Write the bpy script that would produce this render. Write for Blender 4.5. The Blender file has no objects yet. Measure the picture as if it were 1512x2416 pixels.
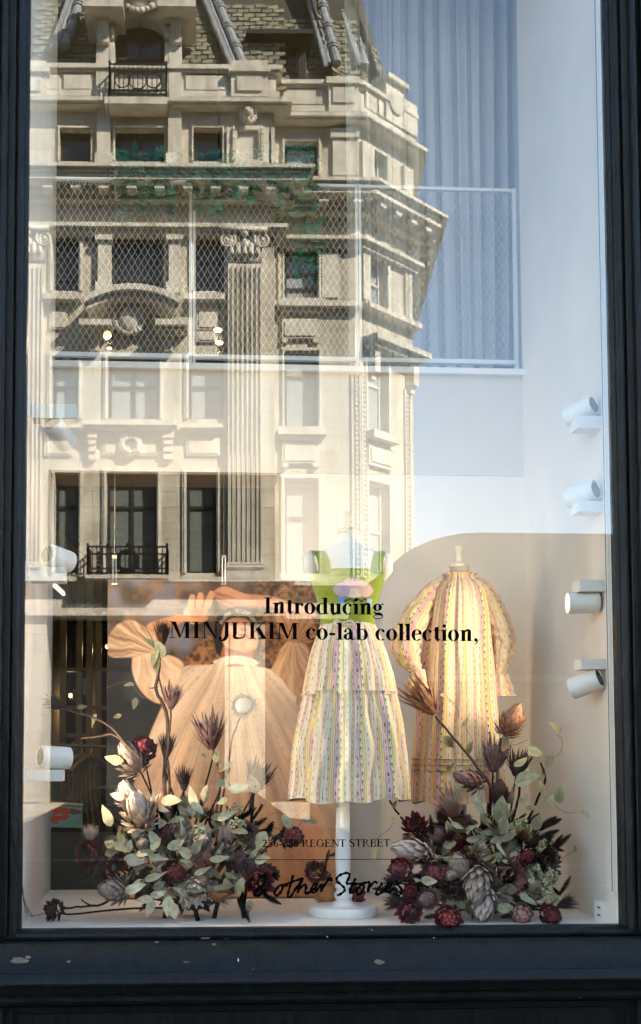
import bpy, bmesh, math, random
import numpy as np
from mathutils import Vector, Matrix
R = math.radians
rnd = random.Random(7)
sc = bpy.context.scene

# ------------------------------------------------------------------ camera, sky, sun, exposure
FPX, PCX, PCY = 2700.0, 516.0, 1635.0          # focal length and principal point on a 1512 x 2416 sheet
YAW, PITCH = R(3.1), R(3.3)
CAM = Vector((0.0, -4.5, 1.55))
cam_data = bpy.data.cameras.new('camera')
cam_data.sensor_fit = 'AUTO'; cam_data.sensor_width = 36.0
cam_data.lens = FPX / 2416.0 * 36.0
cam_data.shift_x = (756.0 - PCX) / 2416.0
cam_data.shift_y = (PCY - 1208.0) / 2416.0
cam_data.clip_start = 0.05; cam_data.clip_end = 3000.0
cam = bpy.data.objects.new('camera', cam_data)
cam.location = CAM; cam.rotation_euler = (R(90) + PITCH, 0, -YAW)
sc.collection.objects.link(cam); sc.camera = cam

SUN_DIR = Vector((0.56, 0.56, 0.61)).normalized()      # towards the sun: high behind the shop, to its right
world = bpy.data.worlds.new('World'); sc.world = world; world.use_nodes = True
wn = world.node_tree.nodes; wl = world.node_tree.links
sky = wn.new('ShaderNodeTexSky'); sky.sky_type = 'NISHITA'; sky.sun_disc = False
sky.sun_elevation = math.asin(SUN_DIR.z); sky.sun_rotation = math.atan2(SUN_DIR.x, SUN_DIR.y)
sky.air_density = 1.0; sky.dust_density = 0.35; sky.ozone_density = 0.7
wn['Background'].inputs['Strength'].default_value = 0.105
wl.new(sky.outputs['Color'], wn['Background'].inputs['Color'])
sun_data = bpy.data.lights.new('sun', 'SUN'); sun_data.energy = 4.4; sun_data.angle = R(0.5); sun_data.color = (1.0, 0.91, 0.77)
sun = bpy.data.objects.new('sun', sun_data); sun.rotation_euler = SUN_DIR.to_track_quat('Z', 'Y').to_euler()
sun.location = (10, 10, 40); sc.collection.objects.link(sun)
sc.view_settings.view_transform = 'Standard'; sc.view_settings.look = 'None'
sc.view_settings.exposure = 2.80; sc.view_settings.gamma = 1.0; sc.view_settings.use_curve_mapping = False
sc.cycles.max_bounces = 6; sc.cycles.diffuse_bounces = 3; sc.cycles.glossy_bounces = 3
sc.cycles.use_adaptive_sampling = True; sc.cycles.adaptive_threshold = 0.02
sc.cycles.transparent_max_bounces = 16; sc.cycles.caustics_reflective = False; sc.cycles.caustics_refractive = False
sc.cycles.sample_clamp_indirect = 6.0
GLASS_R = 0.066                                         # reflectance of each face of the pane, head on

# ------------------------------------------------------------------ helpers
def ray(px, py):
    x, v = (px - PCX) / FPX, -(py - PCY) / FPX
    y = math.cos(PITCH) - math.sin(PITCH) * v
    z = math.sin(PITCH) + math.cos(PITCH) * v
    return Vector((math.cos(YAW) * x + math.sin(YAW) * y, -math.sin(YAW) * x + math.cos(YAW) * y, z))
def P(px, py, Y):
    r = ray(px, py); return CAM + r * ((Y - CAM.y) / r.y)
def PZ(px, py, Z):                                   # the point of a pixel on the level Z
    r = ray(px, py); return CAM + r * ((Z - CAM.z) / r.z)
def scale_at(Y): return FPX / (Y - CAM.y)            # pixels of the sheet per metre

def lin(c):                                           # sRGB 0..255 -> linear
    return tuple((x / 255 / 12.92) if x / 255 <= .04045 else ((x / 255 + .055) / 1.055) ** 2.4 for x in c)

MATS = {}
def mat(name, color=(.5, .5, .5), rough=.6, metal=0., var=.0, scale=6., bump=0., bscale=40., rand=0., spec=.28, color2=None, stretch=None, emit=None, estr=0., detail=5., sheen=0., coat=0.):
    m = bpy.data.materials.new(name); m.use_nodes = True; MATS[name] = m
    nt = m.node_tree; n = nt.nodes; l = nt.links; b = n['Principled BSDF']
    b.inputs['Base Color'].default_value = (*color, 1); b.inputs['Roughness'].default_value = rough
    b.inputs['Metallic'].default_value = metal; b.inputs['Specular IOR Level'].default_value = spec
    if sheen: b.inputs['Sheen Weight'].default_value = sheen
    if coat: b.inputs['Coat Weight'].default_value = coat
    if emit: b.inputs['Emission Color'].default_value = (*emit, 1); b.inputs['Emission Strength'].default_value = estr
    tc = mp = None
    if var or bump or color2:
        tc = n.new('ShaderNodeTexCoord'); mp = n.new('ShaderNodeMapping')
        l.new(tc.outputs['Object'], mp.inputs['Vector'])
        if stretch: mp.inputs['Scale'].default_value = stretch
    src = None
    if var or color2:
        t = n.new('ShaderNodeTexNoise'); t.inputs['Scale'].default_value = scale; t.inputs['Detail'].default_value = detail
        l.new(mp.outputs['Vector'], t.inputs['Vector'])
        r = n.new('ShaderNodeValToRGB'); r.color_ramp.elements[0].position = .3; r.color_ramp.elements[1].position = .7
        c2 = color2 or tuple(min(1, c * (1 + var)) for c in color); c1 = tuple(c * (1 - var) for c in color) if not color2 else color
        r.color_ramp.elements[0].color = (*c1, 1); r.color_ramp.elements[1].color = (*c2, 1)
        l.new(t.outputs['Fac'], r.inputs['Fac']); src = r.outputs['Color']
    if rand:
        oi = n.new('ShaderNodeObjectInfo'); hs = n.new('ShaderNodeHueSaturation')
        ma = n.new('ShaderNodeMapRange'); ma.inputs['To Min'].default_value = 1 - rand; ma.inputs['To Max'].default_value = 1 + rand
        l.new(oi.outputs['Random'], ma.inputs['Value']); l.new(ma.outputs['Result'], hs.inputs['Value'])
        mh = n.new('ShaderNodeMapRange'); mh.inputs['To Min'].default_value = .5 - rand * .05; mh.inputs['To Max'].default_value = .5 + rand * .05
        l.new(oi.outputs['Random'], mh.inputs['Value']); l.new(mh.outputs['Result'], hs.inputs['Hue'])
        if src: l.new(src, hs.inputs['Color'])
        else: hs.inputs['Color'].default_value = (*color, 1)
        src = hs.outputs['Color']
    if src: l.new(src, b.inputs['Base Color'])
    if bump:
        t2 = n.new('ShaderNodeTexNoise'); t2.inputs['Scale'].default_value = bscale; t2.inputs['Detail'].default_value = 6
        l.new(mp.outputs['Vector'], t2.inputs['Vector'])
        bp = n.new('ShaderNodeBump'); bp.inputs['Strength'].default_value = bump; bp.inputs['Distance'].default_value = .01
        l.new(t2.outputs['Fac'], bp.inputs['Height']); l.new(bp.outputs['Normal'], b.inputs['Normal'])
    return m

def vcol_mat(name, rough=.7, bump=0., bscale=300., spec=.3, coat=0.):
    m = mat(name, (.5, .5, .5), rough, bump=bump, bscale=bscale, spec=spec, coat=coat)
    a = m.node_tree.nodes.new('ShaderNodeVertexColor'); a.layer_name = 'Col'
    m.node_tree.links.new(a.outputs['Color'], m.node_tree.nodes['Principled BSDF'].inputs['Base Color'])
    return m

COL = sc.collection
def tag(o, label=None, cat=None, group=None, kind=None):
    if label: o['label'] = label
    if cat: o['category'] = cat
    if group: o['group'] = group
    if kind: o['kind'] = kind
    return o
def empty(name, loc, label=None, cat=None, group=None):
    o = bpy.data.objects.new(name, None); o.location = loc; COL.objects.link(o)
    o.empty_display_size = .1
    return tag(o, label, cat, group)
def origin_of(o):
    v = Vector((0, 0, 0))
    while o is not None: v += Vector(o.location); o = o.parent
    return v

class MB:
    def __init__(s): s.v = []; s.f = []; s.uv = []; s.col = []
    def add(s, vs, fs, uvs=None, cols=None):
        o = len(s.v); s.v += [tuple(v) for v in vs]; s.f += [tuple(i + o for i in f) for f in fs]
        s.uv += list(uvs) if uvs else [(0, 0)] * len(vs)
        s.col += list(cols) if cols else []
        return s
    def box(s, x0, x1, y0, y1, z0, z1):
        return s.hexa([(x0, y0, z0), (x1, y0, z0), (x1, y1, z0), (x0, y1, z0), (x0, y0, z1), (x1, y0, z1), (x1, y1, z1), (x0, y1, z1)])
    def hexa(s, v):
        return s.add(v, [(0, 3, 2, 1), (4, 5, 6, 7), (0, 1, 5, 4), (1, 2, 6, 5), (2, 3, 7, 6), (3, 0, 4, 7)])
    def obox(s, c, ax, ay, az):                            # box with half-axes as vectors
        c = Vector(c); pts = []
        for k in (-1, 1):
            for i, j in ((-1, -1), (1, -1), (1, 1), (-1, 1)): pts.append(c + ax * i + ay * j + az * k)
        return s.hexa(pts)
    def bar(s, a, b, w, h=None):
        a, b = Vector(a), Vector(b); d = (b - a); L = d.length
        if L < 1e-6: return s
        d.normalize(); up = Vector((0, 0, 1)) if abs(d.z) < .95 else Vector((1, 0, 0))
        x = d.cross(up).normalized(); y = x.cross(d)
        return s.obox((a + b) / 2, x * w / 2, y * (h or w) / 2, d * L / 2)
    def tube(s, pts, rad, n=8, cap=True, closed=False):
        pts = [Vector(p) for p in pts]; m = len(pts)
        rad = rad if isinstance(rad, (list, tuple)) else [rad] * m
        t0 = (pts[1] - pts[0]).normalized(); ref = Vector((0, 0, 1)) if abs(t0.z) < .9 else Vector((1, 0, 0))
        x = t0.cross(ref).normalized(); vs = []; uvs = []; L = 0
        for i, p in enumerate(pts):
            if closed: t = pts[(i + 1) % m] - pts[i - 1]
            else: t = pts[min(i + 1, m - 1)] - pts[max(i - 1, 0)]
            t.normalize(); x = (x - t * x.dot(t)).normalized(); y = t.cross(x)
            if i: L += (p - pts[i - 1]).length
            for k in range(n):
                a = 2 * math.pi * k / n
                vs.append(p + (x * math.cos(a) + y * math.sin(a)) * rad[i]); uvs.append((k / n, L))
        fs = []
        for i in range(m if closed else m - 1):
            j = (i + 1) % m
            for k in range(n): fs.append((i * n + k, i * n + (k + 1) % n, j * n + (k + 1) % n, j * n + k))
        if cap and not closed: fs += [tuple(range(n - 1, -1, -1)), tuple((m - 1) * n + k for k in range(n))]
        return s.add(vs, fs, uvs)
    def lathe(s, prof, c, n=24, axis=None, cap=True):      # prof: (radius, height)
        c = Vector(c); az = (axis or Vector((0, 0, 1))).normalized()
        ref = Vector((1, 0, 0)) if abs(az.x) < .9 else Vector((0, 1, 0))
        ax = (ref - az * ref.dot(az)).normalized(); ay = az.cross(ax); vs = []
        for r, h in prof:
            for k in range(n):
                a = 2 * math.pi * k / n; vs.append(c + az * h + (ax * math.cos(a) + ay * math.sin(a)) * r)
        fs = [(i * n + k, i * n + (k + 1) % n, (i + 1) * n + (k + 1) % n, (i + 1) * n + k) for i in range(len(prof) - 1) for k in range(n)]
        if cap: fs += [tuple(range(n - 1, -1, -1)), tuple((len(prof) - 1) * n + k for k in range(n))]
        return s.add(vs, fs)
    def grid(s, fn, nu, nv, closed_u=False, uvf=None, colf=None):
        vs = []; uvs = []; cols = []
        for j in range(nv + 1):
            for i in range(nu + (0 if closed_u else 1)):
                a, b = i / nu, j / nv; vs.append(fn(a, b)); uvs.append(uvf(a, b) if uvf else (a, b))
                if colf: cols.append(colf(a, b))
        w = nu if closed_u else nu + 1
        fs = [(j * w + i, j * w + (i + 1) % w, (j + 1) * w + (i + 1) % w, (j + 1) * w + i) for j in range(nv) for i in range(nu)]
        return s.add(vs, fs, uvs, cols or None)
    def ball(s, c, r, nu=10, nv=7):
        c = Vector(c); rx, ry, rz = r if isinstance(r, (tuple, list)) else (r, r, r)
        return s.grid(lambda a, b: (c.x + rx * math.cos(a * 2 * math.pi) * math.sin(.02 + b * 3.10), c.y + ry * math.sin(a * 2 * math.pi) * math.sin(.02 + b * 3.10), c.z - rz * math.cos(.02 + b * 3.10)), nu, nv, True)
    def mesh(s, name, off=None, mirror=False, smooth=False):
        off = off or Vector((0, 0, 0)); sg = -1 if mirror else 1
        me = bpy.data.meshes.new(name)
        me.from_pydata([(v[0] - off.x, v[1] * sg - off.y, v[2] - off.z) for v in s.v], [], [tuple(reversed(f)) for f in s.f] if mirror else s.f)
        if any(u != (0, 0) for u in s.uv[:400]) or any(u != (0, 0) for u in s.uv[-5:]):
            ul = me.uv_layers.new(name='UVMap'); idx = np.empty(len(me.loops), dtype=np.int32); me.loops.foreach_get('vertex_index', idx)
            ul.data.foreach_set('uv', np.array(s.uv, dtype=np.float32)[idx].ravel())
        if s.col and len(s.col) == len(s.v):
            ca = me.color_attributes.new('Col', 'FLOAT_COLOR', 'POINT')
            ca.data.foreach_set('color', np.array([(*c, 1) for c in s.col], dtype=np.float32).ravel())
        if smooth: me.polygons.foreach_set('use_smooth', [True] * len(me.polygons))
        me.update(); return me
    def build(s, name, m, parent=None, smooth=False, mirror=False, kind=None, fixn=False):
        off = origin_of(parent) if parent is not None else Vector((0, 0, 0))
        me = s.mesh(name, off, mirror, smooth)
        if fixn:
            bm = bmesh.new(); bm.from_mesh(me); bmesh.ops.recalc_face_normals(bm, faces=bm.faces); bm.to_mesh(me); bm.free()
        me.materials.append(MATS[m] if isinstance(m, str) else m)
        o = bpy.data.objects.new(name, me); COL.objects.link(o); o.parent = parent
        if kind: o['kind'] = kind
        return o

def smooth_path(pts, k=6):                                  # Catmull-Rom
    pts = [Vector(p) for p in pts]; out = []
    for i in range(len(pts) - 1):
        p0, p1, p2, p3 = pts[max(i - 1, 0)], pts[i], pts[i + 1], pts[min(i + 2, len(pts) - 1)]
        for j in range(k):
            t = j / k
            out.append(.5 * ((2 * p1) + (p2 - p0) * t + (2 * p0 - 5 * p1 + 4 * p2 - p3) * t * t + (3 * p1 - p0 - 3 * p2 + p3) * t ** 3))
    out.append(pts[-1]); return out

# ------------------------------------------------------------------ materials
mat('stone', (.60, .55, .45), .85, var=.16, scale=1.4, bump=.25, bscale=30)
def ashlar(m):
    nt = m.node_tree; n = nt.nodes; l = nt.links; b = n['Principled BSDF']; src = b.inputs['Base Color'].links[0].from_socket
    tc = n.new('ShaderNodeTexCoord'); mp = n.new('ShaderNodeMapping'); mp.inputs['Rotation'].default_value = (R(90), 0, 0); l.new(tc.outputs['Object'], mp.inputs['Vector'])
    br = n.new('ShaderNodeTexBrick'); br.inputs['Scale'].default_value = 1.0; br.inputs['Brick Width'].default_value = .95; br.inputs['Row Height'].default_value = .36; br.inputs['Mortar Size'].default_value = .007
    br.inputs['Color1'].default_value = (1, 1, 1, 1); br.inputs['Color2'].default_value = (.88, .87, .85, 1); br.inputs['Mortar'].default_value = (.5, .47, .42, 1); l.new(mp.outputs['Vector'], br.inputs['Vector'])
    mx = n.new('ShaderNodeMixRGB'); mx.blend_type = 'MULTIPLY'; mx.inputs['Fac'].default_value = 1; l.new(src, mx.inputs['Color1']); l.new(br.outputs['Color'], mx.inputs['Color2']); l.new(mx.outputs['Color'], b.inputs['Base Color'])
def weather(m, depth=.45):
    nt = m.node_tree; n = nt.nodes; l = nt.links; b = n['Principled BSDF']; src = b.inputs['Base Color'].links[0].from_socket
    tc = n.new('ShaderNodeTexCoord'); mp = n.new('ShaderNodeMapping'); mp.inputs['Scale'].default_value = (2.6, 2.6, .35); l.new(tc.outputs['Object'], mp.inputs['Vector'])
    nz = n.new('ShaderNodeTexNoise'); nz.inputs['Scale'].default_value = 1.3; nz.inputs['Detail'].default_value = 6; nz.inputs['Roughness'].default_value = .62; l.new(mp.outputs['Vector'], nz.inputs['Vector'])
    r = n.new('ShaderNodeValToRGB'); r.color_ramp.elements[0].position = .46; r.color_ramp.elements[1].position = .74; r.color_ramp.elements[0].color = (1, 1, 1, 1); r.color_ramp.elements[1].color = (.52, .48, .41, 1); l.new(nz.outputs['Fac'], r.inputs['Fac'])
    mx = n.new('ShaderNodeMixRGB'); mx.blend_type = 'MULTIPLY'; mx.inputs['Fac'].default_value = depth * 2; l.new(src, mx.inputs['Color1']); l.new(r.outputs['Color'], mx.inputs['Color2']); l.new(mx.outputs['Color'], b.inputs['Base Color'])
ashlar(MATS['stone']); weather(MATS['stone'])
mat('stone_trim', (.66, .61, .51), .85, var=.14, scale=2.5, bump=.25, bscale=40)
weather(MATS['stone_trim'])
mat('lead', (.30, .31, .32), .55, var=.2, scale=4)
mat('slate', (.20, .19, .135), .75, var=.45, scale=9, rand=.3)
mat('slate_bed', (.075, .07, .055), .9)
mat('window_glass_dark', (.015, .02, .022), .04, spec=.6)
mat('window_glass_blind', (.16, .18, .165), .12, spec=.6)
mat('window_glass_pale', (.34, .37, .38), .12, spec=.6)
mat('window_frame_dark', (.03, .028, .026), .5)
mat('window_frame_white', (.6, .58, .52), .5)
mat('iron', (.012, .012, .012), .45)
mat('asphalt', (.045, .045, .046), .9, var=.25, scale=30, bump=.3, bscale=200)
mat('paving', (.15, .145, .13), .85, var=.18, scale=3, bump=.2, bscale=60)
mat('paving_pale', (.24, .22, .185), .85, var=.2, scale=3, bump=.2, bscale=60)
mat('kerb_stone', (.27, .26, .25), .8, var=.15, scale=8)
mat('road_paint', (.7, .7, .66), .7, var=.1, scale=20)
mat('shop_dark', (.02, .02, .022), .35)
mat('sign_black', (.02, .02, .02), .5)
mat('wall_white', (.80, .735, .655), .8, var=.045, scale=3, bump=.06, bscale=120)
mat('wall_spandrel', (.64, .605, .545), .75, var=.02, scale=2, bump=.04, bscale=100)
mat('floor_cream', (.80, .77, .71), .7, var=.07, scale=9, bump=.12, bscale=150)
mat('ceiling_white', (.75, .74, .71), .8, var=.02, scale=2)
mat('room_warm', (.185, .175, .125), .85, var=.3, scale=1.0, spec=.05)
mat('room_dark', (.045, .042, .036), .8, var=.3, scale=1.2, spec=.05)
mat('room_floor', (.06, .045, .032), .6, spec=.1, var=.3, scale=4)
mat('soffit_brown', (.20, .15, .10), .6, var=.2, scale=3)
mat('white_metal', (.80, .80, .78), .4)
mat('grille_dark', (.10, .10, .10), .6)
mat('steel', (.42, .38, .31), .32, metal=1.)
mat('brass', (.14, .10, .042), .45, metal=.3, var=.2, scale=5)
# ------------------------------------------------------------------ the street behind the camera (seen in the glass)
ROAD_Z = -0.13
g = MB(); g.add([(-900, -900, ROAD_Z - .02), (900, -900, ROAD_Z - .02), (900, 900, ROAD_Z - .02), (-900, 900, ROAD_Z - .02)], [(0, 1, 2, 3)])
tag(g.build('ground', 'asphalt'), kind='structure')
def slab(name, x0, x1, y0, y1, z0, z1, m):
    return tag(MB().box(x0, x1, y0, y1, z0, z1).build(name, m), kind='structure')
slab('road', -90, 90, -15.6, -5.3, ROAD_Z - .2, ROAD_Z, 'asphalt')
slab('pavement', -90, 90, -5.1, -.02, -.4, 0, 'paving')
slab('pavement', -90, 90, -21.6, -15.8, -.4, 0, 'paving_pale')
for y0, y1 in ((-5.3, -5.1), (-15.8, -15.6)):
    k = tag(MB().box(-90, 90, y0, y1, -.4, .004).build('kerb', 'kerb_stone'), kind='structure')
mk = MB()
for i in range(-12, 13): mk.box(i * 5 - 1, i * 5 + 1, -10.5, -10.4, ROAD_Z, ROAD_Z + .004)
tag(mk.build('road_marking', 'road_paint'), kind='structure')

# ------------------------------------------------------------------ the shop building that holds the window
SH = 19.2
XL = P(52, 1600, 0).x; XR = P(1458, 1600, 0).x             # glass edges
ZB = P(756, 2187, 0).z; ZT = 5.90                          # bottom and top of the glass
D = 1.17                                                   # depth of the display
sb = empty('shop_building', (0, 6, 0), 'tall pale stone shop building that holds the display window', 'building')
ashlar(mat('shop_stone', (.46, .43, .37), .8, var=.2, scale=2))
w = MB()
w.box(-20, XL - .20, .02, .5, 0, SH); w.box(XR + .20, 50, .02, .5, 0, SH)
w.box(XL - .20, XR + .20, .02, .5, ZT + .12, SH); w.box(XL - .20, XR + .20, .12, .5, 0, ZB - .22)
w.build('wall', 'shop_stone', sb)
w = MB(); w.box(-20, 50, .5, 14, SH - .4, SH); w.box(-20, -19.6, .5, 14, 0, SH - .4); w.box(49.6, 50, .5, 14, 0, SH - .4); w.box(-19.6, 49.6, 13.6, 14, 0, SH - .4)
w.build('roof_and_party_walls', 'shop_stone', sb)
w = MB()
for z in (6.4, 9.8, 13.3, 17.9): MB().box(-20, 50, -.28, .02, z, z + .35).build('string_course', 'shop_stone', sb)
for z in (7.1, 10.6, 14.4):
    for i in range(-4, 11): MB().box(i * 3.4 - .8, i * 3.4 + .8, -.05, .018, z, z + 2.1).build('upper_window', 'window_glass_dark', sb)

# ------------------------------------------------------------------ double-decker bus passing behind the camera
mat('bus_red', (.13, .022, .02), .45)
mat('bus_glass', (.03, .035, .04), .05, spec=.7)
mat('bus_interior_pale', (.5, .48, .42), .6)
mat('tyre', (.02, .02, .02), .8)
BY = 9.6                                                    # distance of its near side from the glass
bs = FPX / (BY + 4.5)
bx0 = (905 - 370) / bs; bz = 4.42
bus = empty('double_decker_bus', (bx0 + 5, -BY - 1.25, ROAD_Z), 'red double decker bus with rounded roof end, seen only as a reflection at right', 'bus')
def bus_outline(inset=0.):
    pts = []; L = 10.6; rr = 1.05
    for a in range(0, 91, 10): pts.append((bx0 + rr * 1.25 - rr * 1.25 * math.cos(R(a)) + inset, bz - rr * .78 + rr * .78 * math.sin(R(a)) - inset))
    for a in range(90, -1, -10): pts.append((bx0 + L - .5 + .5 * math.cos(R(a)) - inset, bz - .5 + .5 * math.sin(R(a)) - inset))
    pts += [(bx0 + L - inset, .25), (bx0 + inset, .25)]
    return pts
def prism(mb, pts, y0, y1):                                 # outline in x,z extruded along y
    n = len(pts); vs = [(x, y0, z) for x, z in pts] + [(x, y1, z) for x, z in pts]
    mb.add(vs, [tuple(range(n)), tuple(range(2 * n - 1, n - 1, -1))] + [(i, n + i, n + (i + 1) % n, (i + 1) % n) for i in range(n)])
    return mb
b = MB(); prism(b, bus_outline(.05), -BY - .0, -BY - .08); prism(b, bus_outline(), -BY - .08, -BY - 2.42); prism(b, bus_outline(.05), -BY - 2.42, -BY - 2.5)
b.build('body', 'bus_red', bus)
for (z0, z1) in ((3.02, 3.85), (1.35, 2.25)):
    for i in range(6):
        x0 = bx0 + 1.1 + i * 1.5
        MB().box(x0, x0 + 1.36, -BY + .012, -BY - .06, z0, z1).build('window', 'bus_glass', bus)
MB().box(bx0 + .5, bx0 + 10.2, -BY + .02, -BY - .02, 2.52, 2.60).build('trim_band', 'bus_interior_pale', bus)
for x in (bx0 + 1.6, bx0 + 8.6):
    wl_ = MB(); wl_.lathe([(.2, 0), (.48, 0), (.5, .04), (.5, .26), (.48, .3)], (x, -BY - .30, .37), 24, Vector((0, 1, 0)))
    wl_.build('wheel', 'tyre', bus, smooth=False)

# ------------------------------------------------------------------ silver car parked at the kerb
mat('car_silver', (.40, .37, .30), .35, coat=.5)
mat('amber_lens', (.85, .55, .04), .3)
CYR = 6.3; cs = FPX / (CYR + 4.5); cxr = (848 - 370) / cs
car = empty('parked_car', (cxr - 2.2, -CYR - .85, ROAD_Z), 'cream saloon car parked at the kerb, seen only as a low reflection at left', 'car')
def car_sec(x):                                             # half-width, top z of body and roof by station
    return x
body = [(0, .30), (0, .86), (-.12, .96), (-.55, 1.0), (-.95, 1.30), (-1.4, 1.36), (-2.5, 1.35), (-3.1, 1.05), (-3.4, .98), (-4.35, .86), (-4.5, .7), (-4.5, .28)]
b = MB()
n = len(body)
for (ya, yb, ins) in ((0, .12, .10), (.12, 1.58, 0.0), (1.58, 1.7, .10)):
    pts = [(cxr + x * .985 if ins else cxr + x, z - (ins * .6 if z > .9 else 0) + ROAD_Z + .05) for x, z in body]
    prism(b, pts, -CYR - ya, -CYR - yb)
b.build('body', 'car_silver', car)
for pl in ([(-.72, 1.0), (-1.05, 1.24), (-1.75, 1.26), (-1.75, 1.0)], [(-1.85, 1.0), (-1.85, 1.26), (-2.45, 1.24), (-2.95, 1.0)]):
    w = MB(); prism(w, [(cxr + x, z + ROAD_Z + .0) for x, z in pl], -CYR + .012, -CYR - .05); w.build('window', 'bus_glass', car)
for x in (-.85, -3.6):
    w = MB(); w.lathe([(.15, 0), (.30, 0), (.32, .03), (.32, .2), (.3, .22)], (cxr + x, -CYR - .215, ROAD_Z + .32), 20, Vector((0, 1, 0))); w.build('wheel', 'tyre', car)
for x in (-3.95, -3.85, -.18):
    MB().box(cxr + x - .03, cxr + x + .03, -CYR + .02, -CYR - .03, .70, .76).build('indicator_lamp', 'amber_lens', car)
MB().box(cxr - 4.3, cxr - .1, -CYR + .018, -CYR - .02, .60 , .62).build('trim_strip', 'white_metal', car)
# ------------------------------------------------------------------ the corner building across the street.
# It is laid out as its mirror image (where the glass shows it) and every mesh is flipped to its real place across the street.
class Plane:
    def __init__(s, O, u): s.O = Vector(O[:2]); s.u = Vector(u).normalized(); s.n = Vector((s.u.y, -s.u.x))
    def pt(s, u, w, z): q = s.O + s.u * u + s.n * w; return Vector((q.x, q.y, z))
    def uv(s, px, py, w=0.):
        r = ray(px, py); r2 = Vector((r.x, r.y)); c2 = Vector((CAM.x, CAM.y))
        t = (w - (c2 - s.O).dot(s.n)) / r2.dot(s.n); p = CAM + r * t
        return (Vector((p.x, p.y)) - s.O).dot(s.u), p.z
    def box(s, mb, u0, u1, z0, z1, w0, w1):
        return mb.hexa([s.pt(u0, w1, z0), s.pt(u1, w1, z0), s.pt(u1, w0, z0), s.pt(u0, w0, z0), s.pt(u0, w1, z1), s.pt(u1, w1, z1), s.pt(u1, w0, z1), s.pt(u0, w0, z1)])
    def pbox(s, mb, x0, x1, y0, y1, w0, w1):                # pixel rectangle of the front face
        a, b = s.uv(x0, y1, w1), s.uv(x1, y0, w1); return s.box(mb, a[0], b[0], a[1], b[1], w0, w1)
    def poly(s, mb, pts, w0, w1):                           # (u,z) outline extruded from w0 to w1
        n = len(pts); vs = [s.pt(u, w1, z) for u, z in pts] + [s.pt(u, w0, z) for u, z in pts]
        return mb.add(vs, [tuple(range(n)), tuple(range(2 * n - 1, n - 1, -1))] + [(i, n + i, n + (i + 1) % n, (i + 1) % n) for i in range(n)])
AL = R(2.3); REC = .55
PA = Plane(P(600, 1200, 20.9), (math.cos(AL), -math.sin(AL)))
PB = Plane(PA.O - PA.n * REC, PA.u)
uAe = PA.uv(648, 900)[0]; uK = PB.uv(851, 1000)[0]
PC = Plane(PB.pt(uK, 0, 0), (math.sin(R(49.5)), math.cos(R(49.5))))
uE = PC.uv(976, 1100)[0]
PD = Plane(PC.pt(uE, 0, 0), (math.sin(R(6.6)), math.cos(R(6.6))))
PATH = [PA.pt(-16, 0, 0), PA.pt(uAe, 0, 0), PB.pt(uAe, 0, 0), PB.pt(uK, 0, 0), PC.pt(uE, 0, 0), PD.pt(16, 0, 0)]
def zA(py, w=0.): return PA.uv(320, py, w)[1]
def sweep(mb, prof, path=PATH):                             # prof: closed (w,z) outline
    p2 = [Vector(p[:2]) for p in path]; n = len(p2); k = len(prof); vs = []
    nr = []
    for i in range(n - 1):
        d = (p2[i + 1] - p2[i]).normalized(); nr.append(Vector((d.y, -d.x)))
    for i in range(n):
        a, b = nr[max(i - 1, 0)], nr[min(i, n - 2)]; m = (a + b) / (1 + a.dot(b))
        for w, z in prof: q = p2[i] + m * w; vs.append((q.x, q.y, z))
    fs = [(i * k + j, i * k + (j + 1) % k, (i + 1) * k + (j + 1) % k, (i + 1) * k + j) for i in range(n - 1) for j in range(k)]
    fs += [tuple(range(k)), tuple((n - 1) * k + j for j in range(k - 1, -1, -1))]
    return mb.add(vs, fs)
def FB(mb, name, m, parent, **kw): return mb.build(name, m, parent, mirror=True, **kw)
bld_c = PA.pt(0, -4, 0)
bld = empty('corner_building', (bld_c.x, -bld_c.y, 0), 'sunlit pale stone corner building with slate mansard roof across the street, reflected in the glass', 'building')

def wall_holes(mb, pl, u0, u1, z0, z1, holes, w1, w0):
    us = sorted({u0, u1, *[h[0] for h in holes], *[h[1] for h in holes]}); zs = sorted({z0, z1, *[h[2] for h in holes], *[h[3] for h in holes]})
    us = [u for u in us if u0 <= u <= u1]; zs = [z for z in zs if z0 <= z <= z1]
    for i in range(len(us) - 1):
        for j in range(len(zs) - 1):
            cu, cz = (us[i] + us[i + 1]) / 2, (zs[j] + zs[j + 1]) / 2
            if any(h[0] < cu < h[1] and h[2] < cz < h[3] for h in holes): continue
            mb.add([pl.pt(us[i], w1, zs[j]), pl.pt(us[i + 1], w1, zs[j]), pl.pt(us[i + 1], w1, zs[j + 1]), pl.pt(us[i], w1, zs[j + 1])], [(0, 1, 2, 3)])
    for a, b, c, d in holes:
        for q in ((a, c, a, d), (b, d, b, c), (a, d, b, d), (b, c, a, c)):
            mb.add([pl.pt(q[0], w1, q[1]), pl.pt(q[2], w1, q[3]), pl.pt(q[2], w0, q[3]), pl.pt(q[0], w0, q[1])], [(0, 1, 2, 3)])
        mb.add([pl.pt(a, w0, c), pl.pt(b, w0, c), pl.pt(b, w0, d), pl.pt(a, w0, d)], [(0, 1, 2, 3)])
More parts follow.
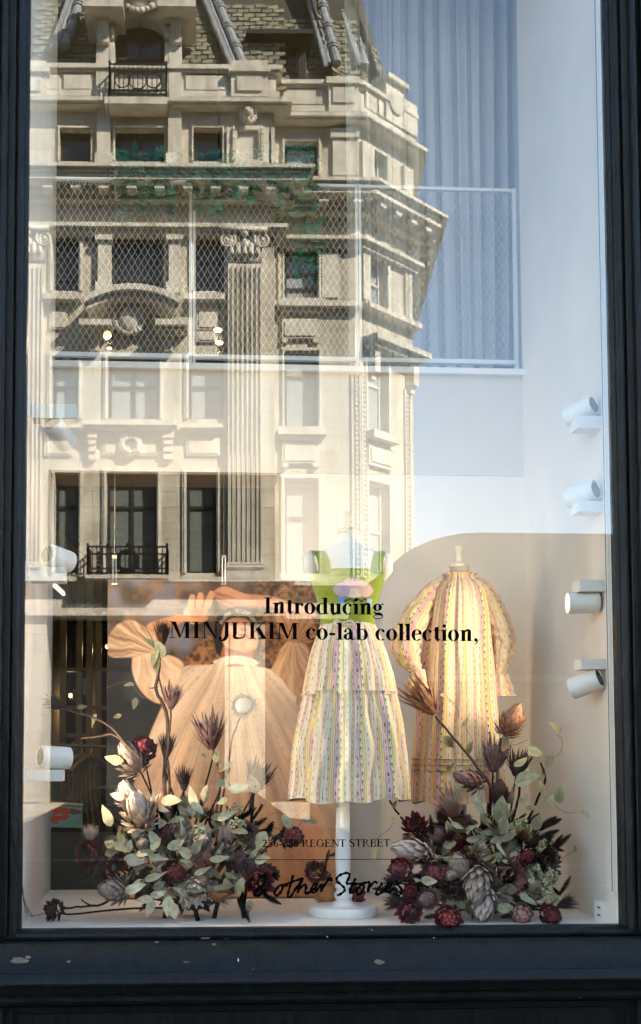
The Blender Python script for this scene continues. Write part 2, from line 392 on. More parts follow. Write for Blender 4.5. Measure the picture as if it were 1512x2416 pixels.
def window(pl, x0, x1, y0, y1, mull=(), trans=(), glass='window_glass_dark', frame='window_frame_dark', fw=.07, depth=.30, surround=.10):
    a, b = pl.uv(x0, y1), pl.uv(x1, y0); u0, z0, u1, z1 = a[0], a[1], b[0], b[1]
    f = MB(); w0, w1 = -depth + .02, -depth + .09
    for q in ((u0, u0 + fw, z0, z1), (u1 - fw, u1, z0, z1), (u0 + fw, u1 - fw, z0, z0 + fw), (u0 + fw, u1 - fw, z1 - fw, z1)): pl.box(f, *q, w0, w1)
    for m in mull: um = u0 + (u1 - u0) * m; pl.box(f, um - fw * .55, um + fw * .55, z0 + fw, z1 - fw, w0, w1 - .003)
    for t in trans: zt = z1 - (z1 - z0) * t; pl.box(f, u0 + fw, u1 - fw, zt - fw * .5, zt + fw * .5, w0, w1 - .006)
    o = FB(f, 'window', frame, bld)
    g = MB(); pl.box(g, u0 + .01, u1 - .01, z0 + .01, z1 - .01, w0 + .005, w0 + .02); FB(g, 'pane', glass, o)
    if surround:
        s = MB(); q = surround
        pl.box(s, u0 - q, u0, z0, z1 + q, -.02, .05); pl.box(s, u1, u1 + q, z0, z1 + q, -.02, .05); pl.box(s, u0, u1, z1, z1 + q, -.02, .047)
        pl.box(s, u0 - q * .6, u0 - q * .3, z0, z1 + q * .5, .05, .075); pl.box(s, u1 + q * .3, u1 + q * .6, z0, z1 + q * .5, .05, .075)
        FB(s, 'surround', 'stone_trim', o)
    return (u0, u1, z0, z1)

# ---- windows, bay A (three lights between the pilasters), attic to first floor
hA, hB, hC = [], [], []
for x0, x1, big in ((128, 186, 0), (250, 370, 1), (440, 511, 0)):
    hA.append(window(PA, x0, x1, 1115, 1352, (.5,) if big else (), (.33,), 'window_glass_blind'))
for x0, x1, big in ((122, 184, 0), (254, 375, 1), (445, 528, 0)):
    hA.append(window(PA, x0, x1, 842, 988, (.5,) if big else (), (.45,), 'window_glass_pale'))
for x0, x1, big in ((124, 186, 0), (262, 386, 1), (457, 529, 0)):
    hA.append(window(PA, x0, x1, 556, 686, (.5,) if big else (), (.4, .72), 'window_glass_dark', 'window_frame_dark'))
for x0, x1, big in ((140, 214, 0), (271, 388, 1), (456, 524, 0)):
    hA.append(window(PA, x0, x1, 303, 380, (.5,) if big else (), (), 'window_glass_dark', surround=.05))
# far left bays, mostly outside the glass
for x0, x1 in ((-190, -120), (-330, -250)):
    for y0, y1 in ((1115, 1352), (842, 988), (556, 686), (303, 380)): hA.append(window(PA, x0, x1, y0, y1, (), (.4,), 'window_glass_blind'))
# ---- bay B
for y0, y1, tr, gl in ((1128, 1356, (.4,), 'window_glass_pale'), (828, 1012, (.3,), 'window_glass_pale'), (586, 712, (.42, .7), 'window_glass_pale'), (334, 414, (), 'window_glass_pale')):
    hB.append(window(PB, 671, 750, y0, y1, (), tr, gl, surround=.07))
# ---- chamfer C
for y0, y1, tr, gl in ((1140, 1352, (.5,), 'window_glass_pale'), (852, 1026, (.33,), 'window_glass_pale'), (604, 722, (.45,), 'window_glass_pale'), (350, 440, (), 'window_glass_pale')):
    a0 = PC.uv(866, y0)[1]
    uu0, uu1 = PC.uv(866, 1000)[0], PC.uv(915, 1000)[0]
    # same levels as bay B
    zz = {1140: hB[0], 852: hB[1], 604: hB[2], 350: hB[3]}[y0]
    f = MB(); fw = .06
    for q in ((uu0, uu0 + fw, zz[2], zz[3]), (uu1 - fw, uu1, zz[2], zz[3]), (uu0 + fw, uu1 - fw, zz[2], zz[2] + fw), (uu0 + fw, uu1 - fw, zz[3] - fw, zz[3])): PC.box(f, *q, -.28, -.21)
    for t in tr: zt = zz[3] - (zz[3] - zz[2]) * t; PC.box(f, uu0 + fw, uu1 - fw, zt - .03, zt + .03, -.28, -.213)
    o = FB(f, 'window', 'window_frame_white', bld)
    g = MB(); PC.box(g, uu0 + .01, uu1 - .01, zz[2] + .01, zz[3] - .01, -.275, -.262); FB(g, 'pane', gl, o)
    s = MB(); PC.box(s, uu0 - .08, uu0, zz[2], zz[3] + .08, -.02, .05); PC.box(s, uu1, uu1 + .08, zz[2], zz[3] + .08, -.02, .05); PC.box(s, uu0, uu1, zz[3], zz[3] + .08, -.02, .047); FB(s, 'surround', 'stone_trim', o)
    hC.append((uu0, uu1, zz[2], zz[3]))

zTop = zA(238); zBase = zA(1452)
w = MB()
wall_holes(w, PA, -16, uAe, zBase, zTop, hA, 0, -.32)
PA.box(w, uAe - .02, uAe, zBase, zTop, -REC, -.001)
wall_holes(w, PB, uAe, uK, zBase, zTop, hB, 0, -.32)
wall_holes(w, PC, 0, uE, zBase, zTop, hC, 0, -.32)
w.add([PD.pt(0, 0, zBase), PD.pt(16, 0, zBase), PD.pt(16, 0, zTop), PD.pt(0, 0, zTop)], [(0, 1, 2, 3)])
FB(w, 'wall', 'stone', bld)
# ashlar joints read as fine recessed courses: thin proud blocks on the bare fields of bay B and the chamfer
# ---- horizontal members swept round the corner
def member(name, rows, m='stone_trim'):                     # rows: (py_top, py_bottom, w)
    s = MB()
    for (a, b, wd) in rows: sweep(s, [(-.05, zA(b, wd)), (wd, zA(b, wd)), (wd, zA(a, wd)), (-.05, zA(a, wd))])
    return FB(s, name, m, bld)
member('shop_cornice', [(1360, 1371, .42), (1371, 1379, .30), (1379, 1386, .18)])
member('shop_fascia', [(1386, 1424, .10)])
member('shop_architrave', [(1424, 1434, .16), (1434, 1452, .24)])
member('entablature', [(524, 533, .30), (533, 541, .22), (541, 553, .16)])
member('main_cornice', [(383, 391, .86), (391, 404, .76), (404, 421, .70), (440, 452, .34), (452, 470, .24)])
member('attic_cornice', [(227, 236, .40), (236, 246, .30)])
member('parapet_base', [(212, 226, .12)])
member('parapet', [(168, 212, .05)])
member('coping', [(149, 159, .20), (159, 168, .13)])
# modillions under the corona
md = MB()
def modillions(pl, u0, u1, step, z1, h):
    k = int((u1 - u0) / step)
    for i in range(k + 1):
        u = u0 + (u1 - u0) * i / max(k, 1); pl.box(md, u - .11, u + .11, z1 - h, z1, .10, .60)
zc = zA(421, .70)
modillions(PA, -14, uAe - .1, .62, zc, .16); modillions(PB, uAe + .35, uK - .1, .62, zc, .16); modillions(PC, .15, uE - .1, .55, zc, .16); modillions(PD, .2, 14, .62, zc, .16)
FB(md, 'modillion_row', 'stone_trim', bld, kind='stuff')
# second floor band cornice on the chamfer (a hood on consoles)
h = MB()
za, zb = PC.uv(851, 775, .35)[1], PC.uv(851, 800, .35)[1]
PC.box(h, .02, uE + .1, zb + .12, za, -.02, .50); PC.box(h, .08, uE, zb, zb + .12, -.02, .36)
for u in (.22, uE - .3): PC.box(h, u, u + .2, zb - .55, zb, -.02, .26); PC.box(h, u + .02, u + .18, zb - .72, zb - .55, -.02, .15)
FB(h, 'window_hood', 'stone_trim', bld)
h = MB(); zb = hC[2][2]
PC.box(h, .02, uE + .02, zb - .17, zb - .05, -.02, .28)
PB.box(h, uAe + .35, uK + .03, zb - .17, zb - .05, -.02, .22)
FB(h, 'sill_course', 'stone_trim', bld)
# entablature over third floor windows of the corner
# pilaster strips and panels on the chamfer and bay B
def piece(name, m='stone_trim'):
    q = MB(); todo.append((q, name, m)); return q
todo = []
for x0, x1 in ((760, 798), (657, 664)): PB.pbox(piece('wall_panel'), x0, x1, 596, 700, -.01, .06)
for u in (.06, uE - .34): PC.box(piece('wall_panel'), u, u + .26, hC[2][2] + .1, hC[2][3], -.01, .07)
for (y0, y1) in ((752, 797), (1044, 1092)):
    p = piece('wall_panel'); PB.pbox(p, 666, 752, y0, y1, -.01, .10); PB.pbox(p, 672, 744, y0 + 6, y1 - 6, .099, .13)
    for x in (666, 738): PB.pbox(piece('guttae_block'), x, x + 14, y1 + 1, y1 + 9, -.01, .12)
for q in (hB[1], hB[0], hB[2]):
    p = piece('window_sill'); PB.box(p, q[0] - .16, q[1] + .16, q[2] - .20, q[2] - .02, -.02, .30); PB.box(p, q[0] - .08, q[1] + .08, q[2] - .30, q[2] - .199, -.02, .18)
q = hC[1]
p = piece('window_sill'); PC.box(p, q[0] - .1, q[1] + .1, q[2] - .2, q[2] - .02, -.02, .3)
p = piece('wall_panel'); PC.box(p, q[0] - .06, q[1] + .06, q[2] - .8, q[2] - .32, -.01, .1); PC.box(p, q[0], q[1], q[2] - .72, q[2] - .4, .099, .13)
for p, nm, mm in todo: FB(p, nm, mm, bld)
# bead and rope mouldings up the corner
rp = MB()
for pl, u in ((PC, .09), (PC, uE - .28), (PB, uK - .10)):
    z = zA(1352); 
    pl.box(rp, u - .11, u - .07, z, zA(860), -.01, .06); pl.box(rp, u + .07, u + .11, z, zA(860), -.01, .06)
    while z < zA(862):
        c = pl.pt(u, .03, z); rp.ball(c, (.05, .05, .055), 6, 4); z += .115
FB(rp, 'rope_moulding', 'stone_trim', bld, kind='stuff')

# ---- fluted giant pilasters with ionic capitals
def pilaster(x0, x1):
    r = MB(); a, b = PA.uv(x0, 1340, .16), PA.uv(x1, 622, .16); u0, u1, z0, z1 = a[0], b[0], a[1], b[1]
    PA.box(r, u0, u1, z0, z1, -.02, .16)
    nf = 7; fwid = (u1 - u0) / nf
    for i in range(nf):
        uc = u0 + fwid * (i + .5); pts = []
        for side in (-1, 1): pass
        # raised fillet between flutes
        PA.box(r, u0 + fwid * i - .016 + (.016 if i == 0 else 0), u0 + fwid * i + .022, z0 + .12, z1 - .06, .16, .225)
        zc_ = zA(1080)
        r.tube([PA.pt(uc, .165, z0 + .1), PA.pt(uc, .165, zc_)], fwid * .32, 8)     # cabling in the lower third
    PA.box(r, u1 - .03, u1, z0 + .12, z1 - .06, .16, .225)
    o = FB(r, 'pilaster', 'stone_trim', bld)
    bs_ = MB(); PA.box(bs_, u0 - .10, u1 + .10, zA(1362, .2), zA(1347, .2), -.02, .30)
    for zz, rr in ((zA(1342), .06), (zA(1334), .045)): bs_.tube([PA.pt(u0 - .04, .20, zz), PA.pt(u1 + .04, .20, zz)], rr, 8)
    FB(bs_, 'base', 'stone_trim', o)
    c = MB(); zt, zb2 = zA(549), zA(622)
    PA.box(c, u0 - .14, u1 + .14, zt - .09, zt, -.02, .34); PA.box(c, u0 - .02, u1 + .02, zb2, zt - .09, -.02, .20)
    for sgn, uu in ((-1, u0 - .02), (1, u1 + .02)):
        ctr = PA.pt(uu, .24, zt - .26); sp = []
        for k in range(26):
            t = k / 25; ang = t * 4.4 * math.pi; rr = .17 * (1 - t) + .03
            sp.append(PA.pt(uu + sgn * -math.sin(ang) * rr, .24, zt - .26 + math.cos(ang) * rr))
        c.tube(sp, [.045 * (1 - .5 * k / 25) for k in range(26)], 6)
        c.ball(ctr, .05, 8, 6)
    um = (u0 + u1) / 2
    c.ball(PA.pt(um, .26, zt - .12), .09, 8, 6)
    for k in range(5):
        uu = u0 + (u1 - u0) * (k + .5) / 5; c.ball(PA.pt(uu, .22, zt - .33 - .10 * (k % 2)), (.07, .06, .13), 8, 6)
        c.ball(PA.pt(uu, .24, zt - .52), (.06, .05, .10), 8, 6)
    FB(c, 'capital', 'stone_trim', o, smooth=True)
for x0, x1 in ((538, 616), (22, 102)): pilaster(x0, x1)

# ---- window dressings of bay A
todo = []
s = piece('window_sill'); PA.pbox(s, 195, 417, 990, 1001, -.02, .40); PA.pbox(s, 203, 409, 1000.8, 1009, -.02, .30)
for x0, x1 in ((426, 526), (100, 186)): s = piece('window_sill'); PA.pbox(s, x0, x1, 998, 1008, -.02, .30); PA.pbox(s, x0 + 6, x1 - 6, 1007.8, 1016, -.02, .20)
for x0, x1 in ((425, 531), (100, 190)): PA.pbox(piece('window_sill'), x0, x1, 691, 704, -.02, .28)
for x0, x1 in ((208, 226), (386, 408)):
    s = piece('console'); PA.pbox(s, x0 - 2, x1 + 2, 1018, 1032, -.02, .24)
    a, b = PA.uv(x0, 1082, .16), PA.uv(x1, 1032, .16)
    for k in range(6):
        t = k / 6; PA.box(s, a[0], b[0], b[1] - (b[1] - a[1]) * (k + 1) / 6, b[1] - (b[1] - a[1]) * t, -.02, .20 - .10 * t + .03 * (k % 2))
for x0, x1 in ((206, 236), (382, 410)):
    s = piece('console'); PA.pbox(s, x0, x1, 776, 790, -.02, .36); PA.pbox(s, x0 + 3, x1 - 3, 790, 826, -.02, .24)
for q in ((242, 374, 1040, 1074), (440, 520, 1034, 1074), (104, 170, 1034, 1074), (463, 513, 724, 776), (463, 513, 782, 806), (116, 160, 726, 776)):
    s = piece('wall_panel'); PA.pbox(s, *q, -.01, .06); PA.pbox(s, q[0] + 6, q[1] - 6, q[2] + 5, q[3] - 5, .059, .085)
for p, nm, mm in todo: FB(p, nm, mm, bld)
def wreath(mb, pl, px, py, rad, w, thick=.09, n=30):
    u, z = pl.uv(px, py, w)
    for k in range(n):
        a = 2 * math.pi * k / n; mb.ball(pl.pt(u + math.cos(a) * rad, w, z + math.sin(a) * rad), thick * (.8 + .35 * rnd.random()), 7, 5)
s = MB(); wreath(s, PA, 307, 1049, .21, .12, .075); wreath(s, PA, 307, 1049, .17, .17, .05, 18); FB(s, 'carved_wreath', 'stone_trim', bld, smooth=True)
# segmental pediment over the second floor window
s = MB(); ctr = PA.uv(312, 905, .3); top = PA.uv(312, 686, .3)[1]; rad = top - ctr[1]
a0, a1 = PA.uv(196, 757, .3), PA.uv(432, 757, .3)
def seg(w1, r0, r1, nseg=24):
    half = math.asin(min(.99, (a1[0] - a0[0]) / 2 / rad)) if True else 0
    pts = []
    for k in range(nseg + 1): t = -half + 2 * half * k / nseg; pts.append((ctr[0] + math.sin(t) * r1, ctr[1] + math.cos(t) * r1))
    for k in range(nseg, -1, -1): t = -half + 2 * half * k / nseg; pts.append((ctr[0] + math.sin(t) * r0, ctr[1] + math.cos(t) * r0))
    for k in range(nseg):
        q = [pts[k], pts[k + 1], pts[2 * nseg - k], pts[2 * nseg + 1 - k]]; PA.poly(s, [q[3], q[2], q[1], q[0]], -.02, w1)
seg(.72, rad - .13, rad); seg(.58, rad - .26, rad - .13); seg(.2, rad - .40, rad - .26)
PA.pbox(s, 186, 262, 752, 765, -.02, .62); PA.pbox(s, 366, 442, 752, 765, -.02, .62)
PA.pbox(s, 190, 258, 765, 776, -.02, .45); PA.pbox(s, 370, 438, 765, 776, -.02, .45)
FB(s, 'pediment', 'stone_trim', bld)
s = MB(); u, z = PA.uv(305, 752, .25); s.ball(PA.pt(u, .22, z), (.24, .12, .30), 14, 10); wreath(s, PA, 305, 752, .32, .20, .07, 22)
for k in range(10): s.ball(PA.pt(u + rnd.uniform(-.75, .75), .12, z - .05 + rnd.uniform(-.25, .15)), rnd.uniform(.06, .11), 7, 5)
FB(s, 'cartouche', 'stone_trim', bld, smooth=True)
# piers between the attic lights and the third-floor lights
s = MB()
for x0, x1 in ((228, 260), (396, 428)):
    PA.pbox(s, x0, x1, 246, 372, -.02, .16); PA.pbox(s, x0 - 5, x1 + 5, 360, 383, -.02, .22)
    PA.pbox(s, x0 + 2, x1 - 2, 556, 664, -.02, .16); PA.pbox(s, x0 - 4, x1 + 4, 664, 690, -.02, .2); PA.pbox(s, x0 - 4, x1 + 4, 553, 564, -.02, .24)
for x0, x1 in ((640, 664), (535, 548), (620, 634)): PA.pbox(s, min(x0, 648) , min(x1, 648), 300, 383, -.02, .12)
PB.pbox(s, 786, 846, 320, 412, -.02, .10); PB.pbox(s, 780, 848, 302, 322, -.02, .16)
PC.box(s, .02, .46, zA(412), zA(300), -.02, .10); PC.box(s, uE - .4, uE - .02, zA(412), zA(300), -.02, .10)
FB(s, 'pier', 'stone_trim', bld)
# plaque with a lion's head
s = MB(); PA.pbox(s, 553, 617, 300, 384, -.01, .06); FB(s, 'plaque', 'stone_trim', bld)
s = MB()
for q in ((550, 560, 296, 386), (610, 620, 296, 386), (560, 610, 296, 305), (560, 610, 376, 386)): PA.pbox(s, *q, .06, .17)
for k in range(8):
    for x in (552, 618): u, z = PA.uv(x, 305 + k * 10, .15); s.ball(PA.pt(u, .15, z), rnd.uniform(.05, .08), 6, 5)
FB(s, 'carved_frame', 'stone_trim', bld)
s = MB(); u, z = PA.uv(585, 268, .2)
s.ball(PA.pt(u, .22, z), (.13, .14, .16), 10, 8); s.ball(PA.pt(u, .36, z - .05), (.075, .09, .07), 8, 6)
for a in range(0, 360, 24): s.ball(PA.pt(u + .17 * math.cos(R(a)), .16, z + .02 + .19 * math.sin(R(a))), (.06, .06, .07), 6, 5)
for e in (-.06, .06): s.ball(PA.pt(u + e, .34, z + .05), .025, 6, 5)
s.ball(PA.pt(u, .30, z - .17), (.05, .05, .1), 6, 5)
FB(s, 'lion_head', 'stone_trim', bld, smooth=True)
# parapet panels and pedestals
s = MB()
for q in ((92, 140, 176, 208), (150, 214, 176, 208), (438, 534, 178, 210)): PA.pbox(s, *q, .04, .10)
for q in ((545, 632, 142, 226), (30, 110, 142, 226)):
    PA.pbox(s, *q, -.3, .22); PA.pbox(s, q[0] - 6, q[1] + 6, q[2] + 12, q[2] + 24, -.3, .32); PA.pbox(s, q[0] + 14, q[1] - 14, 180, 212, .22, .27)
PB.pbox(s, 666, 760, 210, 244, .04, .10); PB.pbox(s, 776, 846, 182, 262, -.2, .2); PB.pbox(s, 786, 836, 205, 240, .2, .24); PB.pbox(s, 770, 850, 180, 194, -.2, .3)
for u0, u1 in ((.15, .55), (.62, .8), (uE - .45, uE - .1)): PC.box(s, u0, u1, zA(214), zA(176), .04, .12)
PC.box(s, .85, 1.55, zA(216), zA(120), -.25, .16); PC.box(s, .80, 1.60, zA(120), zA(108), -.25, .28); PC.box(s, uE - .5, uE + .05, zA(216), zA(140), -.3, .18)
cc = PC.pt(1.2, .17, zA(166)); s.lathe([(.0, .0), (.27, .0), (.27, .04), (.20, .06), (.0, .06)], cc, 20, Vector((PC.n.x, PC.n.y, 0)))
FB(s, 'parapet_panel', 'stone_trim', bld)
# ---- central dormer
s = MB()
for x0, x1 in ((226, 259), (398, 428)): PA.pbox(s, x0, x1, 14, 236, -1.2, .14)
PA.pbox(s, 226, 428, -70, 20, -1.2, .10)
for x0, x1 in ((196, 290), (372, 462)):
    PA.pbox(s, x0, x1, -2, 13, -.6, .78); PA.pbox(s, x0 + 5, x1 - 5, 13, 22, -.6, .62)
PA.pbox(s, 200, 460, -60, -4, -.6, .5)
# arch head over the opening
uL, zs_ = PA.uv(259, 92, .1); uR = PA.uv(398, 92, .1)[0]; um, rw = (uL + uR) / 2, (uR - uL) / 2; zt_ = PA.uv(330, 30, .1)[1]
for k in range(16):
    t0, t1 = math.pi * k / 16, math.pi * (k + 1) / 16
    def ap(t, r): return (um - math.cos(t) * rw * r, zs_ + max(0, math.sin(t)) ** .75 * (zt_ - zs_) * (1 - (1 - r) * 1.5))
    q = [ap(t0, 1.0), ap(t1, 1.0), ap(t1, .87), ap(t0, .87)]; PA.poly(s, [q[3], q[2], q[1], q[0]], -.5, .16)
    top = zt_ + .5
    q = [(ap(t0, .99)[0], top), (ap(t1, .99)[0], top), ap(t1, .99), ap(t0, .99)]; PA.poly(s, [q[3], q[2], q[1], q[0]], -.5, .09)
for x0, x1 in ((259, 270), (388, 398)): PA.pbox(s, x0, x1, 100, 226, -.5, .12)
PA.pbox(s, 246, 394, 228, 243, -.1, .55); PA.pbox(s, 252, 388, 243, 252, -.1, .4)
FB(s, 'dormer', 'stone_trim', bld)
s = MB()
for x0, x1 in ((231, 257), (402, 428)):
    a, b = PA.uv(x0, 97, .3), PA.uv(x1, 24, .3); n = 10
    for k in range(n):
        t = k / n; PA.box(s, a[0], b[0], b[1] - (b[1] - a[1]) * (k + 1) / n, b[1] - (b[1] - a[1]) * t, .1, .50 - .30 * t ** .7 + (.06 if k == n - 1 else 0))
    for e in (.25, .5, .75): uu = a[0] + (b[0] - a[0]) * e; s.tube([PA.pt(uu, .50, b[1] - .05), PA.pt(uu, .36, b[1] - .25), PA.pt(uu, .27, a[1] + .1)], .022, 6)
FB(s, 'bracket', 'stone_trim', bld)
s = MB(); u, z = PA.uv(330, 4, .5); s.ball(PA.pt(u, .35, z + .25), (.30, .14, .36), 14, 10); wreath(s, PA, 330, -18, .42, .4, .08, 22)
FB(s, 'dormer_cartouche', 'stone_trim', bld, smooth=True)
g = MB(); PA.pbox(g, 268, 392, 30, 232, -.26, -.24); o = FB(g, 'dormer_window', 'window_glass_dark', bld)
f = MB()
for q in ((326, 333, 40, 228), (268, 275, 40, 228), (385, 392, 40, 228), (275, 326, 136, 141), (333, 385, 136, 141)): PA.pbox(f, *q, -.24, -.19)
FB(f, 'frame', 'window_frame_dark', o)
# ---- iron balconies
def balcony(x0, x1, y0, y1, w, wr):
    a, b = PA.uv(x0, y1, w), PA.uv(x1, y0, w); u0, z0, u1, z1 = a[0], a[1], b[0], b[1]; f = MB(); t = .022
    for (p0, p1) in (((u0, w), (u1, w)), ((u0, .02), (u0, w)), ((u1, .02), (u1, w))):
        for z in (z0 + .06, z0 + .16, z1 - .16, z1): f.bar(PA.pt(p0[0], p0[1], z), PA.pt(p1[0], p1[1], z), t * 1.5)
        n = max(2, int(math.hypot(p1[0] - p0[0], p1[1] - p0[1]) / .10))
        for k in range(n + 1):
            e = k / n; q = (p0[0] + (p1[0] - p0[0]) * e, p0[1] + (p1[1] - p0[1]) * e)
            f.bar(PA.pt(*q, z0), PA.pt(*q, z1), t if k % n else t * 2)
    for k in range(5): uu = u0 + (u1 - u0) * k / 4; f.ball(PA.pt(uu, w, z1 + .05), .035, 6, 5)
    um, zm = (u0 + u1) / 2, (z0 + z1) / 2
    if wr:
        for r_ in (.24, .20): f.tube([PA.pt(um + r_ * math.cos(i * math.pi / 10), w + .02, zm + r_ * math.sin(i * math.pi / 10)) for i in range(20)], .03, 5, closed=True)
        for e in (.14, .86):
            for k in range(5): f.ball(PA.pt(u0 + (u1 - u0) * e, w, z1 - .15 - k * .1), .045, 6, 5)
    else:
        for c, r_ in ((um - .35, .17), (um, .2), (um + .35, .17)): f.tube([PA.pt(c + r_ * math.cos(i * math.pi / 8), w + .02, zm + r_ * math.sin(i * math.pi / 8)) for i in range(16)], .016, 5, closed=True)
    FB(f, 'balcony_railing', 'iron', bld)
balcony(206, 394, 1290, 1358, .62, True); balcony(258, 392, 152, 228, .5, False)
s = MB(); PA.pbox(s, 200, 398, 1356, 1364, 0, .70); FB(s, 'balcony_slab', 'stone_trim', bld)

# ---- mansard roof: sloped slate fields with lead rolls on the hips
TILT = math.tan(R(17))
zr0, zr1 = zA(168), zA(168) + 6.2
def roof_pt(pl, u, z, base): return pl.pt(u, base - (z - zr0) * TILT, z)
rf = MB()
for pl, u0, u1, base in ((PA, -16, uAe, -.45), (PB, uAe - .6, uK + .2, -.45), (PC, -.2, uE + .2, -.45), (PD, -.2, 14, -.45)):
    rf.add([roof_pt(pl, u0, zr0 - .2, base), roof_pt(pl, u1, zr0 - .2, base), roof_pt(pl, u1, zr1, base), roof_pt(pl, u0, zr1, base)], [(0, 1, 2, 3)])
tops = [roof_pt(PA, -16, zr1, -.45), roof_pt(PA, uAe, zr1, -.45), roof_pt(PC, uE, zr1, -.45), PD.pt(14, -2.4, zr1), PD.pt(14, -14, zr1), PA.pt(-16, -14, zr1)]
rf.add([(p.x, p.y, p.z) for p in tops], [tuple(range(6))])
backs = [PA.pt(-16, -14, 0), PD.pt(14, -14, 0), PD.pt(14, -14, zr1), PA.pt(-16, -14, zr1)]; rf.add(backs, [(0, 1, 2, 3)])
roof = FB(rf, 'roof', 'slate_bed', bld)
# single slates: one mesh, copied
sl_w, sl_h = .285, .135
slate_me = MB().box(-.125, .125, -.02, .02, -.054, .054).mesh('slate'); slate_me.materials.append(MATS['slate'])
rest = MB(); n_sl = 0
def real_axes(pl):
    ux = Vector((pl.u.x, -pl.u.y, 0)); up = Vector((-pl.n.x * TILT, pl.n.y * TILT, 1)).normalized(); return ux, up
def clear_of(pl, u, z):
    if pl is PA and uvd[0] < u < uvd[1]: return False
    return True
uvd = (PA.uv(222, 60)[0], PA.uv(432, 60)[0])
for pl, ua, ub, base in ((PA, PA.uv(432, 60)[0], uAe + .2, -.43), (PB, uAe - .1, uK + .1, -.43), (PC, -.1, uE + .1, -.43), (PA, PA.uv(80, 60)[0], uvd[0], -.43)):
    ux, up = real_axes(pl); nn = ux.cross(up); row = 0; z = zr0 - .15
    while z < zA(-40) + .3:
        u = ua + (sl_w / 2 if row % 2 else 0)
        while u < ub:
            p = roof_pt(pl, u, z, base); q = Vector((p.x, -p.y, p.z)) ; tilt = rnd.uniform(-.02, .02)
            if n_sl < 300 and pl is not PC and rnd.random() < .5:
                o = bpy.data.objects.new('slate', slate_me); COL.objects.link(o); o.parent = roof
                m = Matrix((ux, nn, up)).transposed().to_4x4(); m.translation = q - origin_of(bld) + up * tilt; o.matrix_local = m; n_sl += 1
            else:
                c = Vector((q.x, -q.y, q.z)); uv_ = Vector((pl.u.x, pl.u.y, 0)); upv = Vector((up.x, -up.y, up.z))
                rest.obox(c + upv * tilt, uv_ * .125, uv_.cross(upv) * rnd.uniform(.012, .03), upv * .054)
            u += sl_w
        z += sl_h * .97; row += 1
FB(rest, 'slate_courses', 'slate', roof, kind='stuff')
# lead hip rolls with bead edge
hp = MB()
def hip(x0, y0, x1, y1, w0, w1, pl, rr=.11):
    a, b = pl.uv(x0, y0, w0), pl.uv(x1, y1, w1); p0, p1 = pl.pt(a[0], w0, a[1]), pl.pt(b[0], w1, b[1])
    e = (p1 - p0) * 1.25; n = 26
    hp.tube([p0, p0 + e], rr, 10); 
    sd = Vector((pl.u.x, pl.u.y, 0))
    for k in range(n):
        c = p0 + e * (k / n) - sd * (rr * 2.6); hp.ball(c, (.075, .075, .10), 6, 5)
    hp.tube([p0 - sd * rr * 1.7, p0 + e - sd * rr * 1.7], rr * .5, 8)
    for t in (.2, .45, .7, .95):
        c = p0 + e * t; d = e.normalized()
        for off in (-.05, .05): hp.tube([c + d * off + (sd * math.cos(a_) + sd.cross(d) * math.sin(a_)) * rr * 1.15 for a_ in [i * math.pi / 4 for i in range(8)]], .03, 5, closed=True)
hip(572, 150, 511, 0, -.35, -1.0, PA); hip(152, 110, 190, 0, -.35, -.9, PA)
hip(795, 150, 756, 0, -.35, -1.0, PB); 
a = PC.uv(863, 160, -.3); hip(862, 158, 811, 0, -.4, -1.4, PC)
FB(hp, 'hip_roll', 'lead', roof)
# box dormer in the slates of the right bay
s = MB(); PB.pbox(s, 580, 738, 68, 77, -2.2, .10); PB.pbox(s, 590, 728, 77, 84, -2.2, -.05)
PB.pbox(s, 592, 610, 84, 190, -2.2, -.40); PB.pbox(s, 704, 722, 84, 190, -2.2, -.40); PB.pbox(s, 610, 704, 84, 112, -2.2, -.42)
o = FB(s, 'box_dormer', 'window_frame_dark', bld)
g = MB(); PB.pbox(g, 610, 704, 112, 190, -.75, -.72); FB(g, 'pane', 'window_glass_pale', o)
f = MB()
for q in ((610, 616, 112, 190), (653, 660, 112, 190), (699, 704, 112, 190), (616, 653, 112, 118), (660, 699, 112, 118)): PB.pbox(f, *q, -.72, -.62)
FB(f, 'frame', 'window_frame_white', o)
# ---- shopfronts below the fascia: dark glass between stone piers
s = MB()
for pl, u0, u1 in ((PA, -16, uAe), (PB, uAe, uK), (PC, 0, uE), (PD, 0, 16)): pl.box(s, u0, u1, 0, zBase, -.9, -.8)
sh = FB(s, 'shopfront_glass', 'shop_dark', bld)
s = MB()
for pl, u0, u1 in ((PA, -16, uAe), (PB, uAe, uK), (PC, 0, uE), (PD, 0, 16)): pl.box(s, u0, u1, 0, .55, -.8, -.5)
for x0, x1 in ((530, 625), (18, 108), (800, 851)):
    pl = PB if x0 > 640 else PA; a, b = pl.uv(x0, 1700)[0], pl.uv(x1, 1700)[0]; pl.box(s, a, b, 0, zBase - .01, -.8, .08); pl.box(s, a + .12, b - .12, .6, zBase - .4, .08, .11)
PC.box(s, uE - .4, uE, 0, zBase - .01, -.8, .05)
FB(s, 'shopfront_pier', 'stone', bld)
s = MB()
for pl, u0, u1 in ((PA, -16, uAe), (PB, uAe - .6, uK), (PC, 0, uE), (PD, 0, 16)): pl.box(s, u0, u1, zBase - .02, zBase + .12, -1.0, -.004)
FB(s, 'shopfront_soffit', 'stone', bld)
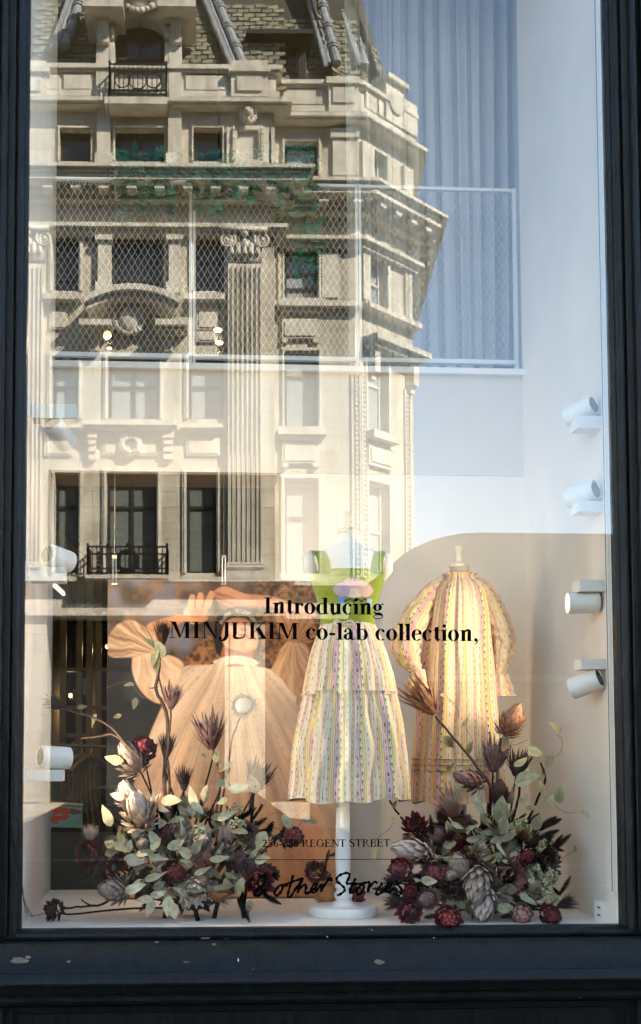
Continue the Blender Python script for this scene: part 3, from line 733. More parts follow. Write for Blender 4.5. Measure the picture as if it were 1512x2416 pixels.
# ------------------------------------------------------------------ painted timber window frame
def paint_mat():
    m = mat('frame_paint', (.0060, .0082, .0088), .36, var=.35, scale=7, bump=.35, bscale=24, spec=.19, stretch=(6, 6, .8))
    nt = m.node_tree; n = nt.nodes; l = nt.links; b = n['Principled BSDF']
    src = b.inputs['Base Color'].links[0].from_socket
    tc = n.new('ShaderNodeTexCoord')
    def chips(scale, thr, stretch):
        mp = n.new('ShaderNodeMapping'); mp.inputs['Scale'].default_value = stretch; l.new(tc.outputs['Object'], mp.inputs['Vector'])
        t = n.new('ShaderNodeTexNoise'); t.inputs['Scale'].default_value = scale; t.inputs['Detail'].default_value = 4; t.inputs['Roughness'].default_value = .65
        l.new(mp.outputs['Vector'], t.inputs['Vector'])
        g = n.new('ShaderNodeMath'); g.operation = 'GREATER_THAN'; g.inputs[1].default_value = thr; l.new(t.outputs['Fac'], g.inputs[0]); return g.outputs[0]
    c = chips(9.0, .735, (1.0, 1, 1.6))
    mx = n.new('ShaderNodeMixRGB'); l.new(c, mx.inputs['Fac']); l.new(src, mx.inputs['Color1']); mx.inputs['Color2'].default_value = (.17, .14, .11, 1)
    c2 = chips(30., .76, (1, 1, .5))
    mx2 = n.new('ShaderNodeMixRGB'); l.new(c2, mx2.inputs['Fac']); l.new(mx.outputs['Color'], mx2.inputs['Color1']); mx2.inputs['Color2'].default_value = (.002, .003, .004, 1)
    l.new(mx2.outputs['Color'], b.inputs['Base Color'])
    t = n.new('ShaderNodeTexNoise'); t.inputs['Scale'].default_value = 3; mr = n.new('ShaderNodeMapRange'); mr.inputs['To Min'].default_value = .26; mr.inputs['To Max'].default_value = .5
    l.new(tc.outputs['Object'], t.inputs['Vector']); l.new(t.outputs['Fac'], mr.inputs['Value']); l.new(mr.outputs['Result'], b.inputs['Roughness'])
paint_mat()
mat('bare_wood', (.15, .12, .09), .8, var=.3, scale=30, stretch=(1, 6, 6))
mat('white_fleck', (.7, .7, .68), .8)
ZL = .12                                                  # lowest level of the frame built
frame = empty('window_frame', ((XL + XR) / 2, -.05, 0), 'dark blue-black painted timber shop window frame with chipped mouldings around the glass', 'window frame')
def rollp(cx, cy, r, a0, a1, n=7): return [(cx + r * math.cos(R(a0 + (a1 - a0) * k / n)), cy + r * math.sin(R(a0 + (a1 - a0) * k / n))) for k in range(n + 1)]
# jamb profile: distance outward from the glass edge, y (towards the street is negative)
jp = [(-.006, .03), (-.006, -.012), (.004, -.020), (.006, -.034), (.012, -.040)] + rollp(.026, -.040, .012, 180, 360, 8)[1:] + \
     [(.040, -.040), (.042, -.056), (.046, -.058), (.066, -.060), (.068, -.074)] + rollp(.082, -.074, .013, 180, 360, 8) + [(.098, -.074), (.100, -.060), (.108, -.052), (.114, -.058), (.116, -.085), (.30, -.088), (.30, .03)]
def vsweep(mb, prof, x0, sg, z0, z1):
    n = len(prof); m = 60; vs = []
    for j in range(m + 1):
        z = z0 + (z1 - z0) * j / m
        for k, (a, y) in enumerate(prof):
            wob = .0012 * math.sin(j * 1.7 + k * .9) + .0008 * math.sin(j * 3.1 + k)
            vs.append((x0 + sg * (a + wob * .5), y + wob * .7, z))
    fs = [(j * n + k, j * n + (k + 1) % n, (j + 1) * n + (k + 1) % n, (j + 1) * n + k) for j in range(m) for k in range(n)]
    fs += [tuple(range(n)), tuple(m * n + k for k in range(n - 1, -1, -1))]
    mb.add(vs, fs); return mb
vsweep(MB(), jp, XL, -1, ZB - .02, ZT + .1).build('jamb', 'frame_paint', frame, smooth=False, fixn=True)
vsweep(MB(), jp, XR, 1, ZB - .02, ZT + .1).build('jamb', 'frame_paint', frame, smooth=False, fixn=True)
# sill profile: y, z relative to the bottom of the glass, from px levels
def zs(py): return P(756, py, -.1).z
sp = [(.03, ZB), (-.010, ZB), (-.016, ZB - .008), (-.020, zs(2196)), (-.030, zs(2199)), (-.040, zs(2204)), (-.043, zs(2211)), (-.040, zs(2217)), (-.034, zs(2220)), (-.046, zs(2222)), (-.054, zs(2226)), (-.056, zs(2232)),
      (-.060, zs(2240)), (-.068, zs(2252)), (-.080, zs(2266)), (-.096, zs(2278)), (-.110, zs(2287)), (-.113, zs(2289)), (-.118, zs(2290)), (-.132, zs(2302)), (-.138, zs(2311)), (-.136, zs(2316)), (-.120, zs(2319)),
      (-.075, zs(2322)), (-.070, zs(2343)), (-.082, zs(2345)), (-.090, zs(2350)), (-.090, zs(2358)), (-.080, zs(2366)), (-.060, zs(2372)), (-.035, zs(2378)), (-.030, zs(2392)), (-.012, zs(2396)), (-.010, ZL), (.03, ZL)]
m = MB(); n = len(sp); K = 60; x0, x1 = XL - .30, XR + .30; vs = []
for j in range(K + 1):
    x = x0 + (x1 - x0) * j / K
    for k, (y, z) in enumerate(sp): wob = .0010 * math.sin(j * 1.3 + k * .8); vs.append((x, y + wob, z + (wob * .6 if 0 < k < n - 2 else 0)))
m.add(vs, [(j * n + k, j * n + (k + 1) % n, (j + 1) * n + (k + 1) % n, (j + 1) * n + k) for j in range(K) for k in range(n)] + [tuple(range(n)), tuple(K * n + k for k in range(n - 1, -1, -1))])
m.build('sill', 'frame_paint', frame, fixn=True)
# stiles of the panel below
m = MB(); m.box(XL - .30, XL - .055, -.05, -.011, ZL, zs(2376)); m.box(XR + .03, XR + .30, -.05, -.011, ZL, zs(2376))
m.box(XL - .055, XL - .02, -.03, -.0105, ZL, zs(2380)); m.box(XR - .005, XR + .03, -.03, -.0105, ZL, zs(2380))
m.build('panel_stile', 'frame_paint', frame)
MB().box(XL - .3, XR + .3, -.09, .03, ZT, ZT + .25).build('head', 'frame_paint', frame)
# chips of bare wood and flecks of white paint on the sill
def on_sill(px, py):
    r = ray(px, py); best = None
    for k in range(len(sp) - 1):
        (y0, z0), (y1, z1) = sp[k], sp[k + 1]
        for t in (0, .25, .5, .75, 1):
            y, z = y0 + (y1 - y0) * t, z0 + (z1 - z0) * t; q = P(px, py, y); d = abs(q.z - z)
            if best is None or d < best[0]: best = (d, q, Vector((0, (z1 - z0), -(y1 - y0))))
    nrm = best[2]; nrm = nrm.normalized() if nrm.length > 1e-6 else Vector((0, -1, 0))
    if nrm.y > 0: nrm = -nrm
    return best[1], nrm
for px, py, w_, h_, mm in ((46, 2266, 26, 9, 'bare_wood'), (66, 2258, 7, 5, 'bare_wood'), (894, 2270, 15, 7, 'bare_wood'), (484, 2213, 11, 3, 'bare_wood'), (535, 2215, 9, 3, 'bare_wood'), (440, 2270, 9, 2, 'bare_wood'), (162, 2269, 6, 3, 'bare_wood'),
                           (562, 2266, 1.5, 7, 'white_fleck'), (772, 2210, 2, 2, 'white_fleck'), (1023, 2213, 2, 2, 'white_fleck'), (370, 2223, 7, 3, 'bare_wood'), (505, 2228, 6, 3, 'bare_wood')):
    c, nr = on_sill(px, py); ax = Vector((1, 0, 0)); ay = ax.cross(nr).normalized(); s_ = 1 / scale_at(-.1); k = 9
    ring = [c + nr * .0015 + ax * (math.cos(i * 2 * math.pi / k) * w_ * s_ * rnd.uniform(.6, 1.1)) + ay * (math.sin(i * 2 * math.pi / k) * h_ * s_ * rnd.uniform(.6, 1.1)) for i in range(k)]
    MB().add([v for v in ring] + [v - nr * .004 for v in ring], [tuple(range(k)), tuple(range(2 * k - 1, k - 1, -1))] + [(i, (i + 1) % k, k + (i + 1) % k, k + i) for i in range(k)]).build('paint_chip', mm, frame)

# ------------------------------------------------------------------ the glass
gm = bpy.data.materials.new('plate_glass'); gm.use_nodes = True; nt = gm.node_tree; nt.nodes.clear()
out = nt.nodes.new('ShaderNodeOutputMaterial'); mix = nt.nodes.new('ShaderNodeMixShader'); tr = nt.nodes.new('ShaderNodeBsdfTransparent'); gl = nt.nodes.new('ShaderNodeBsdfGlossy')
gl.inputs['Roughness'].default_value = 0.0; gl.inputs['Color'].default_value = (1, 1, 1, 1); tr.inputs['Color'].default_value = (.985, .995, .985, 1)
lw = nt.nodes.new('ShaderNodeLayerWeight'); lw.inputs['Blend'].default_value = .5
pw = nt.nodes.new('ShaderNodeMath'); pw.operation = 'POWER'; pw.inputs[1].default_value = 5
ma = nt.nodes.new('ShaderNodeMath'); ma.operation = 'MULTIPLY_ADD'; ma.inputs[1].default_value = .93; ma.inputs[2].default_value = GLASS_R
nt.links.new(lw.outputs['Facing'], pw.inputs[0]); nt.links.new(pw.outputs[0], ma.inputs[0]); nt.links.new(ma.outputs[0], mix.inputs['Fac'])
nt.links.new(tr.outputs[0], mix.inputs[1]); nt.links.new(gl.outputs[0], mix.inputs[2]); nt.links.new(mix.outputs[0], out.inputs['Surface'])
# the faintest waviness of old plate glass
tc = nt.nodes.new('ShaderNodeTexCoord'); nz = nt.nodes.new('ShaderNodeTexNoise'); nz.inputs['Scale'].default_value = 2.2; nz.inputs['Detail'].default_value = 1
bp = nt.nodes.new('ShaderNodeBump'); bp.inputs['Strength'].default_value = .012; bp.inputs['Distance'].default_value = .004
nt.links.new(tc.outputs['Object'], nz.inputs['Vector']); nt.links.new(nz.outputs['Fac'], bp.inputs['Height']); nt.links.new(bp.outputs['Normal'], gl.inputs['Normal'])
MATS['plate_glass'] = gm
pane = empty('window_pane', ((XL + XR) / 2, .004, ZB), 'large sheet of plate glass with black lettering, reflecting the street', 'glass pane')
MB().box(XL - .004, XR + .004, 0, .008, ZB - .004, ZT + .005).build('glass', 'plate_glass', pane)

# ------------------------------------------------------------------ vinyl lettering on the glass
mat('vinyl_black', (.003, .003, .003), 1.0, spec=0.)
def ell(cx, cy, rx, ry, n=28, a0=0, a1=360): return [(cx + rx * math.cos(R(a0 + (a1 - a0) * k / n)), cy + ry * math.sin(R(a0 + (a1 - a0) * k / n))) for k in range(n + 1)]
def strip(a, b): return [[a[i], a[i + 1], b[i + 1], b[i]] for i in range(len(a) - 1)]
def rect(x0, y0, x1, y1): return [[(x0, y0), (x1, y0), (x1, y1), (x0, y1)]]
def ring(cx, cy, ro, rh, ri, rhi, a0=0, a1=360, n=28): return strip(ell(cx, cy, ro, rh, n, a0, a1), ell(cx, cy, ri, rhi, n, a0, a1))
def pen(pts, ws):                                           # stroke with changing width
    v = smooth_path([(x, y, 0) for x, y in pts], 6); k = len(v); wv = [np.interp(i / (k - 1) * (len(ws) - 1), range(len(ws)), ws) for i in range(k)]
    L, Rr = [], []
    for i in range(k):
        t = v[min(i + 1, k - 1)] - v[max(i - 1, 0)]; t.normalize(); L.append((v[i].x - t.y * wv[i] / 2, v[i].y + t.x * wv[i] / 2)); Rr.append((v[i].x + t.y * wv[i] / 2, v[i].y - t.x * wv[i] / 2))
    return strip(L, Rr)
def glyph(ch, S, T=.03):                                    # S stem width, T hairline; x-height .46, capitals .68
    X, C, A = .46, .68, .70
    def foot(x0, x1, y=0): return rect(x0, y, x1, y + T)
    def stem(x, y0, y1): return rect(x, y0, x + S, y1)
    def flag(x, y): return [[(x, y), (x - .07, y - .03), (x - .07, y - .055), (x, y - .06)]]
    q = S / .14
    if ch == 'I': return .39, stem(.195 - S / 2, T, C - T) + foot(.02, .37) + foot(.02, .37, C - T)
    if ch in 'n': 
        return .556, stem(.08, T, X) + flag(.08, X) + foot(.02, .26) + foot(.30, .54) + stem(.48 - S, T, .33) + pen([(.08 + S * .6, .33), (.30, .445), (.40, .42), (.48 - S / 2, .30)], [T, .06 * q + .02, S * .9, S])
    if ch == 'u':
        return .556, stem(.07, .14, X - .0) + flag(.07, X) + stem(.49 - S, T, X) + flag(.49 - S, X) + foot(.49 - S, .54) + pen([(.07 + S / 2, .16), (.15 + S * .2, .03), (.27, .03), (.49 - S * .6, .13)], [S, S * .8, .06 * q + .02, T])
    if ch == 't': return .333, stem(.09, .10, .57) + [[(.09, .46), (.02, .43), (.02, .46)], [(.09, .46), (.09 + S, .63), (.09 + S, .46)]] + rect(.015, X - T * 1.1, .31, X) + pen([(.09 + S / 2, .12), (.13 + S * .5, .03), (.25, .03), (.32, .10)], [S, S * .7, T * 1.6, T])
    if ch == 'r': return .444, stem(.08, T, X) + flag(.08, X) + foot(.02, .28) + pen([(.08 + S * .6, .30), (.26, .42), (.34, .44)], [T, .05, .06]) + [ell(.365, .395, .06, .065, 14)]
    if ch == 'o': return .5, ring(.25, .23, .235, .245, .235 - S, .245 - T)
    if ch == 'c': return .444, ring(.25, .23, .235, .245, .235 - S, .245 - T, 62, 312) + [ell(.345, .385, .06, .06, 14)]
    if ch == 'e': return .444, ring(.24, .23, .225, .245, .225 - S * .95, .245 - T, 25, 318) + pen([(.36, .26), (.37, .35), (.33, .43)], [.12 * q, .11 * q, .06]) + rect(.08, .245, .43, .245 + T * 1.2)
    if ch == 'd': return .556, ring(.24, .225, .22, .24, .22 - S, .24 - T, 60, 300) + stem(.48 - S, 0, A) + flag(.48 - S, A) + foot(.44, .54) + pen([(.35, .43), (.40, .42), (.44, .38)], [T, T, T]) + pen([(.35, .02), (.40, .04), (.44, .09)], [T, T, T])
    if ch == 'b': return .556, ring(.31, .225, .22, .24, .22 - S, .24 - T, -120, 120) + stem(.07, 0, A) + flag(.07, A)
    if ch == 'l': return .278, stem(.07, T, A) + flag(.07, A) + foot(.015, .07 + S + .055)
    if ch == 'i': return .278, stem(.07, T, X) + flag(.07, X) + foot(.015, .07 + S + .055) + [ell(.07 + S / 2, .615, .078, .078, 16)]
    if ch == 'g': return .5, ring(.22, .31, .19, .155, .19 - S * .9, .155 - T) + ring(.24, -.09, .215, .10, .175, .062) + pen([(.13, .18), (.08, .11), (.14, .055), (.30, .05), (.40, -.01), (.43, -.08)], [T, .05, .09, .10, .09, .04]) + pen([(.36, .42), (.42, .45), (.47, .43)], [T, .05, .06])
    if ch == 'a': return .5, ring(.18, .13, .16, .135, .16 - S * .9, .135 - T, 60, 330) + stem(.40 - S, .06, .34) + pen([(.06, .36), (.12, .44), (.25, .455), (.40 - S / 2, .33)], [.05, T * 1.4, .06, S]) + [ell(.10, .355, .06, .055, 14)] + pen([(.40 - S / 2, .08), (.40, .02), (.48, .05)], [S * .9, .05, T]) + pen([(.16, .26), (.28, .29)], [T * 1.4, T * 1.4])
    if ch == '-': return .333, rect(.04, .18, .29, .18 + .09 * q)
    if ch == ',': return .25, [ell(.12, .06, .075, .075, 16)] + pen([(.17, .05), (.16, -.06), (.06, -.15)], [.07, .05, .02])
    if ch == 'M': return .944, rect(.12, T, .12 + T * 1.3, C - T) + stem(.84 - S, T, C - T) + foot(.02, .26) + foot(.84 - S - .07, .92) + foot(.02, .14, C - T) + foot(.84 - S, .92, C - T) + [[(.10, C), (.10 + S * 1.25, C), (.50, .10), (.44, .0)]] + [[(.44, .0), (.47, .0), (.84 - S * .6, C), (.84 - S, C)]]
    if ch == 'N': return .722, rect(.12, T, .12 + T * 1.3, C - T) + rect(.60, 0, .60 + T * 1.3, C - T) + foot(.02, .25) + foot(.02, .15, C - T) + foot(.51, .73, C - T) + [[(.09, C), (.09 + S * 1.25, C), (.60 + T * 1.3, .0), (.58, .0)]]
    if ch == 'J': return .5, stem(.26, .06, C - T) + foot(.14, .48, C - T) + pen([(.26 + S / 2, .08), (.24, -.04), (.12, -.08), (.04, -.02)], [S, S * .8, .06, .05]) + [ell(.075, .03, .06, .06, 14)]
    if ch == 'U': return .722, stem(.10, .2, C - T) + foot(.02, .33, C - T) + foot(.48, .71, C - T) + rect(.58, .2, .58 + T * 1.3, C - T) + pen([(.10 + S / 2, .22), (.17, .06), (.34, .02), (.52, .06), (.60, .22)], [S, S * .8, .06 * q, T * 1.6, T * 1.3])
    if ch == 'K': return .778, stem(.10, T, C - T) + foot(.02, .34) + foot(.02, .34, C - T) + foot(.42, .77) + foot(.44, .73, C - T) + [[(.10 + S, .26), (.10 + S, .30), (.60, C - T), (.64, C - T)]] + [[(.33, .42), (.46, .50), (.75, T), (.55, T)]]
    if ch == 'R': return .70, stem(.10, T, C - T) + foot(.02, .30) + foot(.02, .3, C - T) + ring(.32, .51, .21, .17, .21 - S, .17 - T, -90, 90, 16) + rect(.10 + S, C - T, .32, C) + rect(.10 + S, .34, .32, .34 + T) + [[(.28, .35), (.36, .35), (.68, 0), (.56, 0)]]
    if ch == 'E': return .62, stem(.10, T, C - T) + rect(.02, 0, .56, T) + rect(.02, C - T, .54, C) + rect(.10 + S, .35, .42, .35 + T) + rect(.56 - T, 0, .57, .17) + rect(.53 - T, .53, .54, C) + rect(.41, .28, .41 + T, .45)
    if ch == 'G': return .74, ring(.37, .34, .34, .355, .34 - S, .355 - T, 45, 320, 24) + stem(.55, .05, .32) + foot(.46, .72, .32) + rect(.60, .5, .60 + T, .66)
    if ch == 'T': return .64, stem(.32 - S / 2, T, C - T) + foot(.20, .44) + rect(.03, C - T, .61, C) + rect(.03, .52, .03 + T, C) + rect(.61 - T, .52, .61, C)
    if ch == 'S': return .54, pen([(.44, .56), (.38, .65), (.26, .67), (.12, .60), (.14, .45), (.30, .36), (.43, .25), (.42, .08), (.26, .0), (.12, .04), (.06, .16)], [T, T, T * 1.4, S * .8, S, S, S, S * .8, T * 1.4, T, T])
    if ch == 'W': return .94, [[(.05, C), (.05 + S * 1.3, C), (.34, 0), (.28, 0)], [(.28, .0), (.33, 0), (.50, C), (.46, C)], [(.42, C), (.42 + S * 1.3, C), (.70, 0), (.64, 0)], [(.64, 0), (.69, 0), (.90, C), (.86, C)]] + foot(.0, .26, C - T) + foot(.78, .96, C - T)
    if ch == '1': return .5, stem(.25 - S / 2, T, C) + foot(.12, .40) + [[(.25, C), (.10, .58), (.10, .55), (.25, .60)]]
    if ch == '2': return .5, pen([(.06, .52), (.14, .64), (.28, .65), (.38, .52), (.30, .32), (.06, .03)], [T, T * 1.5, S * .8, S, S * .8, T * 1.5]) + rect(.04, 0, .46, S * .8)
    if ch == '5': return .5, rect(.14, C - S * .7, .44, C) + rect(.12, .38, .12 + T, C) + pen([(.12, .38), (.28, .42), (.42, .25), (.32, .05), (.06, .02)], [T, S * .6, S, S * .7, T])
    if ch == '6': return .5, ring(.25, .21, .2, .22, .2 - S, .22 - T) + pen([(.42, .66), (.2, .55), (.07, .25)], [T, S * .8, S])
    if ch == '8': return .5, ring(.25, .5, .16, .17, .16 - S * .75, .17 - T) + ring(.25, .17, .2, .18, .2 - S * .8, .18 - T)
    return .26, []
def set_text(mb, txt, x0, x1, y_of, S, T, put, caps=False):  # fits txt between pixels x0..x1; put(px, py_units, em) -> 3d
    wid = sum(glyph(c, S, T)[0] for c in txt); em = (x1 - x0) / wid; x = x0
    for c in txt:
        wg, polys = glyph(c, S, T)
        for p in polys: mb.add([put(x + a * em, b * em) for a, b in p], [tuple(range(len(p)))])
        x += wg * em
    return em
GY = -.0012
lettering = MB()
def putter(base0, slope, x0):
    return lambda px, h: P(px, base0 + slope * (px - x0) - h, GY)
set_text(lettering, 'Introducing', 621, 906, None, .155, .03, putter(1447, .012, 621))
set_text(lettering, 'MINJUKIM co-lab collection,', 398, 1130, None, .155, .03, putter(1505, .011, 398))
lettering.build('headline_lettering', 'vinyl_black', pane)
lt = MB(); set_text(lt, '256-258 REGENT STREET', 618, 921, None, .13, .05, putter(1999, -.006, 618)); lt.build('address_lettering', 'vinyl_black', pane)
ru = MB(); a, b = P(574, 2028.5, GY), P(1122, 2026.5, GY); ru.bar(a, b, .0008, .0026); ru.build('ruled_line', 'vinyl_black', pane)
hand = [[(222, 650), (185, 620), (150, 575), (122, 535), (125, 500), (150, 472), (178, 470), (186, 500), (160, 548), (112, 588), (92, 622), (120, 636), (160, 610), (190, 572)],
        [(328, 548), (300, 552), (268, 592), (262, 622), (284, 632), (312, 606), (330, 566), (326, 546), (350, 552), (372, 545)],
        [(418, 460), (405, 505), (388, 565), (374, 622), (376, 648), (398, 640), (430, 590), (480, 520), (498, 492), (500, 488), (482, 530), (462, 580), (455, 608), (480, 566), (512, 545), (528, 555), (520, 595), (528, 618), (552, 608)],
        [(345, 545), (390, 524), (440, 508), (500, 490)],
        [(552, 608), (584, 588), (614, 556), (612, 536), (588, 546), (570, 582), (580, 606), (606, 600), (640, 560), (660, 538)],
        [(668, 536), (660, 562), (650, 598), (672, 562), (700, 520), (728, 490), (742, 496), (736, 516)],
        [(862, 530), (888, 482), (890, 452), (866, 444), (824, 456), (790, 480), (786, 510), (820, 542), (850, 572), (846, 598), (812, 624), (786, 634)],
        [(946, 490), (926, 520), (906, 562), (894, 596), (902, 612), (928, 600), (956, 572)], [(862, 534), (904, 534), (980, 534), (1040, 524)],
        [(1010, 545), (984, 552), (956, 590), (956, 618), (980, 622), (1006, 590), (1014, 556), (1006, 542)],
        [(1040, 524), (1058, 520), (1054, 560), (1046, 606), (1062, 566), (1092, 526), (1116, 520), (1128, 534)],
        [(1168, 524), (1148, 560), (1122, 600), (1118, 626), (1140, 622), (1170, 604), (1206, 572)], [(1186, 488), (1190, 494)],
        [(1206, 572), (1236, 552), (1246, 530), (1226, 528), (1202, 560), (1198, 596), (1218, 608), (1250, 590), (1278, 560)],
        [(1290, 510), (1300, 545), (1330, 580), (1326, 616), (1300, 632), (1272, 622)]]
hw = MB()
for st in hand:
    v = smooth_path([P(574.6 + x * .28, 1935.4 + y * .28, GY) for x, y in st], 5)
    rr = [.0052 * (.7 + .45 * math.sin(i * .55 + len(st))**2) for i in range(len(v))]
    L, Rr = [], []
    for i in range(len(v)):
        t = (v[min(i + 1, len(v) - 1)] - v[max(i - 1, 0)]).normalized(); nn = Vector((-t.z, 0, t.x)); L.append(v[i] + nn * rr[i]); Rr.append(v[i] - nn * rr[i])
    k = len(v); hw.add(L + Rr, [(i, i + 1, k + i + 1, k + i) for i in range(k - 1)])
hw.build('script_lettering', 'vinyl_black', pane)
# street name on the fascia of the building opposite (reads the right way round in the street)
sg = MB(); a = PB.uv(838, 1404, .11); b = PB.uv(661, 1404, .11)
txt = 'REGENT STREET W1'; wid = sum(glyph(c, .13, .04)[0] for c in txt); em = (a[0] - b[0]) / wid; u = a[0]
for c in txt:
    wg, polys = glyph(c, .13, .04)
    for p in polys: sg.add([PB.pt(u - x * em, .112, a[1] + y * em) for x, y in p], [tuple(range(len(p)))])
    u -= wg * em
FB(sg, 'street_name_lettering', 'sign_black', bld)
# ------------------------------------------------------------------ the display: floor, walls, opening behind
FZ = ZB - .012
def xw(px, py, Y): return P(px, py, Y).x
WT = .28                                                     # thickness of the back wall
ZSP0, ZSP1 = P(400, 1113, D).z, P(400, 874, D).z             # white band between the two openings
XO = P(663, 1500, D).x                                       # right edge of the lower opening
XLI, XRI = XL - .015, XR + .012                              # faces of the return walls
slab('display_floor', XLI, XRI, .010, D - .001, FZ - .15, FZ, 'floor_cream')
slab('opening_floor', XLI, XO - .001, D, D + WT, FZ - .15, FZ - .001, 'floor_cream')
lw_ = MB(); lw_.box(XLI - .3, XLI, .03, D + WT, FZ - .15, ZT + .3)
tag(lw_.build('side_wall_left', 'wall_white'), kind='structure')
tag(MB().box(XRI, XRI + .3, .03, D, FZ - .15, ZT + .3).build('side_wall_right', 'wall_white'), kind='structure')
bw = MB(); bw.box(XO, XRI + .3, D, D + WT, FZ - .15, ZSP0)              # wall right of the opening
tag(bw.build('back_wall', 'wall_white'), kind='structure')
bw = MB(); bw.box(XLI, XRI + .29, D - .002, D + .05, ZSP0 + .001, ZSP1)
tag(bw.build('spandrel', 'wall_spandrel'), kind='structure')
bw = MB(); bw.box(XLI, XO, D + .05, D + WT + .05, ZSP0 + .001, ZSP1 - .02)
tag(bw.build('lintel', 'soffit_brown'), kind='structure')
slab('ceiling', XLI - .3, XRI + .3, .03, D + .35, ZT + .02, ZT + .3, 'ceiling_white')
# window board on the spandrel
tag(MB().box(XLI, XRI - .0, D - .035, D + .30, ZSP1, ZSP1 + .030).build('ledge', 'white_metal'), kind='structure')
# upstairs room
UX0, UX1, UY1 = XLI - 3.2, XRI + .6, 7.5
r = MB(); r.box(UX0, UX1, UY1, UY1 + .1, ZSP0 + .1, 6.9); r.box(UX0 - .1, UX0, D + .3, UY1, ZSP0 + .1, 6.9); r.box(UX1, UX1 + .1, D + .3, UY1, ZSP0 + .1, 6.9)
r.box(UX0, XLI - .3, D + .3, D + .4, ZSP0 + .1, 6.9); r.box(UX0, UX1, D + .35, UY1, 6.9, 7.0)
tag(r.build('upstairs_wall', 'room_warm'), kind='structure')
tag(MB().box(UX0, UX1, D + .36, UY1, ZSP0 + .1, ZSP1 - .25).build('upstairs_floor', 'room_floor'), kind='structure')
# ground floor shop behind the opening
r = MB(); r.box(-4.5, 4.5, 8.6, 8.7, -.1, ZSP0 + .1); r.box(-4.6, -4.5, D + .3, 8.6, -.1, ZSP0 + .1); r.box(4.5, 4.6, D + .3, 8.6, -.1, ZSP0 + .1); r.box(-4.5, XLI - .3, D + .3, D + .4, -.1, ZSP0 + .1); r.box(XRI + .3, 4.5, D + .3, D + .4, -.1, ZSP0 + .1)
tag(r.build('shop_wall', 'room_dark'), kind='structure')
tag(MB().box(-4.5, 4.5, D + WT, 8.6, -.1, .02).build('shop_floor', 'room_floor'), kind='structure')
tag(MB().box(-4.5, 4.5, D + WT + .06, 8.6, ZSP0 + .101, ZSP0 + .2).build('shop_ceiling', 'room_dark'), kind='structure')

# ------------------------------------------------------------------ expanded-mesh railing on the ledge
mat('mesh_white', (.55, .54, .50), .5)
YM = D + .10
rail = empty('mesh_railing', (P(680, 870, YM).x, YM, ZSP1), 'white expanded metal mesh railing with posts in the upper opening', 'railing')
pan = [(128, 446, 436), (460, 838, 437), (851, 1214, 447)]
zt, zb = P(600, 438, YM).z, P(600, 840, YM).z
for k, (x0, x1, _) in enumerate(pan):
    a, b = P(x0, 700, YM).x, P(x1, 700, YM).x; pw_, ph_ = .0325, .058; mm = MB(); wr = .0013
    nx = max(1, round((b - a) / pw_)); pw_ = (b - a) / nx; ny = round((zt - zb) / ph_); ph_ = (zt - zb) / ny
    for i in range(nx):                                     # zigzag strands, twisted sheet
        for h in (0, 1):
            pts = []
            for j in range(ny * 2 + 1):
                z = zb + j * ph_ / 2; xx = a + (i + .5) * pw_ + (pw_ / 2 * (.94 if h == 0 else -.94)) * (1 if j % 2 == 0 else -0.02)
                pts.append(Vector((xx, YM + (.003 if j % 2 else -.003), z)))
            n0 = len(mm.v); vs = []
            for p in pts: vs += [p + Vector((-wr, -.001, 0)), p + Vector((wr, -.001, 0)), p + Vector((0, .0015, 0))]
            mm.add(vs, [(3 * q + c, 3 * q + (c + 1) % 3, 3 * (q + 1) + (c + 1) % 3, 3 * (q + 1) + c) for q in range(len(pts) - 1) for c in range(3)])
    mm.build('wire_mesh', 'mesh_white', rail, kind='stuff')
    f = MB(); f.box(a, b, YM - .010, YM + .010, zt, zt + .016); f.box(a, b, YM - .014, YM + .014, zb - .022, zb); f.build('rail', 'white_metal', rail)
for x0, x1 in ((446, 453), (455, 461), (838, 844), (846, 852), (1212, 1219)):
    MB().box(P(x0, 700, YM).x, P(x1, 700, YM).x, YM - .015, YM + .015, ZSP1 + .03, zt + .016).build('post', 'white_metal', rail)

# ------------------------------------------------------------------ curtain upstairs
mat('curtain_cloth', (.50, .51, .50), .9, var=.05, scale=3, sheen=.2)
YC = D + .34
ca, cb = P(815, 500, YC).x, P(1300, 500, YC).x; cz0, cz1 = ZSP1 + .06, ZT + .3
folds = [rnd.uniform(.75, 1.35) for _ in range(15)]; cum = np.cumsum([0] + folds); cum = cum / cum[-1]
def cur(a, b):
    x = ca + (cb - ca) * a; k = float(np.interp(a, cum, range(len(cum))))
    ph = k * 2 * math.pi; amp = .030 + .02 * math.sin(k * 1.3)
    lean = .05 * math.sin(k * .9 + 1) * (1 - b)
    return (x + .012 * math.sin(ph * 2) + lean * .4, YC + amp * math.sin(ph) + .012 * math.sin(ph * 2.1 + 1), cz0 + (cz1 - cz0) * b)
c = MB().grid(cur, 260, 24); cu = c.build('curtain', 'curtain_cloth', smooth=True); tag(cu, 'long pale curtain in soft folds behind the mesh railing at right', 'curtain')
rodz = ZT - .05

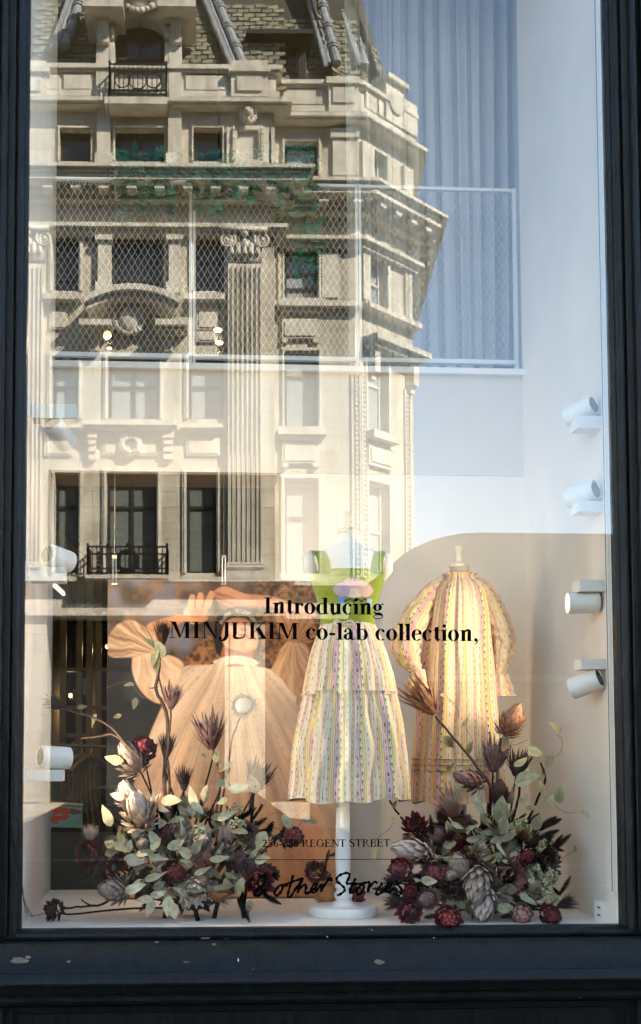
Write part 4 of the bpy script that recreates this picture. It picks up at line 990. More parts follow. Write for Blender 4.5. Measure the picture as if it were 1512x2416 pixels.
# ------------------------------------------------------------------ ivy plants hanging over the ledge upstairs
mat('ivy_leaf', (.016, .115, .055), .5, rand=.35, var=.2, scale=20)
mat('planter_white', (.72, .69, .62), .6)
def leaf_mesh(name, L, W, bend=.25, fold=.12, n=6, tip=1.0, m='ivy_leaf'):
    lb = MB(); vs = []; fs = []; uvs = []
    for i in range(n + 1):
        t = i / n; w_ = W / 2 * math.sin(math.pi * min(1, t ** .8 * .98 + .02)) ** .85 * (1 - .25 * t * tip); y = L * t; z = -bend * L * t * t
        for s_ in (-1, 0, 1): vs.append((s_ * w_, y, z + abs(s_) * w_ * fold)); uvs.append((.5 + .5 * s_, t + .001))
    for i in range(n):
        for s_ in (0, 1): fs.append((3 * i + s_, 3 * i + s_ + 1, 3 * i + s_ + 4, 3 * i + s_ + 3))
    lb.add(vs, fs, uvs); me = lb.mesh(name, smooth=True); me.materials.append(MATS[m]); return me
def place(me, name, parent, loc, direction, normal, s=1.):
    d = Vector(direction).normalized(); n_ = Vector(normal); n_ = (n_ - d * n_.dot(d)); n_ = n_.normalized() if n_.length > 1e-4 else d.orthogonal().normalized()
    x = d.cross(n_); m = Matrix((x * s, d * s, n_ * s)).transposed().to_4x4(); m.translation = Vector(loc) - origin_of(parent)
    o = bpy.data.objects.new(name, me); COL.objects.link(o); o.parent = parent; o.matrix_local = m; return o
ivy_me = [leaf_mesh('ivy_leaf_%s' % k, .064, .036 + .004 * k, .2, .2) for k in range(3)]
def ivy(px0, px1, py, strands, label, tail=None, top=26):
    Y = D - .02
    base = P((px0 + px1) / 2, py, Y); o = empty('trailing_ivy', (base.x, Y + .12, base.z), label, 'plant', 'ivy plants hanging over the upper ledge')
    x0, x1 = P(px0, py, Y).x, P(px1, py, Y).x
    MB().box(x0, x1, Y + .05, Y + .22, base.z - .06, base.z + .03).build('planter', 'planter_white', o)
    st = MB(); nl = 0
    for i in range(strands):
        t = (i + .5) / strands; x = x0 + (x1 - x0) * t; drop = rnd.uniform(.12, .33) if not tail else tail(t)
        p = Vector((x, Y + .10, base.z + .06)); pts = [p, p + Vector((rnd.uniform(-.01, .01), -.09, .03))]
        z = 0; q = pts[-1].copy()
        while z < drop:
            q = q + Vector((rnd.uniform(-.018, .018), rnd.uniform(-.008, .008), -.024)); z += .024; pts.append(q.copy())
            for _ in range(2):
                if nl < 297:
                    d = Vector((rnd.uniform(-1, 1), rnd.uniform(-.9, .2), rnd.uniform(-1.1, .35)))
                    place(rnd.choice(ivy_me), 'leaf', o, q, d, Vector((rnd.uniform(-.4, .4), -1, rnd.uniform(.1, .9))), rnd.uniform(.75, 1.15)); nl += 1
        st.tube(pts, .0018, 5)
        for _ in range(top // 8):
            d = Vector((rnd.uniform(-1, 1), rnd.uniform(-.6, .4), rnd.uniform(.1, 1))); place(rnd.choice(ivy_me), 'leaf', o, p + Vector((rnd.uniform(-.02, .02), rnd.uniform(-.08, .03), rnd.uniform(0, .03))), d, Vector((rnd.uniform(-.5, .5), -1, .6)), rnd.uniform(.7, 1.1)); nl += 1
    st.build('stem', 'ivy_leaf', o)
ivy(268, 408, 398, 13, 'short bushy ivy in the left trough above the mesh')
ivy(466, 600, 398, 13, 'wide ivy mat in the middle trough above the mesh')
ivy(606, 684, 396, 7, 'small ivy tuft spilling between the wide mat and the long trailing strand', tail=lambda t: .10 + .08 * t)
ivy(688, 730, 380, 6, 'long ivy strand trailing furthest down at the right end', tail=lambda t: .66 if .3 < t < .8 else .34, top=40)

# ------------------------------------------------------------------ pendant lamps upstairs (lit)
mat('bulb_warm', (1, .85, .6), .4, emit=(1, .56, .20), estr=.34)
def glowing(name, px, py, Y, r, label, energy=1.5, group=None, flat=False):
    c = P(px, py, Y); o = empty(name, (c.x, c.y, c.z), label, 'lamp', group)
    MB().ball(c, (r, r, r * (.45 if flat else 1)), 14, 10).build('bulb', 'bulb_warm', o, smooth=True)
    top = 6.9 if c.z > ZSP1 - .4 and c.z > 2.9 else ZSP0 + .1
    s_ = MB(); s_.tube([c + Vector((0, 0, r * .4)), Vector((c.x, c.y, top))], .004, 6); s_.lathe([(r * .4, r * .55), (r * .55, r * .75), (r * .2, r * 1.3)], c, 12); s_.build('cord', 'iron', o)
    ld = bpy.data.lights.new(name + '_light', 'POINT'); ld.energy = energy; ld.color = (1, .72, .42); ld.shadow_soft_size = r
    lo = bpy.data.objects.new('light', ld); COL.objects.link(lo); lo.parent = o; lo.location = (0, 0, -r * 1.6)
    return o
glowing('pendant_lamp', 253, 790, 3.2, .028, 'lit round pendant bulb upstairs behind the left mesh panel', 3.2)
glowing('pendant_lamp', 258, 821, 5.4, .022, 'smaller lit pendant below the round bulb upstairs, behind the left mesh panel', 1.4, flat=True)
glowing('pendant_lamp', 514, 778, 3.6, .032, 'upper of the two lit pendants upstairs behind the middle mesh panel', 2.4, flat=True)
glowing('pendant_lamp', 517, 808, 4.2, .032, 'lower of the two lit pendants upstairs behind the middle mesh panel', 2.4, flat=True)
# small things standing on the upstairs floor by the ledge
mat('jar_teal', (.05, .10, .13), .4)
s = MB(); a = P(150, 857, D + .5); s.lathe([(.03, -.06), (.035, 0), (.02, .04), (.03, .06)], a, 14); tag(s.build('dark_vase', 'jar_teal', smooth=True), 'small dark vase behind the ledge at far left', 'vase')
s = MB(); a = P(1125, 872, D + .18); s.lathe([(.018, -.03), (.022, 0), (.012, .02), (.02, .032), (.004, .045)], a, 12); tag(s.build('small_bottle', 'jar_teal', smooth=True), 'small dark bottle on the ledge under the curtain', 'bottle')
s = MB(); a = P(1190, 872, D + .22); s.ball(a, (.075, .05, .035), 14, 8); tag(s.build('dark_bowl', 'jar_teal', smooth=True), 'low dark bowl on the ledge right of the bottle', 'bowl')

# ------------------------------------------------------------------ in the dim shop behind the opening
mat('column_gold', (.16, .115, .045), .5, var=.25, scale=3)
mat('hanger_wood', (.26, .14, .06), .45, var=.3, scale=12)
mat('garment_gold', (.20, .15, .07), .7, var=.25, scale=6)
mat('mirror_pale', (.30, .32, .34), .1, metal=.6)
cabinet = empty('shop_screen', (P(170, 1700, 4.0).x, 4.0, 0), 'brass framed glazed screen in the dim shop at far left', 'screen')
for x in (148, 186, 210, 232): MB().box(P(x, 1700, 4.0).x - .022, P(x, 1700, 4.0).x + .022, 3.98, 4.04, .02, 2.9).build('upright', 'brass', cabinet)
for y in (1580, 1670, 1735, 1440): z = P(180, y, 4).z; MB().box(P(150, y, 4).x, P(252, y, 4).x, 3.985, 4.035, z - .015, z + .015).build('crossbar', 'brass', cabinet)
for x, y, w_, h_ in ((196, 1620, 18, 40), (176, 1770, 12, 40), (232, 1640, 10, 50), (176, 1640, 10, 30)):
    a = P(x, y, 4.3); k = 1 / scale_at(4.3); MB().box(a.x - w_ * k / 2, a.x + w_ * k / 2, 4.3, 4.32, a.z - h_ * k / 2, a.z + h_ * k / 2).build('pane', 'mirror_pale', cabinet)
for x, y, r_ in ((220, 1680, .05), (133, 1690, .05)):
    a = P(x, 1700, 5.2); MB().lathe([(r_, 0), (r_, 2.9)], (a.x, a.y, .02), 16).build('pillar_tmp', 'column_gold', smooth=True)
for o in [q for q in COL.objects if q.name.startswith('pillar_tmp')]: o.name = 'gold_pillar'
pl_ = [q for q in COL.objects if q.name.startswith('gold_pillar')]
for o, lb in zip(pl_, ('slim gold pillar seen through the glazed screen', 'slim gold pillar just inside the left side wall')): tag(o, lb, 'pillar', 'gold pillars in the shop')
# clothes rail with hangers and a garment
cr = empty('clothes_rail', (P(200, 1760, 2.4).x, 2.4, .02), 'brass clothes rail in the dim shop above the turquoise picture', 'clothes rail')
a = P(118, 1758, 2.4); b = P(262, 1762, 2.4); MB().tube([a, b], .012, 10).build('rail', 'brass', cr)
for q in (a, b): MB().tube([q, (q.x, q.y, .02)], .012, 10).build('leg', 'brass', cr)
for i, (x, lab) in enumerate(((172, 'wooden hanger nearest the wall on the clothes rail'), (192, 'middle wooden hanger on the clothes rail'), (214, 'wooden hanger furthest right on the clothes rail'))):
    c = P(x, 1758, 2.4); h = empty('wooden_hanger', c, lab, 'hanger', 'hangers on the clothes rail'); m = MB()
    yy = Vector((.55, .83, 0)).normalized()
    m.tube([c - yy * .2 - Vector((0, 0, .15)), c - yy * .08 - Vector((0, 0, .08)), c - Vector((0, 0, .06)), c + yy * .08 - Vector((0, 0, .08)), c + yy * .2 - Vector((0, 0, .15))], [.012, .016, .016, .016, .012], 8); m.build('shoulder', 'hanger_wood', h, smooth=True)
    MB().tube([c - Vector((0, 0, .06)), c + Vector((.01, 0, .0)), c + Vector((0, 0, .02)), c + Vector((-.012, 0, .0))], .002, 5).build('hook', 'steel', h)
c = P(192, 1850, 2.45)
def garm(a_, b_): 
    wv = .10 + .03 * b_ - .02 * math.sin(b_ * 6); return (c.x + (a_ - .5) * 2 * wv, c.y + .05 * math.sin(a_ * 22) * (.4 + b_), c.z + .20 - .62 * b_ - .10 * abs(a_ - .5))
gg = MB().grid(garm, 40, 14).build('hanging_garment', 'garment_gold', smooth=True); tag(gg, 'ochre garment hanging from the clothes rail', 'garment')
for x, y, Y, lb in ((166, 1640, 5.0, 'lit spot in the dim shop lower right of the pillar'), (140, 1605, 5.6, 'lit spot beside the side wall in the dim shop'), (253, 1525, 4.6, 'lit spot at the left edge of the poster')):
    glowing('ceiling_spot', x, y, Y, .018, lb, .35)
# strip lamp under the shop ceiling
a, b = P(124, 1378, 1.75), P(150, 1402, 2.6); tl = empty('strip_lamp', (a + b) / 2, 'short lit strip lamp under the lower left spotlight', 'lamp')
MB().tube([a, b], .010, 8).build('tube', mat('tube_light', (1, .95, .85), .4, emit=(1, .80, .50), estr=.6), tl); MB().bar(a + Vector((0, 0, .016)), b + Vector((0, 0, .016)), .02, .012).build('housing', 'white_metal', tl)
# stair stringer glimpsed at the left of the opening
st = MB(); st.bar(P(100, 1130, 3.0), P(262, 1330, 3.6), .03, .16); st.bar(P(100, 1215, 3.05), P(215, 1345, 3.5), .02, .04)
tag(st.build('stair_rail', mat('stair_wood', (.22, .15, .09), .5, var=.3, scale=10)), 'sloping wooden stair rail in the dark upper part of the shop', 'stair rail')
# ------------------------------------------------------------------ striped cotton: stripes from UV (u across in metres, v along in metres)
def fabric_mat(name, period=.17, warm=(1, 1, 1)):
    m = bpy.data.materials.new(name); m.use_nodes = True; MATS[name] = m; nt = m.node_tree; n = nt.nodes; l = nt.links; b = n['Principled BSDF']
    b.inputs['Roughness'].default_value = .85; b.inputs['Specular IOR Level'].default_value = .2; b.inputs['Sheen Weight'].default_value = .15
    uv = n.new('ShaderNodeUVMap'); sx = n.new('ShaderNodeSeparateXYZ'); l.new(uv.outputs['UV'], sx.inputs[0])
    def M(op, a, b_=None, c=None):
        q = n.new('ShaderNodeMath'); q.operation = op
        for i, v in enumerate((a, b_, c)):
            if v is None: continue
            if isinstance(v, (int, float)): q.inputs[i].default_value = v
            else: l.new(v, q.inputs[i])
        return q.outputs[0]
    wz = n.new('ShaderNodeTexNoise'); wz.inputs['Scale'].default_value = 7; wz.inputs['Detail'].default_value = 2; l.new(uv.outputs['UV'], wz.inputs['Vector'])
    t = M('FRACT', M('DIVIDE', M('ADD', sx.outputs[0], M('MULTIPLY', M('SUBTRACT', wz.outputs['Fac'], .5), .022)), period)); v = sx.outputs[1]
    r = n.new('ShaderNodeValToRGB'); cr = r.color_ramp; cr.interpolation = 'CONSTANT'
    pink, blue, mint, yel, cream, red, beige, lil = (.74, .44, .43), (.05, .13, .34), (.66, .70, .50), (.74, .52, .11), (.80, .71, .53), (.55, .09, .07), (.72, .52, .40), (.72, .50, .48)
    stops = [(0, pink), (.155, blue), (.17, mint), (.235, yel), (.27, cream), (.295, yel), (.33, cream), (.47, yel), (.485, cream), (.555, red), (.565, beige), (.645, red), (.655, cream), (.70, mint), (.74, cream), (.80, lil), (.86, yel), (.895, cream), (.92, yel), (.955, cream), (.985, blue)]
    while len(cr.elements) < len(stops): cr.elements.new(.5)
    for e, (p, c) in zip(cr.elements, stops): e.position = p; e.color = (*[x * y for x, y in zip(c, warm)], 1)
    l.new(t, r.inputs['Fac']); col = r.outputs['Color']
    def motif(col, tc, half, per, duty, color, shift=0.):
        near = M('LESS_THAN', M('ABSOLUTE', M('SUBTRACT', t, tc)), half)
        s_ = M('FRACT', M('ADD', M('DIVIDE', v, per), shift)); on = M('LESS_THAN', s_, duty)
        f = M('MULTIPLY', near, on); mx = n.new('ShaderNodeMixRGB'); l.new(f, mx.inputs['Fac']); l.new(col, mx.inputs['Color1']); mx.inputs['Color2'].default_value = (*color, 1); return mx.outputs['Color']
    g = (.04, .20, .07)
    col = motif(col, .078, .022, .070, .20, g); col = motif(col, .078, .014, .070, .10, (.14, .24, .50), .62); col = motif(col, .078, .006, .035, .5, g, .2)
    col = motif(col, .203, .020, .034, .30, g); col = motif(col, .203, .010, .034, .20, (.60, .10, .05), .65)
    col = motif(col, .40, .016, .060, .25, (.22, .34, .58)); col = motif(col, .40, .010, .060, .15, (.70, .30, .08), .5)
    col = motif(col, .605, .010, .030, .35, (.35, .12, .16)); col = motif(col, .72, .006, .080, .45, (.20, .36, .16)); col = motif(col, .72, .012, .080, .12, (.60, .08, .06), .55); col = motif(col, .83, .012, .040, .3, (.12, .25, .14))
    nz = n.new('ShaderNodeTexNoise'); nz.inputs['Scale'].default_value = 60; tc = n.new('ShaderNodeTexCoord'); l.new(tc.outputs['Object'], nz.inputs['Vector'])
    bp = n.new('ShaderNodeBump'); bp.inputs['Strength'].default_value = .12; bp.inputs['Distance'].default_value = .004; l.new(nz.outputs['Fac'], bp.inputs['Height']); l.new(bp.outputs['Normal'], b.inputs['Normal'])
    l.new(col, b.inputs['Base Color']); return m
fabric_mat('striped_cotton', .150); fabric_mat('striped_cotton_dress', .150, (1.0, .92, .86))
mat('mannequin_cream', (.76, .74, .69), .55, var=.03, scale=8)
mat('mannequin_linen', (.50, .44, .34), .8, var=.12, scale=60)
mat('turned_wood_pale', (.72, .66, .54), .5, var=.12, scale=10)
mat('stand_white', (.80, .80, .79), .45, var=.03, scale=12)

def noise_folds(seed, ks=((7, 1.), (11, .7), (17, .5), (23, .35))):
    rr = random.Random(seed); ph = [rr.uniform(0, 6.28) for _ in ks]; tot = sum(a for _, a in ks)
    return lambda th: sum(a * math.sin(k * th + p + .6 * math.sin(th * 2 + p)) for (k, a), p in zip(ks, ph)) / tot
def shell(mb, rows, n, fold=None, uvk=1., th0=0., th1=2 * math.pi, nv=None, colf=None, uvoff=0., hem=0.):
    """rows: (z, centre x, centre y, half width, half depth, fold amplitude); front (towards the street) is theta = -90 deg"""
    rows = sorted(rows, key=lambda r_: -r_[0]); zz = [r_[0] for r_ in rows]; nv = nv or 40
    def at(b):
        z = zz[0] + (zz[-1] - zz[0]) * b; return [z] + [float(np.interp(-z, [-q for q in zz], [(r_[k] if len(r_) > k else 0.) for r_ in rows])) for k in range(1, 7)]
    full = th1 - th0 > 6.2
    def fn(a, b):
        z, cx, cy, hw_, hd, fa, fb = at(b); th = th0 + (th1 - th0) * a - math.pi / 2
        f = 1 + fa * (fold(th + .05 * math.sin(b * 9)) if fold else 0) + fb * (math.sin(47 * th + 1.5 * math.sin(5 * th)) * .6 + math.sin(31 * th + 2) * .4); e = 2.25
        c_, s_ = math.cos(th), math.sin(th); k = (abs(c_) ** e + abs(s_) ** e) ** (-1 / e)
        return (cx + hw_ * c_ * k * f, cy + hd * s_ * k * f, z - hem * b ** 5 * (math.sin(3 * th + 1) + .6 * math.sin(8 * th)))
    mb.grid(fn, n, nv, False, uvf=lambda a, b: (uvoff + a * uvk, (zz[0] - zz[-1]) * b + .001), colf=(lambda a, b: colf(fn(a, b), a, b)) if colf else None)
    return mb

# ------------------------------------------------------------------ mannequin in green top and tiered skirt
Y1 = .42; k1 = 1 / scale_at(Y1)
def z1(py): return P(815, py, Y1).z
def x1(px, py=1700): return P(px, py, Y1).x
base1 = P(810, 2150, Y1); CX1 = x1(819, 1600)
m1 = empty('mannequin', (base1.x, Y1, FZ), 'white dress form on a turned white stand, wearing the green top and tiered skirt', 'mannequin')
def row(py, l_, r_, depth, fa=0., fb=0.): a, b = x1(l_, py), x1(r_, py); return (z1(py), (a + b) / 2, Y1, (b - a) / 2, depth, fa, fb)
bd = MB(); shell(bd, [row(1258, 797, 847, .042), row(1270, 795, 848, .044), row(1284, 788, 856, .05), row(1294, 770, 872, .062), row(1303, 750, 890, .075), row(1312, 736, 906, .088), row(1322, 733, 909, .095), row(1345, 744, 898, .105), row(1372, 745, 896, .120), row(1400, 752, 888, .115), row(1474, 762, 876, .088), row(1530, 745, 892, .11), row(1600, 740, 897, .11)], 64, nv=60)
bd.build('torso', 'mannequin_cream', m1, smooth=True)
for sg, pts in ((-1, [(745, 1308), (735, 1320), (736, 1345), (743, 1366)]), (1, [(895, 1308), (907, 1320), (907, 1345), (898, 1366)])):
    MB().tube([P(x, y, Y1 + .0) for x, y in pts], [.030, .038, .036, .022], 14).build('shoulder_cap', 'mannequin_cream', m1, smooth=True)
nk = MB(); c0 = P(821, 1258, Y1); nk.lathe([(.047, -.004), (.048, .004), (.046, .012), (.030, .020), (.020, .026), (.019, .030), (.023, .034), (.023, .042), (.017, .048), (.016, .055), (.019, .075), (.0215, .092), (.020, .095)], c0, 28)
nk.build('neck_cap', 'turned_wood_pale', m1, smooth=True)
po = MB(); c0 = Vector((base1.x, Y1, FZ))
po.lathe([(.143, .0), (.148, .006), (.148, .030), (.140, .040), (.060, .043), (.050, .047), (.046, .056), (.034, .060), (.030, .066), (.036, .074), (.040, .085), (.036, .097), (.030, .102), (.028, .112), (.034, .118), (.034, .128), (.026, .136), (.030, .16), (.033, .25), (.030, .40), (.024, .55), (.024, 1.0)], c0, 40)
po.build('stand', 'stand_white', m1, smooth=True)
for o in m1.children:
    if o.name.startswith('stand'):
        md_ = o.modifiers.new('edge', 'EDGE_SPLIT'); md_.split_angle = R(40)
# green knitted top (its colours are knitted in)
vcol_mat('green_knit', .95, bump=.35, bscale=350, spec=.15)
MATS['green_knit'].node_tree.nodes['Principled BSDF'].inputs['Sheen Weight'].default_value = .3
top = empty('knitted_top', (CX1, Y1, z1(1474)), 'lime green knitted square-neck top with a pink cloud motif on the mannequin', 'top')
GREEN, PINK, CREAM_, BLUE_, LILAC, DK = (.21, .29, .006), (.72, .42, .43), (.78, .68, .56), (.14, .30, .62), (.56, .40, .56), (.03, .03, .03)
def knit(p, a, b):
    px_, dz = (p[0] - CX1) / k1, (z1(1400) - p[2]) / k1 + 1400
    X, Yp = px_ + 819, dz
    if p[1] > Y1: return GREEN
    def inE(cx, cy, rx, ry): return ((X - cx) / rx) ** 2 + ((Yp - cy) / ry) ** 2 < 1
    if inE(822, 1390, 26, 17) or inE(799, 1400, 21, 16) or inE(851, 1401, 21, 16) or inE(826, 1405, 30, 14):
        if inE(799, 1402, 18, 15): return LILAC
        if inE(852, 1403, 17, 13): return (.74, .50, .40)
        if inE(826, 1409, 17, 11): return CREAM_
        return PINK
    if 790 < X < 803 and 1416 < Yp < 1434: return BLUE_
    if 858 < X < 872 and 1420 < Yp < 1438: return (.35, .48, .66)
    if 803 < X < 858 and abs(Yp - 1424 - 3 * math.sin((X - 803) * .35)) < 3.2: return DK
    return tuple(g_ * (1 + .05 * math.sin(X * 2.1)) for g_ in GREEN)
tb = MB(); g_ = .006
shell(tb, [(z1(py), q[1], q[2], q[3] + g_, q[4] + g_, 0) for py, q in ((py, row(py, l_, r_, d_)) for py, l_, r_, d_ in ((1351, 747, 895, .112), (1362, 742, 899, .119), (1372, 740, 901, .124), (1385, 742, 898, .124), (1400, 747, 893, .118), (1430, 755, 884, .103), (1460, 760, 879, .092), (1476, 759, 880, .090)))], 150, nv=90, colf=knit)
tb.build('bodice', 'green_knit', top, smooth=True)
def strap(pts, ws):
    s_ = MB(); L = []
    pts3 = smooth_path(pts, 5); k = len(pts3); vs = []; cols = []
    for i, p in enumerate(pts3):
        w_ = np.interp(i / (k - 1) * (len(ws) - 1), range(len(ws)), ws); vs += [p + Vector((-w_, 0, 0)), p + Vector((w_, 0, 0)), p + Vector((w_, .006, 0)), p + Vector((-w_, .006, 0))]; cols += [GREEN] * 4
    s_.add(vs, [(4 * i + c, 4 * i + (c + 1) % 4, 4 * i + 4 + (c + 1) % 4, 4 * i + 4 + c) for i in range(k - 1) for c in range(4)], None, cols); return s_
for sg in (-1, 1):
    def sx_(px): return CX1 + sg * px * k1
    strap([(sx_(61), Y1 - .108, z1(1362)), (sx_(62), Y1 - .112, z1(1345)), (sx_(66), Y1 - .102, z1(1325)), (sx_(72), Y1 - .078, z1(1309)), (sx_(73), Y1 - .02, z1(1303)), (sx_(72), Y1 + .04, z1(1308)), (sx_(66), Y1 + .09, z1(1330)), (sx_(60), Y1 + .10, z1(1360))], [.028, .026, .025, .025, .025, .024, .024, .024]).build('strap', 'green_knit', top, smooth=False)
# tiered skirt
skirt = empty('tiered_skirt', (CX1, Y1, z1(1885)), 'pastel striped cotton skirt in two gathered tiers under the green top', 'skirt')
f1, f2 = noise_folds(3), noise_folds(9, ((9, 1.), (14, .8), (21, .5), (31, .3)))
ra = MB(); shell(ra, [row(1472, 758, 881, .094, .012, .02), row(1480, 755, 884, .098, .03, .03), row(1500, 748, 893, .115, .045, .02), row(1540, 733, 908, .145, .05, .008), row(1590, 722, 922, .165, .055, .004), row(1642, 713, 931, .18, .06, .01)], 240, f1, uvk=1.15, nv=50)
ra.build('upper_tier', 'striped_cotton', skirt, smooth=True)
rb = MB(); shell(rb, [row(1634, 714, 931, .184, .05, .05), row(1640, 717, 928, .180, .06, .05), row(1652, 715, 931, .186, .09, .03), row(1700, 703, 942, .20, .10), row(1780, 691, 952, .215, .11), row(1886, 681, 958, .225, .115)], 300, f2, uvk=1.75, nv=60, uvoff=.31, hem=.009)
rb.build('lower_tier', 'striped_cotton', skirt, smooth=True)
wb = MB(); shell(wb, [row(1470, 757, 882, .096, .0), row(1482, 756, 883, .099, .0)], 90, None, uvk=.62, nv=3); wb.build('waistband', 'striped_cotton', skirt, smooth=True)
bw_ = MB(); c0 = Vector((x1(800, 1480), Y1 - .105, z1(1478))); 
for a_ in (-1, 1):
    bw_.tube(smooth_path([c0, c0 + Vector((a_ * .03, -.012, .012)), c0 + Vector((a_ * .045, -.012, -.004)), c0 + Vector((a_ * .02, -.010, -.01)), c0], 5), .004, 6)
    bw_.tube(smooth_path([c0, c0 + Vector((a_ * .018, -.015, -.035)), c0 + Vector((a_ * .03, -.022, -.075))], 5), .0032, 6)
bw_.build('tie_bow', mat('tie_cream', (.72, .62, .44), .85), skirt, smooth=True)

# ------------------------------------------------------------------ mannequin in the long-sleeved dress
Y2 = .76; k2 = 1 / scale_at(Y2)
def z2(py): return P(1083, py, Y2).z
def x2(px, py=1600): return P(px, py, Y2).x
CX2 = x2(1084)
m2 = empty('mannequin', (CX2, Y2, FZ), 'linen dress form with wooden neck knob and white hands, wearing the long striped dress', 'mannequin')
def row2(py, l_, r_, depth, fa=0., fb=0.): a, b = x2(l_, py), x2(r_, py); return (z2(py), (a + b) / 2, Y2, (b - a) / 2, depth, fa, fb)
bd = MB(); shell(bd, [row2(1334, 1063, 1106, .040), row2(1350, 1061, 1106, .042), row2(1362, 1058, 1108, .05), row2(1380, 1040, 1128, .07), row2(1400, 1018, 1150, .09), row2(1460, 1030, 1140, .10), row2(1520, 1040, 1130, .09), row2(1600, 1025, 1142, .11)], 48, nv=30); bd.build('torso', 'mannequin_linen', m2, smooth=True)
nk = MB(); nk.lathe([(.042, -.004), (.043, .004), (.040, .012), (.026, .017), (.017, .020), (.0165, .026), (.017, .036), (.0135, .042), (.0135, .05), (.017, .068), (.022, .092), (.0215, .096)], Vector((CX2, Y2, z2(1337))), 28); nk.build('neck_cap', 'turned_wood_pale', m2, smooth=True)
po = MB(); po.lathe([(.14, 0), (.145, .006), (.145, .03), (.13, .04), (.05, .045), (.034, .07), (.03, .12), (.03, 1.0)], Vector((CX2, Y2 + .02, FZ)), 32); po.build('stand', 'stand_white', m2, smooth=True)
def hand_at(px, py, dirpx, sg):
    c = P(px, py, Y2 - .07); d = Vector((dirpx[0], -.15, -dirpx[1])).normalized(); x = Vector((1, 0, 0)) - d * d.x; x.normalize(); hb = MB()
    hb.tube([c - d * .05, c - d * .01, c + d * .035], [.021, .020, .026], 12)
    pal = MB()
    hb.obox(c + d * .045, x * .026, x.cross(d) * .010, d * .032)
    for i, L in enumerate((.052, .060, .056, .044)):
        b0 = c + d * .072 + x * (.021 - .014 * i); hb.tube([b0, b0 + d * L * .5 + x.cross(d) * .004, b0 + d * L + x.cross(d) * .014], [.0075, .007, .005], 8)
    b0 = c + d * .025 + x * .026 * sg; hb.tube([b0, b0 + d * .03 + x * .014 * sg, b0 + d * .055 + x * .010 * sg], [.009, .008, .005], 8)
    hb.build('hand', 'mannequin_cream', m2, smooth=True)
hand_at(1001, 1606, (.35, 1), 1); hand_at(1163, 1652, (-.22, 1), -1)
dress = empty('striped_dress', (CX2, Y2, z2(1890)), 'pastel striped cotton dress with gathered neck and full sleeves on the back mannequin', 'dress')
fd, fs_ = noise_folds(21, ((8, 1.), (13, .8), (19, .5), (29, .3))), noise_folds(5, ((6, 1.), (10, .6)))
body = MB(); shell(body, [row2(1354, 1044, 1124, .062, .07, .06), row2(1362, 1053, 1114, .052, .05, .07), row2(1368, 1048, 1120, .060, .05, .07), row2(1380, 1034, 1136, .085, .05, .05), row2(1400, 1022, 1146, .110, .06, .03), row2(1449, 1012, 1154, .130, .08, .012), row2(1559, 998, 1162, .150, .09, .006), row2(1683, 987, 1170, .165, .09, .004), row2(1780, 981, 1178, .170, .085, .004), row2(1893, 973, 1190, .175, .085, .004)], 320, fd, uvk=1.30, nv=80, uvoff=.05, hem=.010)
body.build('bodice_and_skirt', 'striped_cotton_dress', dress, smooth=True)
for py in (1790, 1803, 1816):                                # pintucks above the hem
    t_ = MB(); w_ = .172; shell(t_, [row2(py - 1.5, 979, 1181, w_ + .0, .085), row2(py + 1.5, 976.5, 1183.5, w_ + .008, .085), row2(py + 3, 979, 1181, w_, .085)], 320, fd, uvk=1.30, nv=4, uvoff=.05); t_.build('pintuck', 'striped_cotton_dress', dress, smooth=True)
def sleeve(pts, rad, label, seed, uvo):
    fo = noise_folds(seed, ((5, 1.), (8, .7), (12, .4))); v = smooth_path(pts, 6); k = len(v); rr = [float(np.interp(i / (k - 1) * (len(rad) - 1), range(len(rad)), rad)) for i in range(k)]
    s_ = MB(); n = 48; vs = []; uvs = []; x = None; Ln = 0
    for i, p in enumerate(v):
        t = (v[min(i + 1, k - 1)] - v[max(i - 1, 0)]).normalized(); ref = Vector((0, -1, 0)); x = (ref - t * ref.dot(t)).normalized(); y = t.cross(x)
        if i: Ln += (p - v[i - 1]).length
        for j in range(n + 1):
            a_ = 2 * math.pi * j / n; fr_ = max(0., (i / (k - 1) - .78) / .22); f_ = 1 + .17 * fo(a_ + 1.3 * math.sin(i * .31)) * (1 + .5 * math.sin(i * .8 + a_ * 2)) + .05 * math.sin(i * 1.1 + 3 * a_) + fr_ * .16 * math.sin(11 * a_ + i * .1); d_ = (x * math.cos(a_) * .85 + y * math.sin(a_)); vs.append(p + d_ * rr[i] * f_); uvs.append((uvo + j / n * .46, Ln + .001))
    w_ = n + 1; s_.add(vs, [(i * w_ + j, i * w_ + j + 1, (i + 1) * w_ + j + 1, (i + 1) * w_ + j) for i in range(k - 1) for j in range(n)], uvs)
    return s_.build('sleeve', 'striped_cotton_dress', dress, smooth=True)
sleeve([P(1050, 1370, Y2), P(1026, 1392, Y2 - .01), P(1000, 1428, Y2 - .01), P(968, 1480, Y2 - .03), P(955, 1518, Y2 - .045), P(963, 1552, Y2 - .06), P(976, 1574, Y2 - .07), P(982, 1584, Y2 - .075), P(986, 1600, Y2 - .08), P(988, 1628, Y2 - .085)], [.024, .044, .056, .066, .066, .056, .036, .027, .042, .060], 'l', 31, .0)
sleeve([P(1120, 1370, Y2), P(1140, 1390, Y2 - .01), P(1160, 1428, Y2 - .01), P(1180, 1478, Y2 - .03), P(1188, 1515, Y2 - .04), P(1184, 1552, Y2 - .055), P(1180, 1574, Y2 - .06), P(1178, 1588, Y2 - .065), P(1181, 1606, Y2 - .07), P(1184, 1644, Y2 - .07)], [.022, .040, .050, .054, .052, .042, .030, .024, .040, .060], 'r', 47, .2)

